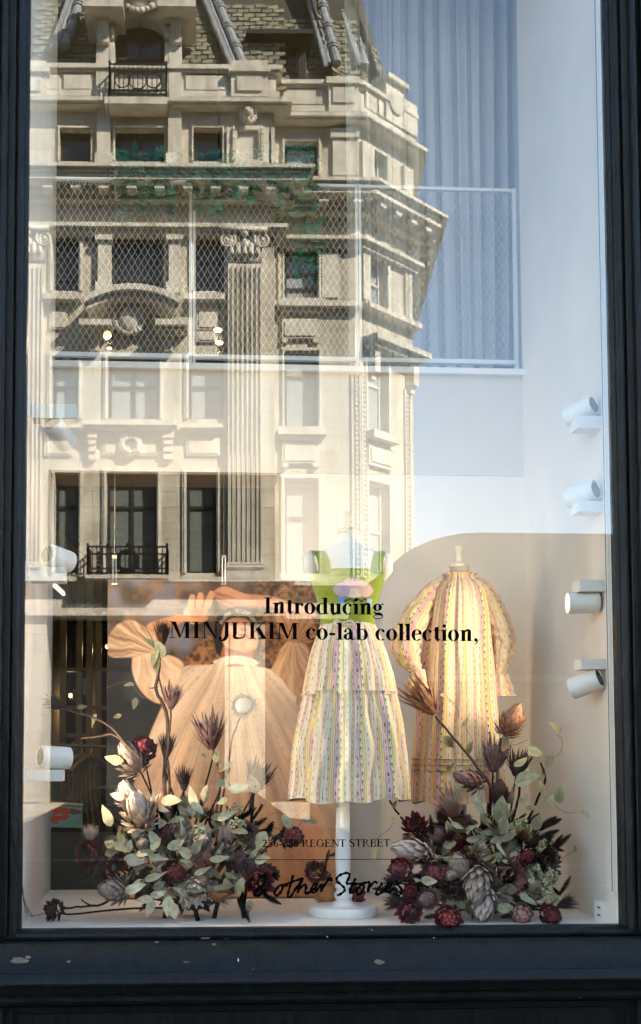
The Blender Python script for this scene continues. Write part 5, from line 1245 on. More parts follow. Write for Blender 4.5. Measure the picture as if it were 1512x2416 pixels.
# ------------------------------------------------------------------ poster: a printed photograph, painted as vertex colours on one flat sheet
YP = 1.02
NX, NY = 250, 348
PX0, PX1, PY0, PY1 = 255., 797., 1366., 2118.
xs = np.linspace(PX0, PX1, NX); ys = np.linspace(PY0, PY1, NY); GX, GYY = np.meshgrid(xs, ys); rg = np.random.RandomState(4)
def vnoise(scale, seed, oct=3):
    out_ = np.zeros((NY, NX)); amp = 1; tot = 0
    for o_ in range(oct):
        r_ = np.random.RandomState(seed + o_); g = r_.rand(80, 80); u_ = (GX / scale * 2 ** o_) % 78; v_ = (GYY / scale * 2 ** o_) % 78; i, j = v_.astype(int), u_.astype(int); fu, fv = u_ - j, v_ - i
        fu, fv = fu * fu * (3 - 2 * fu), fv * fv * (3 - 2 * fv)
        out_ += amp * ((g[i, j] * (1 - fu) + g[i, j + 1] * fu) * (1 - fv) + (g[i + 1, j] * (1 - fu) + g[i + 1, j + 1] * fu) * fv); tot += amp; amp *= .5
    return out_ / tot
def pmask(pts, soft=2.0):
    q = smooth_path([(x, y, 0) for x, y in pts + pts[:1]], 5); xs_ = np.array([p.x for p in q]); ys_ = np.array([p.y for p in q]); ins = np.zeros((NY, NX), bool); dmin = np.full((NY, NX), 1e9)
    for i in range(len(xs_) - 1):
        x0_, y0_, x1_, y1_ = xs_[i], ys_[i], xs_[i + 1], ys_[i + 1]
        c_ = ((y0_ > GYY) != (y1_ > GYY)) & (GX < (x1_ - x0_) * (GYY - y0_) / (y1_ - y0_ + 1e-9) + x0_); ins ^= c_
        dx, dy = x1_ - x0_, y1_ - y0_; t = np.clip(((GX - x0_) * dx + (GYY - y0_) * dy) / (dx * dx + dy * dy + 1e-9), 0, 1); dmin = np.minimum(dmin, np.hypot(GX - x0_ - t * dx, GYY - y0_ - t * dy))
    return np.clip(.5 + np.where(ins, dmin, -dmin) / soft, 0, 1)
img = np.zeros((NY, NX, 3))
def paint(mask, color): 
    global img
    c_ = np.array(color) if not isinstance(color, np.ndarray) else color; img = img * (1 - mask[..., None]) + (c_ if c_.ndim == 3 else c_[None, None, :]) * mask[..., None]
def mixc(a, b, t): return np.array(a)[None, None, :] * (1 - t[..., None]) + np.array(b)[None, None, :] * t[..., None]
n1, n2, n3 = vnoise(54, 1, 2), vnoise(22, 9, 2), vnoise(9, 20, 2)
sky_ = np.clip((n1 - .38) * 3.2, 0, 1); img = mixc(lin((74, 54, 36)), lin((118, 122, 140)), sky_); img = mixc((0, 0, 0), (1, 1, 1), np.ones_like(n1)) * img
gold = np.clip((n2 - .42) * 3.2, 0, 1); paint(gold * np.clip((1600 - GYY) / 120, 0, 1) * .55, lin((158, 110, 60)))
paint(np.clip((GYY - 1530) / 30, 0, 1) * np.clip((430 - GX) / 60, 0, 1), mixc(lin((28, 34, 38)), lin((60, 70, 74)), np.clip((n1 - .45) * 4, 0, 1)))
paint(np.clip((GX - 590) / 20, 0, 1) * np.clip((1640 - GYY) / 30, 0, 1), mixc(lin((64, 40, 24)), lin((156, 106, 60)), np.clip((n3 - .30) * 2.2, 0, 1)))
paint(pmask([(430, 1560), (455, 1530), (500, 1500), (520, 1560), (560, 1580), (440, 1580)], 8), mixc(lin((90, 60, 30)), lin((170, 120, 66)), np.clip((n3 - .3) * 2.5, 0, 1)))
# gown: folds fan out from the gathered neck
ang = np.arctan2(GX - 552, GYY - 1500); rr_ = np.hypot(GX - 552, GYY - 1500); fold_ = np.zeros_like(ang)
for k_, a_, p_ in ((17, 1, .3), (31, .8, 1.7), (53, .6, 4.), (83, .35, 2.)): fold_ += a_ * np.sin(ang * k_ + p_ + .5 * np.sin(rr_ / 60 + p_) + 2.2 * n1)
fold_ /= 2.5
glow = np.clip((GYY - 1560) / 480, 0, 1)
dcol = mixc(lin((226, 204, 178)), lin((214, 158, 104)), glow ** 1.6) * (1 + .24 * fold_)[..., None] * (.90 + .22 * n1)[..., None]
gown = pmask([(420, 1592), (440, 1572), (500, 1568), (522, 1556), (552, 1552), (590, 1556), (606, 1572), (650, 1582), (690, 1600), (702, 1650), (716, 1720), (745, 1800), (790, 1880), (840, 1990), (840, 2160), (230, 2160), (268, 2000), (318, 1850), (352, 1740), (386, 1660), (405, 1620)], 3)
paint(gown, dcol)
st_ = (ang * 6.5 + .12 * np.sin(rr_ / 90)) % 1.0
for lo_, hi_, c_, al in ((.0, .08, (214, 132, 118), .45), (.22, .30, (232, 186, 92), .45), (.42, .44, (186, 70, 50), .5), (.50, .52, (186, 70, 50), .4), (.66, .72, (226, 190, 110), .4), (.84, .86, (96, 104, 140), .5)):
    sf = .03; bnd = np.clip((st_ - lo_) / sf + .5, 0, 1) * np.clip((hi_ - st_) / sf + .5, 0, 1); paint(gown * bnd * al * np.clip((rr_ - 60) / 60, 0, 1), lin(c_))
fl = np.clip(1 - np.abs(st_ - .58) / .035, 0, 1) * np.clip(np.sin(rr_ * .2) * 2 - .6, 0, 1) * (rr_ > 110); paint(gown * fl * .6, lin((96, 116, 76)))
paint(gown * pmask([(680, 1790), (700, 1800), (760, 1960), (700, 2100), (640, 2100), (690, 1980)], 30) * .45, lin((226, 138, 70)))
def fan(mask, cx, cy, k_, c1, c2): a_ = np.arctan2(GX - cx, GYY - cy); t = np.clip(.55 + .28 * np.sin(a_ * k_ * .6 + 5 * n1) + .22 * np.sin(a_ * k_ * 1.37 + 7 * n2), 0, 1); paint(mask, mixc(c1, c2, t) * (.82 + .36 * n1)[..., None])
fan(pmask([(312, 1546), (330, 1532), (356, 1536), (414, 1552), (432, 1572), (420, 1600), (400, 1640), (378, 1662), (350, 1650), (326, 1622), (312, 1584)], 3), 330, 1500, 26, lin((214, 172, 132)), lin((238, 212, 182)))
fan(pmask([(256, 1500), (282, 1470), (312, 1464), (340, 1478), (366, 1500), (372, 1530), (330, 1548), (300, 1552), (257, 1548)], 3), 372, 1540, 30, lin((150, 106, 70)), lin((226, 194, 158)))
fan(pmask([(638, 1578), (668, 1520), (700, 1508), (726, 1530), (728, 1600), (712, 1640), (690, 1640), (664, 1604)], 3), 690, 1500, 28, lin((196, 142, 92)), lin((232, 190, 142)))
fan(pmask([(672, 1510), (650, 1470), (660, 1430), (720, 1440), (745, 1480), (730, 1516)], 4), 694, 1512, 34, lin((150, 92, 50)), lin((206, 150, 98)))
skin = mixc(lin((196, 132, 86)), lin((228, 174, 124)), np.clip(n1 * 1.4 - .2, 0, 1)); skin_d = mixc(lin((150, 82, 42)), lin((196, 118, 64)), n1)
paint(pmask([(348, 1488), (352, 1470), (420, 1450), (436, 1462), (412, 1476), (372, 1496)], 2), skin)                       # forearm
paint(pmask([(428, 1462), (436, 1436), (452, 1424), (476, 1420), (490, 1428), (486, 1446), (478, 1464), (456, 1472)], 2), skin)      # palm
for q in ([(440, 1432), (446, 1404), (454, 1400), (460, 1408), (456, 1432)], [(458, 1428), (466, 1398), (474, 1396), (478, 1404), (474, 1428)], [(478, 1430), (492, 1394), (500, 1392), (503, 1400), (494, 1432)], [(462, 1452), (482, 1450), (490, 1458), (474, 1468)]): paint(pmask(q, 1.5), skin)
paint(pmask([(500, 1402), (508, 1388), (530, 1380), (556, 1390), (580, 1398), (640, 1404), (700, 1424), (740, 1440), (740, 1452), (690, 1440), (620, 1428), (580, 1428), (550, 1432), (530, 1428), (512, 1416)], 2), skin)
for q in ([(504, 1406), (514, 1398), (530, 1404), (546, 1424), (540, 1432), (520, 1420)], [(500, 1398), (508, 1388), (522, 1392), (518, 1400), (506, 1408)], [(512, 1418), (524, 1424), (544, 1436), (534, 1440), (516, 1430)]): paint(pmask(q, 3) * .45, skin_d)
for q in ([(446, 1440), (460, 1436), (478, 1442), (470, 1456), (452, 1458)], [(540, 1412), (600, 1418), (690, 1436), (735, 1450), (690, 1444), (600, 1430), (550, 1434)], [(352, 1484), (420, 1466), (430, 1470), (372, 1494)]): paint(pmask(q, 6) * .5, skin_d)
paint(pmask([(548, 1433), (575, 1430), (612, 1436), (628, 1448), (606, 1446), (580, 1436)], 3) * .7, lin((70, 46, 28)))
for q in ([(502, 1404), (540, 1416), (546, 1424), (506, 1412)], [(506, 1394), (540, 1402), (548, 1410), (510, 1402)], [(512, 1416), (540, 1430), (534, 1434), (512, 1422)]): paint(pmask(q, 2) * .55, lin((120, 62, 32)))
for q in ([(455, 1432), (459, 1402), (462, 1402), (460, 1434)], [(474, 1430), (480, 1402), (483, 1402), (479, 1432)]): paint(pmask(q, 2) * .6, lin((120, 62, 32)))
hair = pmask([(508, 1540), (502, 1490), (512, 1452), (536, 1434), (566, 1428), (596, 1440), (612, 1470), (614, 1520), (604, 1556), (580, 1560), (530, 1556)], 2); paint(hair, mixc(lin((28, 20, 16)), lin((62, 46, 34)), n3))
paint(pmask([(516, 1466), (532, 1444), (560, 1434), (590, 1444), (604, 1470), (598, 1472), (584, 1452), (560, 1444), (536, 1452), (522, 1472)], 2), mixc(lin((72, 64, 56)), lin((150, 140, 124)), np.clip((n3 - .35) * 4, 0, 1)))
paint(pmask([(526, 1520), (590, 1530), (586, 1568), (522, 1568)], 3), skin_d)
paint(pmask([(520, 1502), (528, 1472), (548, 1457), (575, 1458), (597, 1476), (607, 1508), (601, 1532), (580, 1541), (546, 1534), (527, 1522)], 2), skin)
paint(pmask([(528, 1522), (546, 1531), (580, 1538), (602, 1530), (600, 1540), (576, 1550), (540, 1544)], 5) * .75, skin_d * .7)
paint(np.clip((1482 - GYY) / 22, 0, 1) * pmask([(520, 1502), (528, 1472), (548, 1457), (575, 1458), (597, 1476), (607, 1508), (601, 1532), (580, 1541), (546, 1534), (527, 1522)], 2) * .55, skin_d * .5)
paint(pmask([(522, 1506), (534, 1474), (552, 1464), (556, 1492), (542, 1524)], 8) * .55, skin_d)
paint(pmask([(560, 1499), (570, 1494), (586, 1499), (572, 1506)], 3) * .8, lin((160, 82, 66))); paint(pmask([(562, 1482), (574, 1480), (582, 1485), (570, 1488)], 4) * .7, skin_d * .7); paint(pmask([(578, 1512), (596, 1510), (598, 1524), (580, 1530)], 6) * .5, lin((246, 200, 150)))
paint(pmask([(540, 1472), (550, 1469), (558, 1472), (548, 1475)], 3) * .6, lin((60, 36, 26))); paint(pmask([(580, 1470), (590, 1471), (595, 1475), (584, 1475)], 3) * .6, lin((60, 36, 26)))
paint(pmask([(500, 1562), (520, 1552), (552, 1547), (588, 1552), (608, 1564), (590, 1572), (552, 1566), (516, 1574)], 2), dcol * 1.08)
fan(pmask([(700, 1640), (716, 1636), (722, 1664), (708, 1676), (696, 1662)], 3), 706, 1630, 20, lin((180, 126, 80)), lin((230, 190, 146)))
lum_ = img.mean(axis=2, keepdims=True); img = (img * .80 + lum_ * .20) * np.array([.95, .90, .87]); img *= (.94 + .10 * vnoise(3, 77, 2))[..., None]; img = np.clip(img, .002, .9) ** 1.14
poster = empty('hanging_poster', (P(525, 2118, YP).x, YP, P(525, 2118, YP).z), 'large poster of a person in a pale gown with raised arms, hung on clips', 'poster')
pa, pb, pc = P(PX0, PY0 + 1, YP), P(PX1, PY0 + 1, YP), P(PX0, PY1, YP)
ps = MB(); ps.grid(lambda a, b: (pa.x + (pb.x - pa.x) * a, YP, pa.z + (pc.z - pa.z) * b), NX - 1, NY - 1)
ps.col = [tuple(img[j, i]) for j in range(NY) for i in range(NX)]; vcol_mat('poster_print', .55, spec=.3)
ps.build('print', 'poster_print', poster)
MB().box(pa.x - .002, pb.x + .002, YP + .003, YP + .010, pc.z - .002, pa.z + .002).build('backing_board', mat('board_brown', (.16, .09, .05), .7), poster)
MB().box(pa.x - .004, pb.x + .004, YP - .006, YP + .014, pc.z - .016, pc.z - .003).build('bottom_bar', 'board_brown', poster)
for px in (270, 528):
    a_ = P(px, 1312, YP - .01); b_ = P(px, 1378, YP - .01); cl = MB(); w_ = .0072
    cl.tube([a_ + Vector((-w_, 0, 0)), b_ + Vector((-w_, 0, 0))], .0035, 8); cl.tube([a_ + Vector((w_, 0, 0)), b_ + Vector((w_, 0, 0))], .0035, 8); cl.box(a_.x - w_ - .004, a_.x + w_ + .004, a_.y - .004, a_.y + .004, a_.z - .012, a_.z + .004); cl.box(b_.x - .014, b_.x + .014, b_.y - .005, b_.y + .012, b_.z - .004, b_.z + .004)
    cl.tube([a_, (a_.x, a_.y, ZSP0 + .001)], .0008, 5); cl.build('hanging_clip', 'steel', poster)
# ------------------------------------------------------------------ dried protea arrangements
def ramp_mat(name, c0, c1, c2=None, rough=.8, rand=.2):
    m = mat(name, c0, rough, rand=rand, spec=.08); nt = m.node_tree; n = nt.nodes; l = nt.links
    uv = n.new('ShaderNodeUVMap'); s_ = n.new('ShaderNodeSeparateXYZ'); l.new(uv.outputs['UV'], s_.inputs[0]); r = n.new('ShaderNodeValToRGB'); l.new(s_.outputs[1], r.inputs['Fac'])
    e = r.color_ramp.elements; e[0].color = (*c0, 1); e[1].color = (*c1, 1)
    if c2: q = e.new(.75); q.color = (*c1, 1); r.color_ramp.elements[-1].color = (*c2, 1)
    tc = n.new('ShaderNodeTexCoord'); nz = n.new('ShaderNodeTexNoise'); nz.inputs['Scale'].default_value = 9; nz.inputs['Detail'].default_value = 4; l.new(tc.outputs['Object'], nz.inputs['Vector'])
    mr = n.new('ShaderNodeMapRange'); mr.inputs['To Min'].default_value = .55; mr.inputs['To Max'].default_value = 1.45; l.new(nz.outputs['Fac'], mr.inputs['Value'])
    mx = n.new('ShaderNodeMixRGB'); mx.blend_type = 'MULTIPLY'; mx.inputs['Fac'].default_value = 1; l.new(r.outputs['Color'], mx.inputs['Color1']); l.new(mr.outputs['Result'], mx.inputs['Color2'])
    hs = [q for q in n if q.type == 'HUE_SAT'][0]; l.new(mx.outputs['Color'], hs.inputs['Color'])
    return m
ramp_mat('protea_red', (.025, .004, .006), (.17, .026, .036), (.30, .12, .10)); ramp_mat('protea_dark_red', (.02, .003, .004), (.12, .016, .020), (.20, .05, .045))
ramp_mat('protea_grey', (.20, .15, .12), (.42, .34, .30), (.32, .22, .18)); ramp_mat('protea_pale', (.30, .20, .15), (.60, .52, .46), (.66, .58, .52))
ramp_mat('protea_tan', (.24, .10, .04), (.48, .29, .17), (.36, .19, .13)); ramp_mat('protea_mauve', (.13, .06, .055), (.34, .22, .21), (.22, .13, .13))
ramp_mat('protea_dark', (.030, .018, .014), (.10, .055, .05), (.06, .035, .035)); ramp_mat('protea_brown', (.16, .07, .03), (.30, .16, .07), (.16, .08, .04))
ramp_mat('protea_pink', (.26, .15, .13), (.46, .25, .22), (.34, .10, .09)); ramp_mat('filament_pale', (.30, .22, .18), (.62, .55, .50)); ramp_mat('filament_dark', (.03, .02, .02), (.10, .06, .055)); ramp_mat('filament_orange', (.16, .06, .02), (.38, .20, .10))
mat('leaf_eucalyptus', (.31, .32, .215), .75, var=.22, scale=18, rand=.34, spec=.15); mat('leaf_pale', (.60, .585, .44), .75, var=.14, scale=20, rand=.18, spec=.15); mat('leaf_dry', (.42, .37, .22), .75, var=.2, scale=20, rand=.2)
mat('leaf_dark', (.008, .010, .007), .8, rand=.4, spec=.04); mat('twig', (.085, .055, .038), .85, var=.35, scale=30); mat('twig_dark', (.016, .011, .009), .85, var=.35, scale=30, spec=.05)
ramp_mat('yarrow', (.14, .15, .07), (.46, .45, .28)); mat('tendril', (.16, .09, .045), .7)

def bract(mb, base, out, up, L, W, lift, curl=0., tip=.0, n=4, cup=.25):
    """scale growing from base along up, leaning outwards by lift, curling back by curl; tip = width left at the end"""
    side = up.cross(out).normalized(); vs = []; uvs = []
    for i in range(n + 1):
        t = i / n; a = lift + curl * t; d = up * math.cos(a) + out * math.sin(a)
        c = base + (up * (math.cos(lift + curl * t * .5)) + out * math.sin(lift + curl * t * .5)) * (L * t)
        w_ = W / 2 * (math.sin(math.pi * (.18 + .82 * t)) ** .8 * (1 - tip) + tip) if t < 1 else W * .04
        nrm = out * math.cos(a) - up * math.sin(a)
        for s_ in (-1, 0, 1): vs.append(c + side * (s_ * w_) - nrm * (abs(s_) * w_ * cup)); uvs.append((.5 + s_ * .5, min(1, .02 + t * .97)))
    mb.add(vs, [(3 * i + s_, 3 * i + s_ + 1, 3 * i + s_ + 4, 3 * i + s_ + 3) for i in range(n) for s_ in (0, 1)], uvs)
def head_mesh(kind, seed, m, m2=None):
    rr = random.Random(seed); mb = MB(); ga = 2.39996; Z = Vector((0, 0, 1)); fil = MB()
    def ringpos(th): return Vector((math.cos(th), math.sin(th), 0))
    if kind == 'bud':                                       # artichoke-like, closed
        N = 46
        mb.ball((0, 0, .02), (.30, .30, .34), 12, 8)
        for i in range(N):
            t = i / N; th = i * ga; ph = -1.15 + 2.30 * t; r = .40 * math.cos(ph) ** .85; o = ringpos(th); z = .46 * math.sin(ph)
            tang = (Z * math.cos(ph) - o * math.sin(ph)).normalized(); nr = (o * math.cos(ph) + Z * math.sin(ph)).normalized()
            bract(mb, o * r + Z * z, nr, tang, .40 * rr.uniform(.8, 1.15), .33 * (1 - .4 * t), rr.uniform(.22, .60), -.75, .12, 4, .10)
    elif kind == 'rose':                                    # bud beginning to open, filaments in the middle
        for i in range(40):
            t = i / 40; th = i * ga; ph = -1.1 + 1.7 * t; r = .38 * math.cos(ph) ** .85; o = ringpos(th); z = .40 * math.sin(ph)
            tang = (Z * math.cos(ph) - o * math.sin(ph)).normalized(); nr = (o * math.cos(ph) + Z * math.sin(ph)).normalized()
            bract(mb, o * r + Z * z, nr, tang, .46 * rr.uniform(.75, 1.2), .30 * rr.uniform(.7, 1.1), rr.uniform(.35, .95), -.6 + rr.uniform(-.2, .4), .05, 4, .14)
        for i in range(110):
            th = i * ga; q = math.sqrt(i / 110); p = ringpos(th) * (.26 * q); L = .44 + rr.uniform(-.08, .1) - .1 * q; d = (Z + ringpos(th) * (.2 * q)).normalized(); s_ = ringpos(th + 1.5) * .016
            fil.add([p - s_, p + s_, p + d * L + s_ * .4, p + d * L - s_ * .4], [(0, 1, 2, 3)], [(0, .05), (1, .05), (1, .95), (0, .95)])
    elif kind == 'cone':                                    # long closed head of pointed scales
        N = 84
        mb.ball((0, 0, .1), (.30, .30, .50), 12, 8)
        for i in range(N):
            t = i / N; th = i * ga; ph = -1.2 + 2.1 * t; r = .36 * max(.05, math.cos(ph)) ** .8; o = ringpos(th); z = .1 + .58 * math.sin(ph)
            tang = (Z * math.cos(ph) - o * math.sin(ph)).normalized(); nr = (o * math.cos(ph) + Z * math.sin(ph)).normalized()
            bract(mb, o * r + Z * z, nr, tang, .44 * rr.uniform(.8, 1.2), .19, rr.uniform(.10, .42), -.30, .02, 4, .2)
    elif kind == 'spiky':                                   # open cup of narrow pointed bracts
        for i in range(72):
            t = i / 72; th = i * ga; o = ringpos(th); z = -.45 + .42 * t; r = .10 + .20 * t
            bract(mb, o * r + Z * z, o, Z, (.45 + .50 * t) * rr.uniform(.85, 1.15), .12 * rr.uniform(.7, 1.2), .50 - .22 * t + rr.uniform(-.14, .2), .12 * rr.uniform(-1, 1), .0, 4, .3)
        for i in range(70):
            th = i * ga; r = .20 * math.sqrt(i / 70); p = ringpos(th) * r; L = .58 + rr.uniform(-.08, .12) - r * .4; d = (Z + ringpos(th) * rr.uniform(0, .25)).normalized(); s_ = d.cross(ringpos(th + 1)).normalized() * .012
            fil.add([p - s_, p + s_, p + d * L + s_ * .4, p + d * L - s_ * .4], [(0, 1, 2, 3)], [(0, .1), (1, .1), (1, .9), (0, .9)])
    elif kind == 'face':                                    # wide open flower seen from the front
        for i in range(58):
            t = i / 58; th = i * ga; o = ringpos(th); r = .34 - .10 * t; z = -.22 + .26 * t
            bract(mb, o * r + Z * z, o, Z, .52 * rr.uniform(.8, 1.1), .19, .95 - .75 * t + rr.uniform(-.12, .18), -.35, .0, 4, .3)
        for i in range(190):
            th = i * ga; q = math.sqrt(i / 190); r = .31 * q; p = ringpos(th) * r - Z * .15; L = .42 + .14 * (1 - abs(q - .6)) + rr.uniform(-.05, .05); d = (Z - ringpos(th) * (.35 * q) + ringpos(th * 3) * .08).normalized(); s_ = ringpos(th + math.pi / 2) * .011
            fil.add([p - s_, p + s_, p + d * L + s_ * .4, p + d * L - s_ * .4], [(0, 1, 2, 3)], [(0, .05), (1, .05), (1, .9), (0, .9)])
    elif kind == 'brush':                                   # cup with a stiff plume
        for i in range(40):
            t = i / 40; th = i * ga; o = ringpos(th); bract(mb, o * (.08 + .12 * t) + Z * (-.5 + .3 * t), o, Z, .38 * rr.uniform(.8, 1.1), .10, .35 - .1 * t, -.2, .0, 3, .3)
        for i in range(120):
            th = i * ga; q = math.sqrt(i / 120); o = ringpos(th); p = o * (.16 * q) - Z * .25; L = rr.uniform(.55, .95); d = (Z + o * (q * rr.uniform(.25, .85))).normalized(); s_ = ringpos(th + math.pi / 2) * rr.uniform(.010, .018)
            fil.add([p - s_, p + s_, p + d * L * .6 + s_, p + d * L * .6 - s_, p + d * L], [(0, 1, 2, 3), (3, 2, 4)], [(0, .05), (1, .05), (1, .6), (0, .6), (.5, 1)])
    elif kind == 'daisy':                                   # flat dried disc with a spiky rim
        fil.ball((0, 0, .02), (.34, .34, .12), 16, 8)
        for i in range(46):
            th = i * 2 * math.pi / 23 + (.13 if i % 2 else 0); o = ringpos(th); bract(mb, o * .28 - Z * (.02 + .05 * (i % 2)), o, Z, .24 * rr.uniform(.8, 1.3), .13, 1.15 + rr.uniform(-.25, .25), .1, .0, 3, .2)
        for i in range(150):
            th = i * ga; q = math.sqrt(i / 150); o = ringpos(th); p = o * (.32 * q) + Z * (.10 * (1 - q)); s_ = ringpos(th + 1.5) * .012; d = (Z + o * q * .8).normalized() * rr.uniform(.05, .12); fil.add([p - s_, p + s_, p + d], [(0, 1, 2)], [(0, .1), (1, .1), (.5, .9)])
    me = mb.mesh('flower_' + kind, smooth=True); me.materials.append(MATS[m])
    if fil.v:
        n0 = len(me.polygons); allmb = MB(); allmb.add(mb.v, mb.f, mb.uv); allmb.add(fil.v, fil.f, fil.uv); me = allmb.mesh('flower_' + kind, smooth=True); me.materials.append(MATS[m]); me.materials.append(MATS[m2 or 'filament_pale'])
        idx = [0] * n0 + [1] * (len(me.polygons) - n0); me.polygons.foreach_set('material_index', idx)
    return me
HC = {}
def head(parent, kind, m, px, py, size, axis, Y, m2=None, name='flower_head'):
    """size: diameter in sheet pixels; axis: direction the flower looks (x right, y into the shop, z up)"""
    if kind == 'bud' and rnd.random() < .5: kind = 'rose'; m2 = m2 or rnd.choice(['filament_orange', 'filament_dark', 'filament_dark'])
    key = (kind, m, m2, rnd.randrange(3))
    if key not in HC: HC[key] = head_mesh(kind, hash((kind, key[3])) % 9999 if False else key[3] * 17 + len(kind), m, m2)
    s_ = size * 1.16 / scale_at(Y); p = P(px, py, Y)
    if p.z < FZ + s_ * .42: p = PZ(px, py, FZ + s_ * .42)
    ax = Vector(axis).normalized(); q = ax.to_track_quat('Z', 'Y').to_matrix() @ Matrix.Rotation(rnd.uniform(0, 6.28), 3, 'Z')
    mt = (q @ Matrix.Diagonal((s_ * rnd.uniform(.85, 1.1), s_ * rnd.uniform(.85, 1.1), s_ * rnd.uniform(.85, 1.15)))).to_4x4(); mt.translation = p - origin_of(parent); o = bpy.data.objects.new(name, HC[key]); COL.objects.link(o); o.parent = parent; o.matrix_local = mt
    return p, ax, s_
def veined(name):
    nt = MATS[name].node_tree; n = nt.nodes; l = nt.links; b = n['Principled BSDF']; src = b.inputs['Base Color'].links[0].from_socket
    uv = n.new('ShaderNodeUVMap'); s_ = n.new('ShaderNodeSeparateXYZ'); l.new(uv.outputs['UV'], s_.inputs[0])
    def M(op, a, b_=None):
        q = n.new('ShaderNodeMath'); q.operation = op
        for i, v in enumerate((a, b_)):
            if v is None: continue
            if isinstance(v, (int, float)): q.inputs[i].default_value = v
            else: l.new(v, q.inputs[i])
        return q.outputs[0]
    dx = M('ABSOLUTE', M('SUBTRACT', s_.outputs[0], .5)); rib = M('LESS_THAN', dx, .035); side = M('LESS_THAN', M('FRACT', M('SUBTRACT', M('MULTIPLY', s_.outputs[1], 8.), M('MULTIPLY', dx, 5.))), .14)
    f = M('MAXIMUM', rib, M('MULTIPLY', side, .45)); mx = n.new('ShaderNodeMixRGB'); mx.blend_type = 'MULTIPLY'; l.new(M('MULTIPLY', f, .5), mx.inputs['Fac']); l.new(src, mx.inputs['Color1']); mx.inputs['Color2'].default_value = (.55, .50, .36, 1)
    nz = n.new('ShaderNodeTexNoise'); nz.inputs['Scale'].default_value = 3.2; nz.inputs['Detail'].default_value = 3; oi = n.new('ShaderNodeObjectInfo'); va = n.new('ShaderNodeVectorMath'); tc = n.new('ShaderNodeTexCoord'); l.new(tc.outputs['Object'], va.inputs[0]); l.new(oi.outputs['Location'], va.inputs[1]); l.new(va.outputs[0], nz.inputs['Vector'])
    rp_ = n.new('ShaderNodeValToRGB'); rp_.color_ramp.elements[0].position = .38; rp_.color_ramp.elements[1].position = .70; rp_.color_ramp.elements[0].color = (1, 1, 1, 1); rp_.color_ramp.elements[1].color = (.66, .56, .40, 1); l.new(nz.outputs['Fac'], rp_.inputs['Fac'])
    m2_ = n.new('ShaderNodeMixRGB'); m2_.blend_type = 'MULTIPLY'; m2_.inputs['Fac'].default_value = .8; l.new(mx.outputs['Color'], m2_.inputs['Color1']); l.new(rp_.outputs['Color'], m2_.inputs['Color2']); l.new(m2_.outputs['Color'], b.inputs['Base Color'])
for nm_ in ('leaf_eucalyptus', 'leaf_pale', 'leaf_dry'): veined(nm_)
def twisted(name, L, W, bend, fold, tip, m, twist, wave):
    n = 10; vs = []; uvs = []; lb = MB()
    for i in range(n + 1):
        t = i / n; w_ = W / 2 * math.sin(math.pi * min(1, t ** .8 * .97 + .03)) ** .85 * (1 - .25 * t * tip); a = twist * t; x0 = wave * math.sin(t * 3.2)
        for s_ in (-1, 0, 1):
            up = abs(s_) * w_ * fold; vs.append((x0 + s_ * w_ * math.cos(a) - up * math.sin(a), L * t, -bend * L * t * t + s_ * w_ * math.sin(a) + up * math.cos(a) + .02 * math.sin(t * 14 + s_ * 2) * abs(s_))); uvs.append((.5 + .5 * s_, t + .001))
    lb.add(vs, [(3 * i + s_, 3 * i + s_ + 1, 3 * i + s_ + 4, 3 * i + s_ + 3) for i in range(n) for s_ in (0, 1)], uvs); me = lb.mesh(name, smooth=True); me.materials.append(MATS[m]); return me
EUC = [leaf_mesh('euc_a', 1, .56, .10, .10, 8, .5, 'leaf_eucalyptus'), leaf_mesh('euc_b', 1, .66, .22, .16, 8, .3, 'leaf_eucalyptus'), twisted('euc_c', 1, .44, .30, .12, .6, 'leaf_eucalyptus', .7, .05), twisted('euc_d', 1, .52, .45, .3, .5, 'leaf_eucalyptus', -.9, -.06), twisted('euc_e', 1, .34, .2, .35, .8, 'leaf_eucalyptus', 1.2, .08), twisted('euc_f', 1, .60, -.25, .25, .4, 'leaf_eucalyptus', .4, -.04)]
PAL = [leaf_mesh('pal_a', 1, .58, .12, .10, 8, .5, 'leaf_pale'), twisted('pal_b', 1, .52, .25, .14, .4, 'leaf_pale', .5, .04), twisted('pal_c', 1, .46, .4, .3, .6, 'leaf_pale', -.8, -.06), twisted('pal_d', 1, .56, -.2, .22, .5, 'leaf_pale', .35, .03)]
DRY = [twisted('dry_a', 1, .42, .25, .3, .6, 'leaf_dry', 1.0, .06), twisted('dry_b', 1, .5, .5, .35, .5, 'leaf_dry', -1.1, -.05)]
def leaf(parent, bank, px, py, size, ang, Y, lean=None):
    """ang: direction of the leaf in the picture, degrees anticlockwise from right; size: length in sheet pixels"""
    s_ = size * rnd.uniform(.78, 1.08) / scale_at(Y); d = Vector((math.cos(R(ang)), rnd.uniform(-.55, .4), math.sin(R(ang)))).normalized(); p = P(px, py, Y) - d * s_ * .5
    if p.z < FZ + .006: p.z = FZ + .006
    if (p + d * s_).z < FZ + .004: d.z = max(d.z, (FZ + .006 - p.z) / s_); d.normalize()
    nrm = Vector((rnd.uniform(-.8, .8), -1, rnd.uniform(-.4, 1.1))) if lean is None else Vector(lean)
    return place(rnd.choice(bank), 'leaf', parent, p, d, nrm, s_)
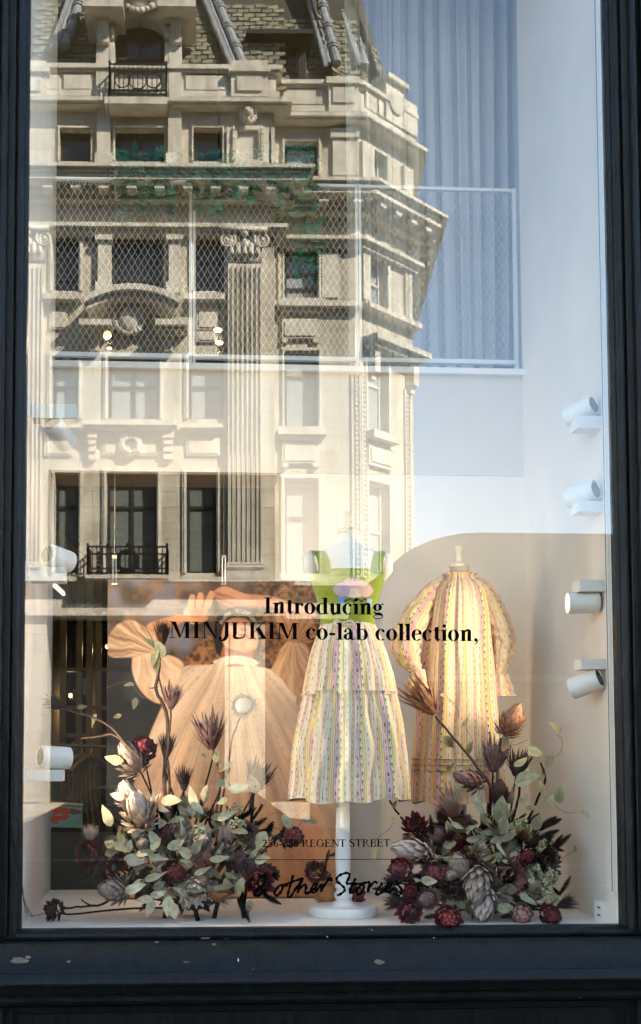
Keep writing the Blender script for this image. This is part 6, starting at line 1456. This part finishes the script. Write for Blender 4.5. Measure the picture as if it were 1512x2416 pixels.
def serrated(seed):
    rr = random.Random(seed); mb = MB(); n = 11; vs = []
    for i in range(n + 1):
        t = i / n; z = -.12 * t * t
        vs.append((0, t, z))
    c0 = list(vs); mb.add([(-.02, 0, 0), (.02, 0, 0), (.012, 1, -.12), (-.012, 1, -.12)], [(0, 1, 2, 3)])
    for i in range(n):
        t = (i + .2) / n; z = -.12 * t * t; w_ = .17 * math.sin(math.pi * min(1, .15 + t * .85)) + .02
        for s_ in (-1, 1): mb.add([(0, t - .02, z), (0, t + .09, z), (s_ * w_, t + .10, z + .03), (s_ * w_ * .55, t + .02, z + .01)], [(0, 3, 2, 1) if s_ > 0 else (0, 1, 2, 3)])
    me = mb.mesh('serrated_leaf'); me.materials.append(MATS['leaf_dark']); return me
SER = [serrated(i) for i in range(2)]
def fern(parent, px, py, size, ang, Y):
    s_ = size / scale_at(Y); d = Vector((math.cos(R(ang)), rnd.uniform(-.4, .4), math.sin(R(ang)))).normalized(); p = P(px, py, Y)
    if p.z < FZ + .02: p.z = FZ + .02
    if (p + d * s_).z < FZ + .01: d.z = abs(d.z) * .3
    place(rnd.choice(SER), 'serrated_leaf', parent, p, d, Vector((rnd.uniform(-.7, .7), -1, rnd.uniform(-.3, .6))), s_)
def branch(parent, pts, r0, r1, m='twig', name='branch'):
    v = smooth_path(pts, 4); k = len(v); v = [p + Vector((rnd.uniform(-.002, .002), 0, rnd.uniform(-.002, .002))) for p in v]
    return MB().tube(v, [r0 + (r1 - r0) * i / (k - 1) for i in range(k)], 7).build(name, m, parent, smooth=True)
def yarrow(parent, px, py, size, Y):
    c = P(px, py, Y); s_ = size / scale_at(Y) / 2; c.z = max(c.z, FZ + s_); mb = MB()
    for _ in range(46):
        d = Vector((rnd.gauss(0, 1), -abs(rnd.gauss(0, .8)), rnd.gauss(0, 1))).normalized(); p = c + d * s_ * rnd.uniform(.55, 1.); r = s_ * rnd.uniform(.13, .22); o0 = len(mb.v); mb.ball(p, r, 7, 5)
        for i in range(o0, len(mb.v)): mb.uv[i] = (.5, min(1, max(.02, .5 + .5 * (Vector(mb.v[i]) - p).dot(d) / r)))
    mb.build('yarrow_cluster', 'yarrow', parent, smooth=False)

def arrangement(root_px, items, leaves, yar, ferns, fill, stem_base, Yf, label):
    c = P(*root_px, .42); o = empty('dried_flower_arrangement', (c.x, .42, FZ), label, 'flower arrangement')
    fx, fy, rx, ry, nf, nl = fill
    base = Vector((P(*stem_base, .42).x, .42, FZ + .03))
    for it in items:
        kind, m, px, py, size, axis = it[:6]; m2 = it[6] if len(it) > 6 else None; Y = it[7] if len(it) > 7 else Yf(px, py)
        p, ax, s_ = head(o, kind, m, px, py, size, axis, Y, m2)
        q = p - ax * s_ * .40; mid = q.lerp(base, .5) + Vector((rnd.uniform(-.03, .03), .03, rnd.uniform(-.02, .03)))
        if it[-1] != 'nostem': branch(o, [q + ax * .01, q - ax * .05, mid, base + Vector((rnd.uniform(-.08, .08), rnd.uniform(-.04, .08), 0))], .0036, .005, 'twig_dark', 'stem')
    for (bank, px, py, size, ang) in leaves: leaf(o, bank, px, py, size, ang, max(.10, Yf(px, py) - .07))
    for px, py, size in yar: yarrow(o, px, py, size, Yf(px, py))
    for px, py, size, ang in ferns: fern(o, px, py, size, ang, Yf(px, py))
    for _ in range(nf):
        a = rnd.uniform(0, 6.28); q = math.sqrt(rnd.random()); px, py = fx + rx * q * math.cos(a), fy + ry * q * math.sin(a)
        fern(o, px, py, rnd.uniform(32, 56), math.degrees(math.atan2(fy + ry * .6 - py, px - fx)) + rnd.uniform(-50, 50), Yf(px, py) + rnd.uniform(.02, .16))
    for _ in range(16):
        a = rnd.uniform(0, 6.28); q = math.sqrt(rnd.random()); px, py = fx + rx * .9 * q * math.cos(a), fy + ry * .85 * q * math.sin(a); kd, mm, m2_ = rnd.choice([('cone', 'protea_grey', None), ('spiky', 'protea_mauve', 'filament_pale'), ('brush', 'protea_pale', 'filament_pale'), ('face', 'protea_pink', 'filament_orange'), ('cone', 'protea_mauve', None), ('brush', 'protea_brown', 'filament_orange')])
        head(o, kd, mm, px, py, rnd.uniform(32, 48), (rnd.uniform(-.6, .6), -.8, rnd.uniform(-.2, .8)), Yf(px, py) + rnd.uniform(.0, .06), m2_)
    for _ in range(nl):
        a = rnd.uniform(0, 6.28); q = math.sqrt(rnd.random()); px, py = fx + rx * q * math.cos(a), fy + ry * q * math.sin(a)
        leaf(o, EUC if rnd.random() < .7 else PAL, px, py, rnd.uniform(26, 54), rnd.uniform(0, 360), Yf(px, py) + rnd.uniform(-.03, .12))
    return o
UP = (0, -.25, 1)
FW = (0, -1, .25)
def YfL(px, py): return max(.16, min(.70, .52 - .32 * (py - 1780) / 380 + .05 * math.sin(px * .13)))
L_items = [('spiky', 'protea_mauve', 497, 1738, 62, (-.1, -.3, 1)), ('brush', 'protea_brown', 394, 1762, 54, (.1, -.2, 1), 'filament_dark'), ('bud', 'protea_red', 338, 1767, 50, (0, -.9, .5)), ('cone', 'protea_grey', 314, 1798, 66, (-.5, -.4, .8)),
    ('brush', 'protea_dark', 434, 1838, 50, UP, 'filament_dark'), ('spiky', 'protea_dark', 603, 1846, 62, (.35, -.2, 1), 'filament_dark'), ('brush', 'protea_brown', 527, 1822, 42, (.2, -.3, 1), 'filament_orange'), ('cone', 'protea_pale', 328, 1922, 66, (-.15, -.6, .8)),
    ('bud', 'protea_red', 394, 1972, 56, (.1, -1, .3)), ('spiky', 'protea_grey', 414, 1958, 46, (.4, -.6, .5)), ('brush', 'protea_mauve', 534, 1980, 58, UP), ('face', 'protea_mauve', 582, 1966, 42, (.2, -1, .3), 'filament_dark'), ('bud', 'protea_dark_red', 288, 2048, 50, (-.2, -.9, .2)), ('bud', 'protea_dark_red', 415, 2062, 60, (.05, -1, .1)),
    ('face', 'protea_pink', 472, 2038, 46, (0, -.8, .5), 'filament_orange'), ('bud', 'protea_red', 611, 2078, 50, (.25, -1, .1)), ('face', 'protea_mauve', 577, 2047, 34, (.2, -1, .2), 'filament_dark'), ('face', 'protea_pale', 460, 2094, 66, (.02, -.8, -.35), 'filament_pale'), ('cone', 'protea_grey', 276, 2102, 56, (-.8, -.5, .1)),
    ('bud', 'protea_red', 339, 2090, 44, (0, -.9, -.2)), ('brush', 'protea_brown', 515, 2114, 50, (.7, -.5, -.1), 'filament_orange'), ('bud', 'protea_red', 211, 2016, 46, (-.5, -.8, .3)), ('brush', 'protea_pale', 212, 1972, 42, (0, -.3, 1)), ('brush', 'protea_dark', 224, 2056, 44, (-.3, -.6, -.5), 'filament_dark'),
    ('cone', 'protea_pale', 300, 1880, 48, (-.2, -.4, 1)), ('brush', 'protea_dark', 500, 1930, 46, UP, 'filament_dark'), ('cone', 'protea_pale', 472, 1985, 44, (.3, -.8, .2)), ('brush', 'protea_grey', 360, 1900, 50, (.1, -.4, 1)), ('face', 'protea_dark', 636, 2064, 36, (.6, -.8, .2), 'filament_dark'), ('bud', 'protea_red', 687, 1974, 44, (.7, -.6, .2)), ('bud', 'protea_dark_red', 128, 2146, 34, (-.6, -.6, .3), None, .30)]
E, PL, DR = EUC, PAL, DRY
L_leaves = [(E, 268, 1794, 46, 175), (PL, 403, 1888, 62, 5), (PL, 457, 1878, 56, 95), (PL, 487, 1870, 50, 70), (E, 474, 1775, 32, 130), (E, 510, 1784, 38, 80), (E, 530, 1806, 44, 50), (E, 529, 1846, 44, 20), (PL, 563, 1858, 50, 10), (E, 600, 1843, 58, 110), (E, 521, 1890, 40, 200), (PL, 250, 1925, 54, 115), (PL, 298, 1922, 34, 160), (E, 413, 1936, 52, 190), (PL, 534, 1924, 52, 30), (PL, 432, 1955, 42, 80), (PL, 360, 1978, 48, 120), (PL, 415, 1990, 50, 30), (PL, 434, 2010, 50, 140), (PL, 346, 2008, 56, 20), (PL, 303, 1996, 44, 75), (PL, 316, 2030, 56, -10), (E, 466, 1996, 46, 60), (E, 517, 2024, 48, 10), (PL, 299, 2067, 54, 60), (PL, 367, 2070, 58, 15), (PL, 318, 2094, 56, 25), (E, 436, 2040, 56, 20), (PL, 479, 2056, 48, 20), (PL, 341, 2122, 46, 170), (PL, 354, 2146, 42, 250), (PL, 396, 2138, 52, 265), (PL, 409, 2150, 48, 280), (PL, 379, 2108, 18, -30), (E, 372, 2022, 48, -20), (E, 566, 2092, 44, 250), (E, 588, 2140, 40, 265), (E, 544, 2068, 40, -40), (E, 620, 2028, 38, 20), (E, 600, 2010, 40, 60), (PL, 300, 1862, 44, 130), (PL, 276, 1878, 40, 160), (E, 258, 1980, 40, 200), (PL, 466, 1905, 44, -40)]
L_ferns = [(626, 1988, 52, 70), (640, 1980, 60, 20), (610, 1990, 60, 55), (590, 1915, 40, 80), (240, 2010, 44, 100), (250, 2060, 50, 190), (560, 2120, 60, -60), (620, 2110, 50, -30), (530, 2040, 50, 20)]
arrL = arrangement((430, 2120), L_items, L_leaves, [(556, 1910, 34), (560, 1948, 40), (430, 1975, 34), (470, 1965, 40), (248, 2098, 34), (405, 2105, 30), (352, 1985, 26), (638, 2090, 34)], L_ferns, (440, 2015, 185, 118, 150, 215), (450, 2150), YfL, 'tall dried protea and eucalyptus arrangement at left in front of the poster')
# tall twigs on the left
def PP(lst, Y): return [P(x, y, Y) for x, y in lst]
YT = .55
branch(arrL, PP([(384, 1496), (378, 1540), (372, 1600), (368, 1630), (392, 1680), (396, 1760), (388, 1860), (420, 2060)], YT), .0065, .010); branch(arrL, PP([(374, 1600), (386, 1640), (394, 1660)], YT), .004, .004)
branch(arrL, PP([(372, 1622), (352, 1624)], YT), .004, .002)
head(arrL, 'brush', 'protea_brown', 384, 1494, 56, (.05, -.4, 1), YT, 'filament_dark'); head(arrL, 'spiky', 'protea_mauve', 405, 1652, 46, (.1, -.3, 1), YT - .02); branch(arrL, PP([(404, 1672), (400, 1720), (396, 1770)], YT - .02), .004, .005)
head(arrL, 'daisy', 'protea_grey', 575, 1665, 50, (-.1, -1, .25), YT - .05, 'filament_pale'); branch(arrL, PP([(572, 1672), (556, 1720), (544, 1760), (534, 1830), (500, 2050)], YT - .05), .004, .005)
branch(arrL, PP([(128, 1662), (160, 1676), (214, 1690), (262, 1716), (296, 1756), (330, 1790)], YT - .1), .003, .006); branch(arrL, PP([(190, 1742), (230, 1738), (262, 1732), (284, 1745)], YT - .1), .003, .005); head(arrL, 'brush', 'protea_dark', 130, 1660, 46, (-1, -.3, .3), YT - .1, 'filament_dark')
branch(arrL, PP([(500, 1765), (512, 1800), (520, 1850), (495, 1980)], YT), .004, .006); branch(arrL, PP([(598, 1872), (594, 1930), (590, 2000), (575, 2150)], YT - .1), .006, .007, 'twig_dark'); branch(arrL, PP([(618, 1898), (600, 1928), (580, 1955)], .42), .007, .006, 'twig_dark'); branch(arrL, PP([(395, 1790), (400, 1850), (392, 1920)], YT), .006, .007)
branch(arrL, PP([(140, 2146), (180, 2140), (230, 2136), (262, 2122), (300, 2100)], .30), .004, .006, 'twig_dark'); branch(arrL, PP([(190, 2122), (210, 2134), (222, 2138)], .30), .003, .004, 'twig_dark')
branch(arrL, PP([(506, 2126), (530, 2108), (560, 2090)], .26), .007, .006, 'twig_dark')
for x in (388, 468, 505, 575):
    a = PZ(x, 2166 if x != 468 else 2172, FZ + .002); branch(arrL, [a, a + Vector((rnd.uniform(-.03, .03), .04, .10)), a + Vector((rnd.uniform(-.05, .05), .1, .22))], .010, .009, 'twig_dark', 'stem')
for px, py, sz, an in ((376, 1530, 60, 115), (392, 1540, 44, 40), (362, 1552, 54, 250), (356, 1515, 40, 130), (303, 1614, 30, 170), (221, 1700, 34, 250), (276, 1690, 20, 200), (318, 1660, 32, 260), (366, 1565, 50, 280), (194, 1668, 26, 10)): leaf(arrL, EUC, px, py, sz, an, YT - .05)
# floating tendrils with leaves to the right
td = MB()
for pts in ([(610, 1928), (640, 1950), (690, 1958), (712, 1940)], [(634, 1922), (660, 1918), (680, 1936)], [(692, 1930), (716, 1915), (736, 1928)], [(253, 1622), (300, 1608), (330, 1640), (350, 1650)]): td.tube(smooth_path(PP(pts, .40), 6), .0011, 5)
td.build('tendril', 'tendril', arrL)
for px, py, sz, an, bk in ((733, 1936, 36, -20, EUC), (716, 1938, 28, 200, EUC), (680, 1942, 48, -60, PAL), (612, 1500, 4, 0, EUC)): leaf(arrL, bk, px, py, sz, an, .38)

def YfR(px, py): return max(.16, min(.60, .48 - .30 * (py - 1800) / 360 + .04 * math.sin(px * .11)))
R_items = [('bud', 'protea_red', 980, 1952, 48, (-.3, -.6, .8)), ('brush', 'protea_brown', 1043, 1930, 46, (-.1, -.3, 1), 'filament_dark'), ('spiky', 'protea_pink', 1064, 1908, 54, (-.5, -.5, .7), 'filament_pale'), ('cone', 'protea_pale', 985, 2008, 66, (-1, -.4, .15)), ('bud', 'protea_red', 945, 2052, 44, (-.5, -.8, .2)), ('bud', 'protea_red', 1030, 2064, 56, (-.2, -1, .1)),
    ('cone', 'protea_grey', 1086, 2052, 50, (-.4, -.6, .8)), ('cone', 'protea_grey', 1129, 2072, 72, (-.35, -.7, -.6)), ('face', 'protea_pink', 1197, 2066, 64, (.1, -1, -.15), 'filament_dark'), ('cone', 'protea_pale', 1142, 2118, 62, (-.3, -.6, -.7)), ('face', 'protea_dark_red', 1104, 2010, 56, (-.1, -1, .3), 'filament_orange'), ('bud', 'protea_red', 1237, 2028, 46, (.3, -.8, .5)), ('face', 'protea_dark', 1290, 2031, 44, (.2, -1, .1), 'filament_dark'),
    ('brush', 'protea_dark', 1221, 1990, 46, (0, -.6, .7), 'filament_dark'), ('bud', 'protea_red', 967, 2150, 42, (-.2, -.9, -.2)), ('bud', 'protea_red', 1057, 2166, 48, (-.1, -1, -.1)), ('bud', 'protea_pink', 1230, 2155, 44, (0, -.9, -.3)), ('bud', 'protea_dark_red', 1298, 2158, 42, (.2, -.9, -.1)), ('bud', 'protea_dark_red', 972, 2109, 42, (-.5, -.6, .4)), ('brush', 'protea_dark', 932, 2130, 48, (-1, -.3, .0), 'filament_dark'),
    ('brush', 'protea_dark', 1334, 2132, 46, (.5, -.7, .3), 'filament_dark'), ('brush', 'protea_grey', 1212, 2122, 40, (-.1, -1, .1), 'filament_dark'), ('brush', 'protea_dark', 926, 2080, 44, (-1, -.3, .2), 'filament_dark'), ('cone', 'protea_dark', 1179, 1878, 46, (0, -.2, 1)), ('spiky', 'protea_mauve', 1166, 1794, 62, (0, -.35, 1), 'filament_pale'), ('spiky', 'protea_dark', 1222, 1810, 52, (.15, -.2, 1), 'filament_dark'), ('cone', 'protea_mauve', 1115, 1842, 52, (-.9, -.3, .3)),
    ('brush', 'protea_dark', 1085, 1935, 50, (.5, -.5, -.3), 'filament_dark'), ('brush', 'protea_brown', 1060, 1975, 40, (-.3, -.6, .4), 'filament_dark'), ('face', 'protea_dark', 1075, 2100, 44, (-.2, -.9, -.2), 'filament_dark'), ('spiky', 'protea_grey', 1175, 2112, 44, (.1, -1, -.2)), ('brush', 'protea_dark', 1260, 1985, 44, (.4, -.5, .5), 'filament_dark'), ('cone', 'protea_mauve', 1010, 2120, 42, (-.5, -.7, .0))]
R_leaves = [(E, 1115, 1949, 44, 20), (PL, 1126, 1980, 62, 2), (PL, 1180, 2007, 46, 300), (PL, 1223, 2024, 46, -20), (E, 1174, 1926, 66, 100), (E, 1154, 1942, 60, 140), (E, 1190, 1945, 60, 75), (E, 1127, 1880, 48, 80), (E, 1208, 1880, 48, 80), (E, 1298, 1888, 44, 60), (E, 1318, 1874, 44, 100), (PL, 1381, 1918, 46, -10), (E, 1258, 1903, 52, 10), (E, 1267, 1940, 42, 60), (E, 1242, 2126, 54, -40), (PL, 1154, 2024, 44, 15), (E, 1080, 1874, 38, 80), (DR, 931, 1897, 22, 70), (DR, 936, 1928, 30, 15), (DR, 1058, 1646, 46, -30), (DR, 1098, 1702, 32, 60), (DR, 1062, 1753, 58, -30), (DR, 1070, 1806, 44, 30), (DR, 1107, 1768, 36, 250), (DR, 1192, 1748, 50, 75), (E, 1086, 1851, 42, 15), (E, 1312, 1715, 40, 120), (E, 1262, 1774, 48, -20), (E, 1296, 1792, 38, 70), (E, 1280, 1826, 44, 50), (E, 1246, 1840, 66, 15), (E, 1230, 1795, 54, 35), (E, 1280, 1858, 40, 90), (E, 1128, 1905, 46, 130), (E, 1200, 1920, 54, 50), (E, 1240, 1880, 46, 30), (E, 1100, 2120, 36, 60), (E, 1140, 1925, 50, 110), (E, 1182, 1905, 50, 95), (E, 1215, 1945, 46, 40), (E, 1150, 1965, 44, 160), (E, 1255, 1830, 36, 340), (E, 1360, 2003, 36, 50), (E, 1168, 1985, 44, 200), (E, 1200, 1975, 40, 20)]
R_ferns = [(1270, 1960, 62, 35), (1282, 1950, 56, 20), (1260, 1990, 50, 20), (1000, 2040, 56, 140), (980, 2080, 60, 170), (1000, 2130, 60, 200), (1020, 1970, 50, 100), (960, 2130, 50, 150), (1000, 2165, 40, -20), (1110, 2165, 60, -25), (1180, 2165, 44, 10), (1320, 2110, 50, 60), (940, 2100, 60, 175), (1000, 2000, 60, 110)]
arrR = arrangement((1150, 2120), R_items, R_leaves, [(1228, 1953, 48), (1284, 2000, 38), (1256, 2060, 48), (1284, 2092, 44), (1296, 2122, 42), (1040, 2033, 32), (1300, 2064, 34), (1312, 2150, 22)], R_ferns, (1150, 2040, 165, 112, 150, 150), (1160, 2150), YfR, 'wide dried protea arrangement with yarrow and eucalyptus at right by the side wall')
YB = .44
branch(arrR, PP([(1027, 1689), (1060, 1730), (1100, 1776), (1130, 1816), (1164, 1872), (1170, 2000)], YB), .0055, .0075); head(arrR, 'spiky', 'protea_tan', 1004, 1658, 74, (-.75, -.3, .8), YB, 'filament_orange'); head(arrR, 'cone', 'protea_tan', 1201, 1712, 56, (.45, -.3, 1), YB); branch(arrR, PP([(1182, 1742), (1176, 1790), (1172, 1880)], YB), .005, .006)
branch(arrR, PP([(1276, 1800), (1286, 1840), (1262, 1900), (1230, 1960)], .42), .004, .006, 'twig_dark'); branch(arrR, PP([(918, 1888), (940, 1920), (962, 1950), (1000, 2000), (1060, 2090)], .40), .004, .006, 'twig_dark'); branch(arrR, PP([(1226, 1830), (1224, 1880), (1200, 1960)], .42), .005, .006, 'twig_dark')
branch(arrR, PP([(925, 2110), (980, 2092), (1060, 2096), (1130, 2110)], .24), .005, .006, 'twig_dark')
td = MB()
for pts in ([(1314, 1735), (1326, 1745), (1322, 1775), (1300, 1788), (1280, 1782)], [(1310, 1900), (1330, 1916), (1352, 1918), (1362, 1914)], [(1318, 2030), (1340, 2016), (1356, 2008)], [(932, 1935), (916, 1958), (890, 1978), (884, 2000)], [(1098, 1716), (1112, 1740), (1116, 1756)], [(1064, 1660), (1078, 1672), (1082, 1690)], [(1196, 1760), (1220, 1756), (1245, 1746)]): td.tube(smooth_path(PP(pts, .36), 6), .0011, 5)
td.build('tendril', 'tendril', arrR)
leaf(arrR, DRY, 882, 2012, 40, 265, .36)
# ------------------------------------------------------------------ loose flowers on the floor between
def loose(name, kind, m, px, py, size, axis, Y, label, m2=None):
    c = P(px, py, Y); o = empty(name, (c.x, c.y, FZ), label, 'flower'); return o, head(o, kind, m, px, py, size, axis, Y, m2)
o, (p, ax, s_) = loose('red_protea', 'bud', 'protea_red', 745, 2058, 42, (-.2, -.9, .4), .80, 'small red protea on a stem beside the mannequin stand, in front of the poster')
branch(o, [p - ax * s_ * .4, p + Vector((.05, .03, -.04)), Vector((p.x + .06, p.y + .02, FZ + .004))], .004, .005, 'twig_dark', 'stem')
for px, py, an in ((762, 2060, 75), (768, 2036, 70), (764, 2090, 60), (756, 2100, 120), (776, 2020, 20)): fern(o, px, py, 34, an, .80)
loose('dry_daisy', 'daisy', 'protea_brown', 770, 2108, 50, (-.1, -.9, .35), .72, 'dry brown flower lying face out left of the stand', 'filament_orange')
loose('red_protea', 'bud', 'protea_red', 838, 2112, 40, (.5, -.7, .2), .82, 'red protea lying right behind the mannequin stand')
# ------------------------------------------------------------------ track spotlights on both jambs
mat('lens_warm', (1, .9, .7), .4, emit=(1, .80, .55), estr=.8)
SPOT_W = 4.3
def rot_to(d): return d.to_track_quat('Z', 'Y').to_matrix()
def track(px, label, sg):
    x = (XLI + .006) if sg < 0 else (XRI - .006); t = empty('lighting_track', (x, .10, FZ), label, 'lighting track')
    MB().box(x - .006, x + .006, .085, .115, FZ + .12, ZT).build('channel', 'white_metal', t); MB().box(x - .0062 - .001, x + .0062 + .001, .097, .103, FZ + .13, ZT - .02).build('slot', 'grille_dark', t)
track(60, 'thin white lighting track up the left side wall', -1); track(1440, 'thin white lighting track up the right side wall', 1)
def spotlight(cx, cy, dpx, dy, adapter, sg, label, above, aim=1.):
    Yc = .20; k = 1 / scale_at(Yc); c = P(cx, cy, Yc); hp_ = math.hypot(*dpx); fl_ = math.sqrt(1 - dy * dy); d = Vector((dpx[0] / hp_ * fl_, dy, -dpx[1] / hp_ * fl_))
    o = empty('track_spotlight', c, label, 'spotlight', 'track spotlights on the jambs'); L, r = .128, .046
    b = MB(); b.lathe([(r * .90, -L / 2), (r * .96, -L / 2 + .004), (r * .96, -L / 2 + .012), (r, -L / 2 + .014), (r, L / 2 - .012), (r * .98, L / 2 - .010), (r * .98, L / 2), (r * .9, L / 2), (r * .84, L / 2 - .012)], c, 32, d, cap=False); b.build('body', 'white_metal', o, smooth=False)
    bb = MB(); bb.lathe([(0.001, -L / 2 + .003), (r * .9, -L / 2 + .003)], c, 32, d, cap=False); bb.build('back_plate', 'white_metal', o)
    az = d; ref = Vector((0, 0, 1)); ax = (ref.cross(az)).normalized(); ay = az.cross(ax); g_ = MB()
    for i in range(-4, 5):
        e = i * r * .17; h = math.sqrt(max(0, (r * .74) ** 2 - e * e)); cc = c - d * (L / 2 - .0025) + ax * e; g_.obox(cc, ax * .0016, ay * h, az * .0012)
    g_.build('vent_slots', 'grille_dark', o)
    ln = MB(); ln.lathe([(.001, L / 2 - .011), (r * .82, L / 2 - .011)], c, 24, d, cap=False); ln.build('lens', 'lens_warm', o)
    x0, x1, y0, y1 = adapter; a, b_ = P(x0, y1, Yc - .03), P(x1, y0, Yc - .03); ab = MB(); ab.box(a.x, b_.x, Yc - .06, Yc + .03, a.z, b_.z); ab.build('adapter_box', 'white_metal', o)
    zc = (a.z + b_.z) / 2; wx = XLI if sg < 0 else XRI; e0, e1 = (wx, a.x) if sg < 0 else (b_.x, wx); ar = MB(); ar.box(e0, e1, .088, .112, a.z - .01, b_.z + .02); ar.box(min(e0, e1), max(e0, e1), .10, Yc - .02, zc - .008, zc + .008); ar.build('arm', 'white_metal', o)
    pv = MB(); tgt = Vector(((a.x + b_.x) / 2, Yc - .01, a.z if not above else b_.z)); tgt.z = a.z if above else b_.z; pv.tube([tgt, c + (tgt - c) * .4], .010, 8); pv.build('pivot', 'white_metal', o)
    ld = bpy.data.lights.new('spot', 'SPOT'); ld.energy = SPOT_W * aim; ld.color = (1, .76, .52); ld.spot_size = R(155); ld.spot_blend = 1.0; ld.shadow_soft_size = r
    lo = bpy.data.objects.new('lamp_light', ld); COL.objects.link(lo); lo.parent = o; lo.location = d * (L / 2 + .006); lo.rotation_euler = (-d).to_track_quat('Z', 'Y').to_euler()
    return o
spotlight(140, 1022, (44, 44), .75, (76, 181, 959, 990), -1, 'left spotlight tilted down, highest on the left wall', True, .7)
spotlight(137, 1317, (60, 12), .75, (72, 155, 1341, 1372), -1, 'middle left spotlight lying level on its bracket above the lit strip', False, 1.0)
spotlight(128, 1787, (75, 4), .45, (64, 150, 1816, 1843), -1, 'lowest left spotlight, on a bracket beside the dim shop', False, 1.1)
spotlight(1370, 970, (-60, 20), .75, (1357, 1440, 987, 1014), 1, 'highest spotlight on the right wall, tilted up on its bracket', False, .06)
spotlight(1374, 1166, (-62, 14), .75, (1360, 1441, 1186, 1210), 1, 'second spotlight from the top on the right wall', False, .08)
spotlight(1375, 1422, (-80, 2), .12, (1362, 1442, 1371, 1397), 1, 'third spotlight down the right wall, hung level under its bracket', True, 1.7)
spotlight(1382, 1613, (-60, 28), .60, (1366, 1446, 1556, 1580), 1, 'lowest spotlight on the right wall, tilted down under its bracket', True, .35)
# socket and cables
sk = empty('power_socket', (P(1436, 2165, .15).x, .15, FZ), 'white double power socket box at the bottom right corner', 'socket')
a, b = P(1420, 2180, .12), P(1452, 2140, .12); so = MB(); so.box(a.x, XRI, .10, .20, FZ, FZ + .085); so.build('box', 'white_metal', sk); so = MB()
for z in (.03, .06): so.box(a.x - .001, a.x + .004, .135, .165, FZ + z - .004, FZ + z + .004)
so.build('socket_holes', 'grille_dark', sk)
mat('cable_blue', (.03, .07, .22), .5); mat('cable_green', (.05, .12, .04), .5); mat('cable_grey', (.18, .19, .2), .5)
for i, (m_, pts, lb) in enumerate((('cable_blue', [(53, 2090), (56, 2120), (66, 2145), (76, 2160)], 'blue wire hanging loose at the bottom left corner'), ('cable_green', [(54, 2100), (57, 2135), (66, 2158), (76, 2161), (92, 2158), (106, 2154)], 'green wire curling along the floor at the bottom left corner'))):
    tag(MB().tube(smooth_path([P(x, y, .10) if y < 2155 else PZ(x, y, FZ + .004) for x, y in pts], 6), .0022, 6).build('loose_wire', m_, smooth=True), lb, 'wire')
# turquoise picture of orange gloved hands on the shop counter
YQ = 1.75
pic = empty('picture_panel', P(140, 1930, YQ), 'turquoise picture with two orange shapes in the dim shop at lower left', 'picture')
qa, qb, qc, qd = P(40, 1950, YQ), P(194, 1955, YQ + .25), P(194, 1901, YQ + .25), P(40, 1890, YQ)
TU = lin((140, 190, 190)); OR = lin((206, 82, 38))
def picf(a_, b_): lo_ = qa.lerp(qb, a_); hi_ = qd.lerp(qc, a_); return tuple(lo_.lerp(hi_, b_))
def picc(a_, b_):
    X, Yp = a_, b_
    def inE(cx, cy, rx, ry, ang_=0):
        dx, dy = (X - cx), (Yp - cy); c_, s_ = math.cos(ang_), math.sin(ang_); return ((dx * c_ + dy * s_) / rx) ** 2 + ((-dx * s_ + dy * c_) / ry) ** 2 < 1
    if inE(.66, .74, .16, .13, .1) or inE(.62, .40, .16, .10, .3) or inE(.72, .62, .05, .2, .3) or inE(.55, .28, .05, .14, .4) or inE(.60, .62, .04, .14, -.5): return OR
    if inE(.86, .72, .14, .12, -.3): return lin((110, 84, 76))
    if inE(.22, .55, .16, .3) : return lin((200, 196, 190))
    return TU
pp = MB(); pp.grid(picf, 120, 50, colf=picc); vcol_mat('picture_print', .5); pp.build('print', 'picture_print', pic)
fr = MB(); fr.bar(qd + Vector((0, 0, .006)), qc + Vector((0, 0, .006)), .02, .012); fr.build('top_edge', mat('edge_cream', (.70, .60, .40), .6), pic); fr = MB(); fr.bar(qa, qb, .02, .006); fr.build('bottom_edge', 'iron', pic)
bk = MB(); bk.hexa([q + Vector((0, dy, 0)) for q, dy in ((qa, .004), (qb, .004), (qb, .05), (qa, .05), (qd, .004), (qc, .004), (qc, .05), (qd, .05))]); bk.build('box', 'iron', pic)
# counter under it
cn = MB(); cn.box(P(20, 1960, YQ).x, P(240, 1960, YQ).x + .05, YQ - .05, YQ + .6, .02, qa.z - .03); tag(cn.build('shop_counter', 'room_dark'), 'dark counter under the turquoise picture', 'counter')
# bushy green plant behind the picture
pt = empty('grass_plant', P(125, 1885, 2.3), 'tufted green plant behind the turquoise picture', 'plant'); gp = MB()
c = P(120, 1892, 2.3)
for i in range(90):
    d = Vector((rnd.uniform(-.6, 1), rnd.uniform(-.5, .5), rnd.uniform(.5, 1.2))).normalized(); L = rnd.uniform(.06, .13); p0 = c + Vector((rnd.uniform(-.04, .04), rnd.uniform(-.03, .03), 0)); s_ = d.cross(Vector((0, 1, 0))).normalized() * .003
    p1 = p0 + d * L * .6; p2 = p0 + d * L + Vector((d.x * .02, 0, -.02)); gp.add([p0 - s_, p0 + s_, p1 + s_, p1 - s_, p2], [(0, 1, 2, 3), (3, 2, 4)])
gp.build('leaves', mat('plant_green', (.04, .10, .03), .6), pt, kind='stuff')
MB().lathe([(.03, -.12), (.04, 0), (.036, .005)], c, 14).build('pot', 'iron', pt)
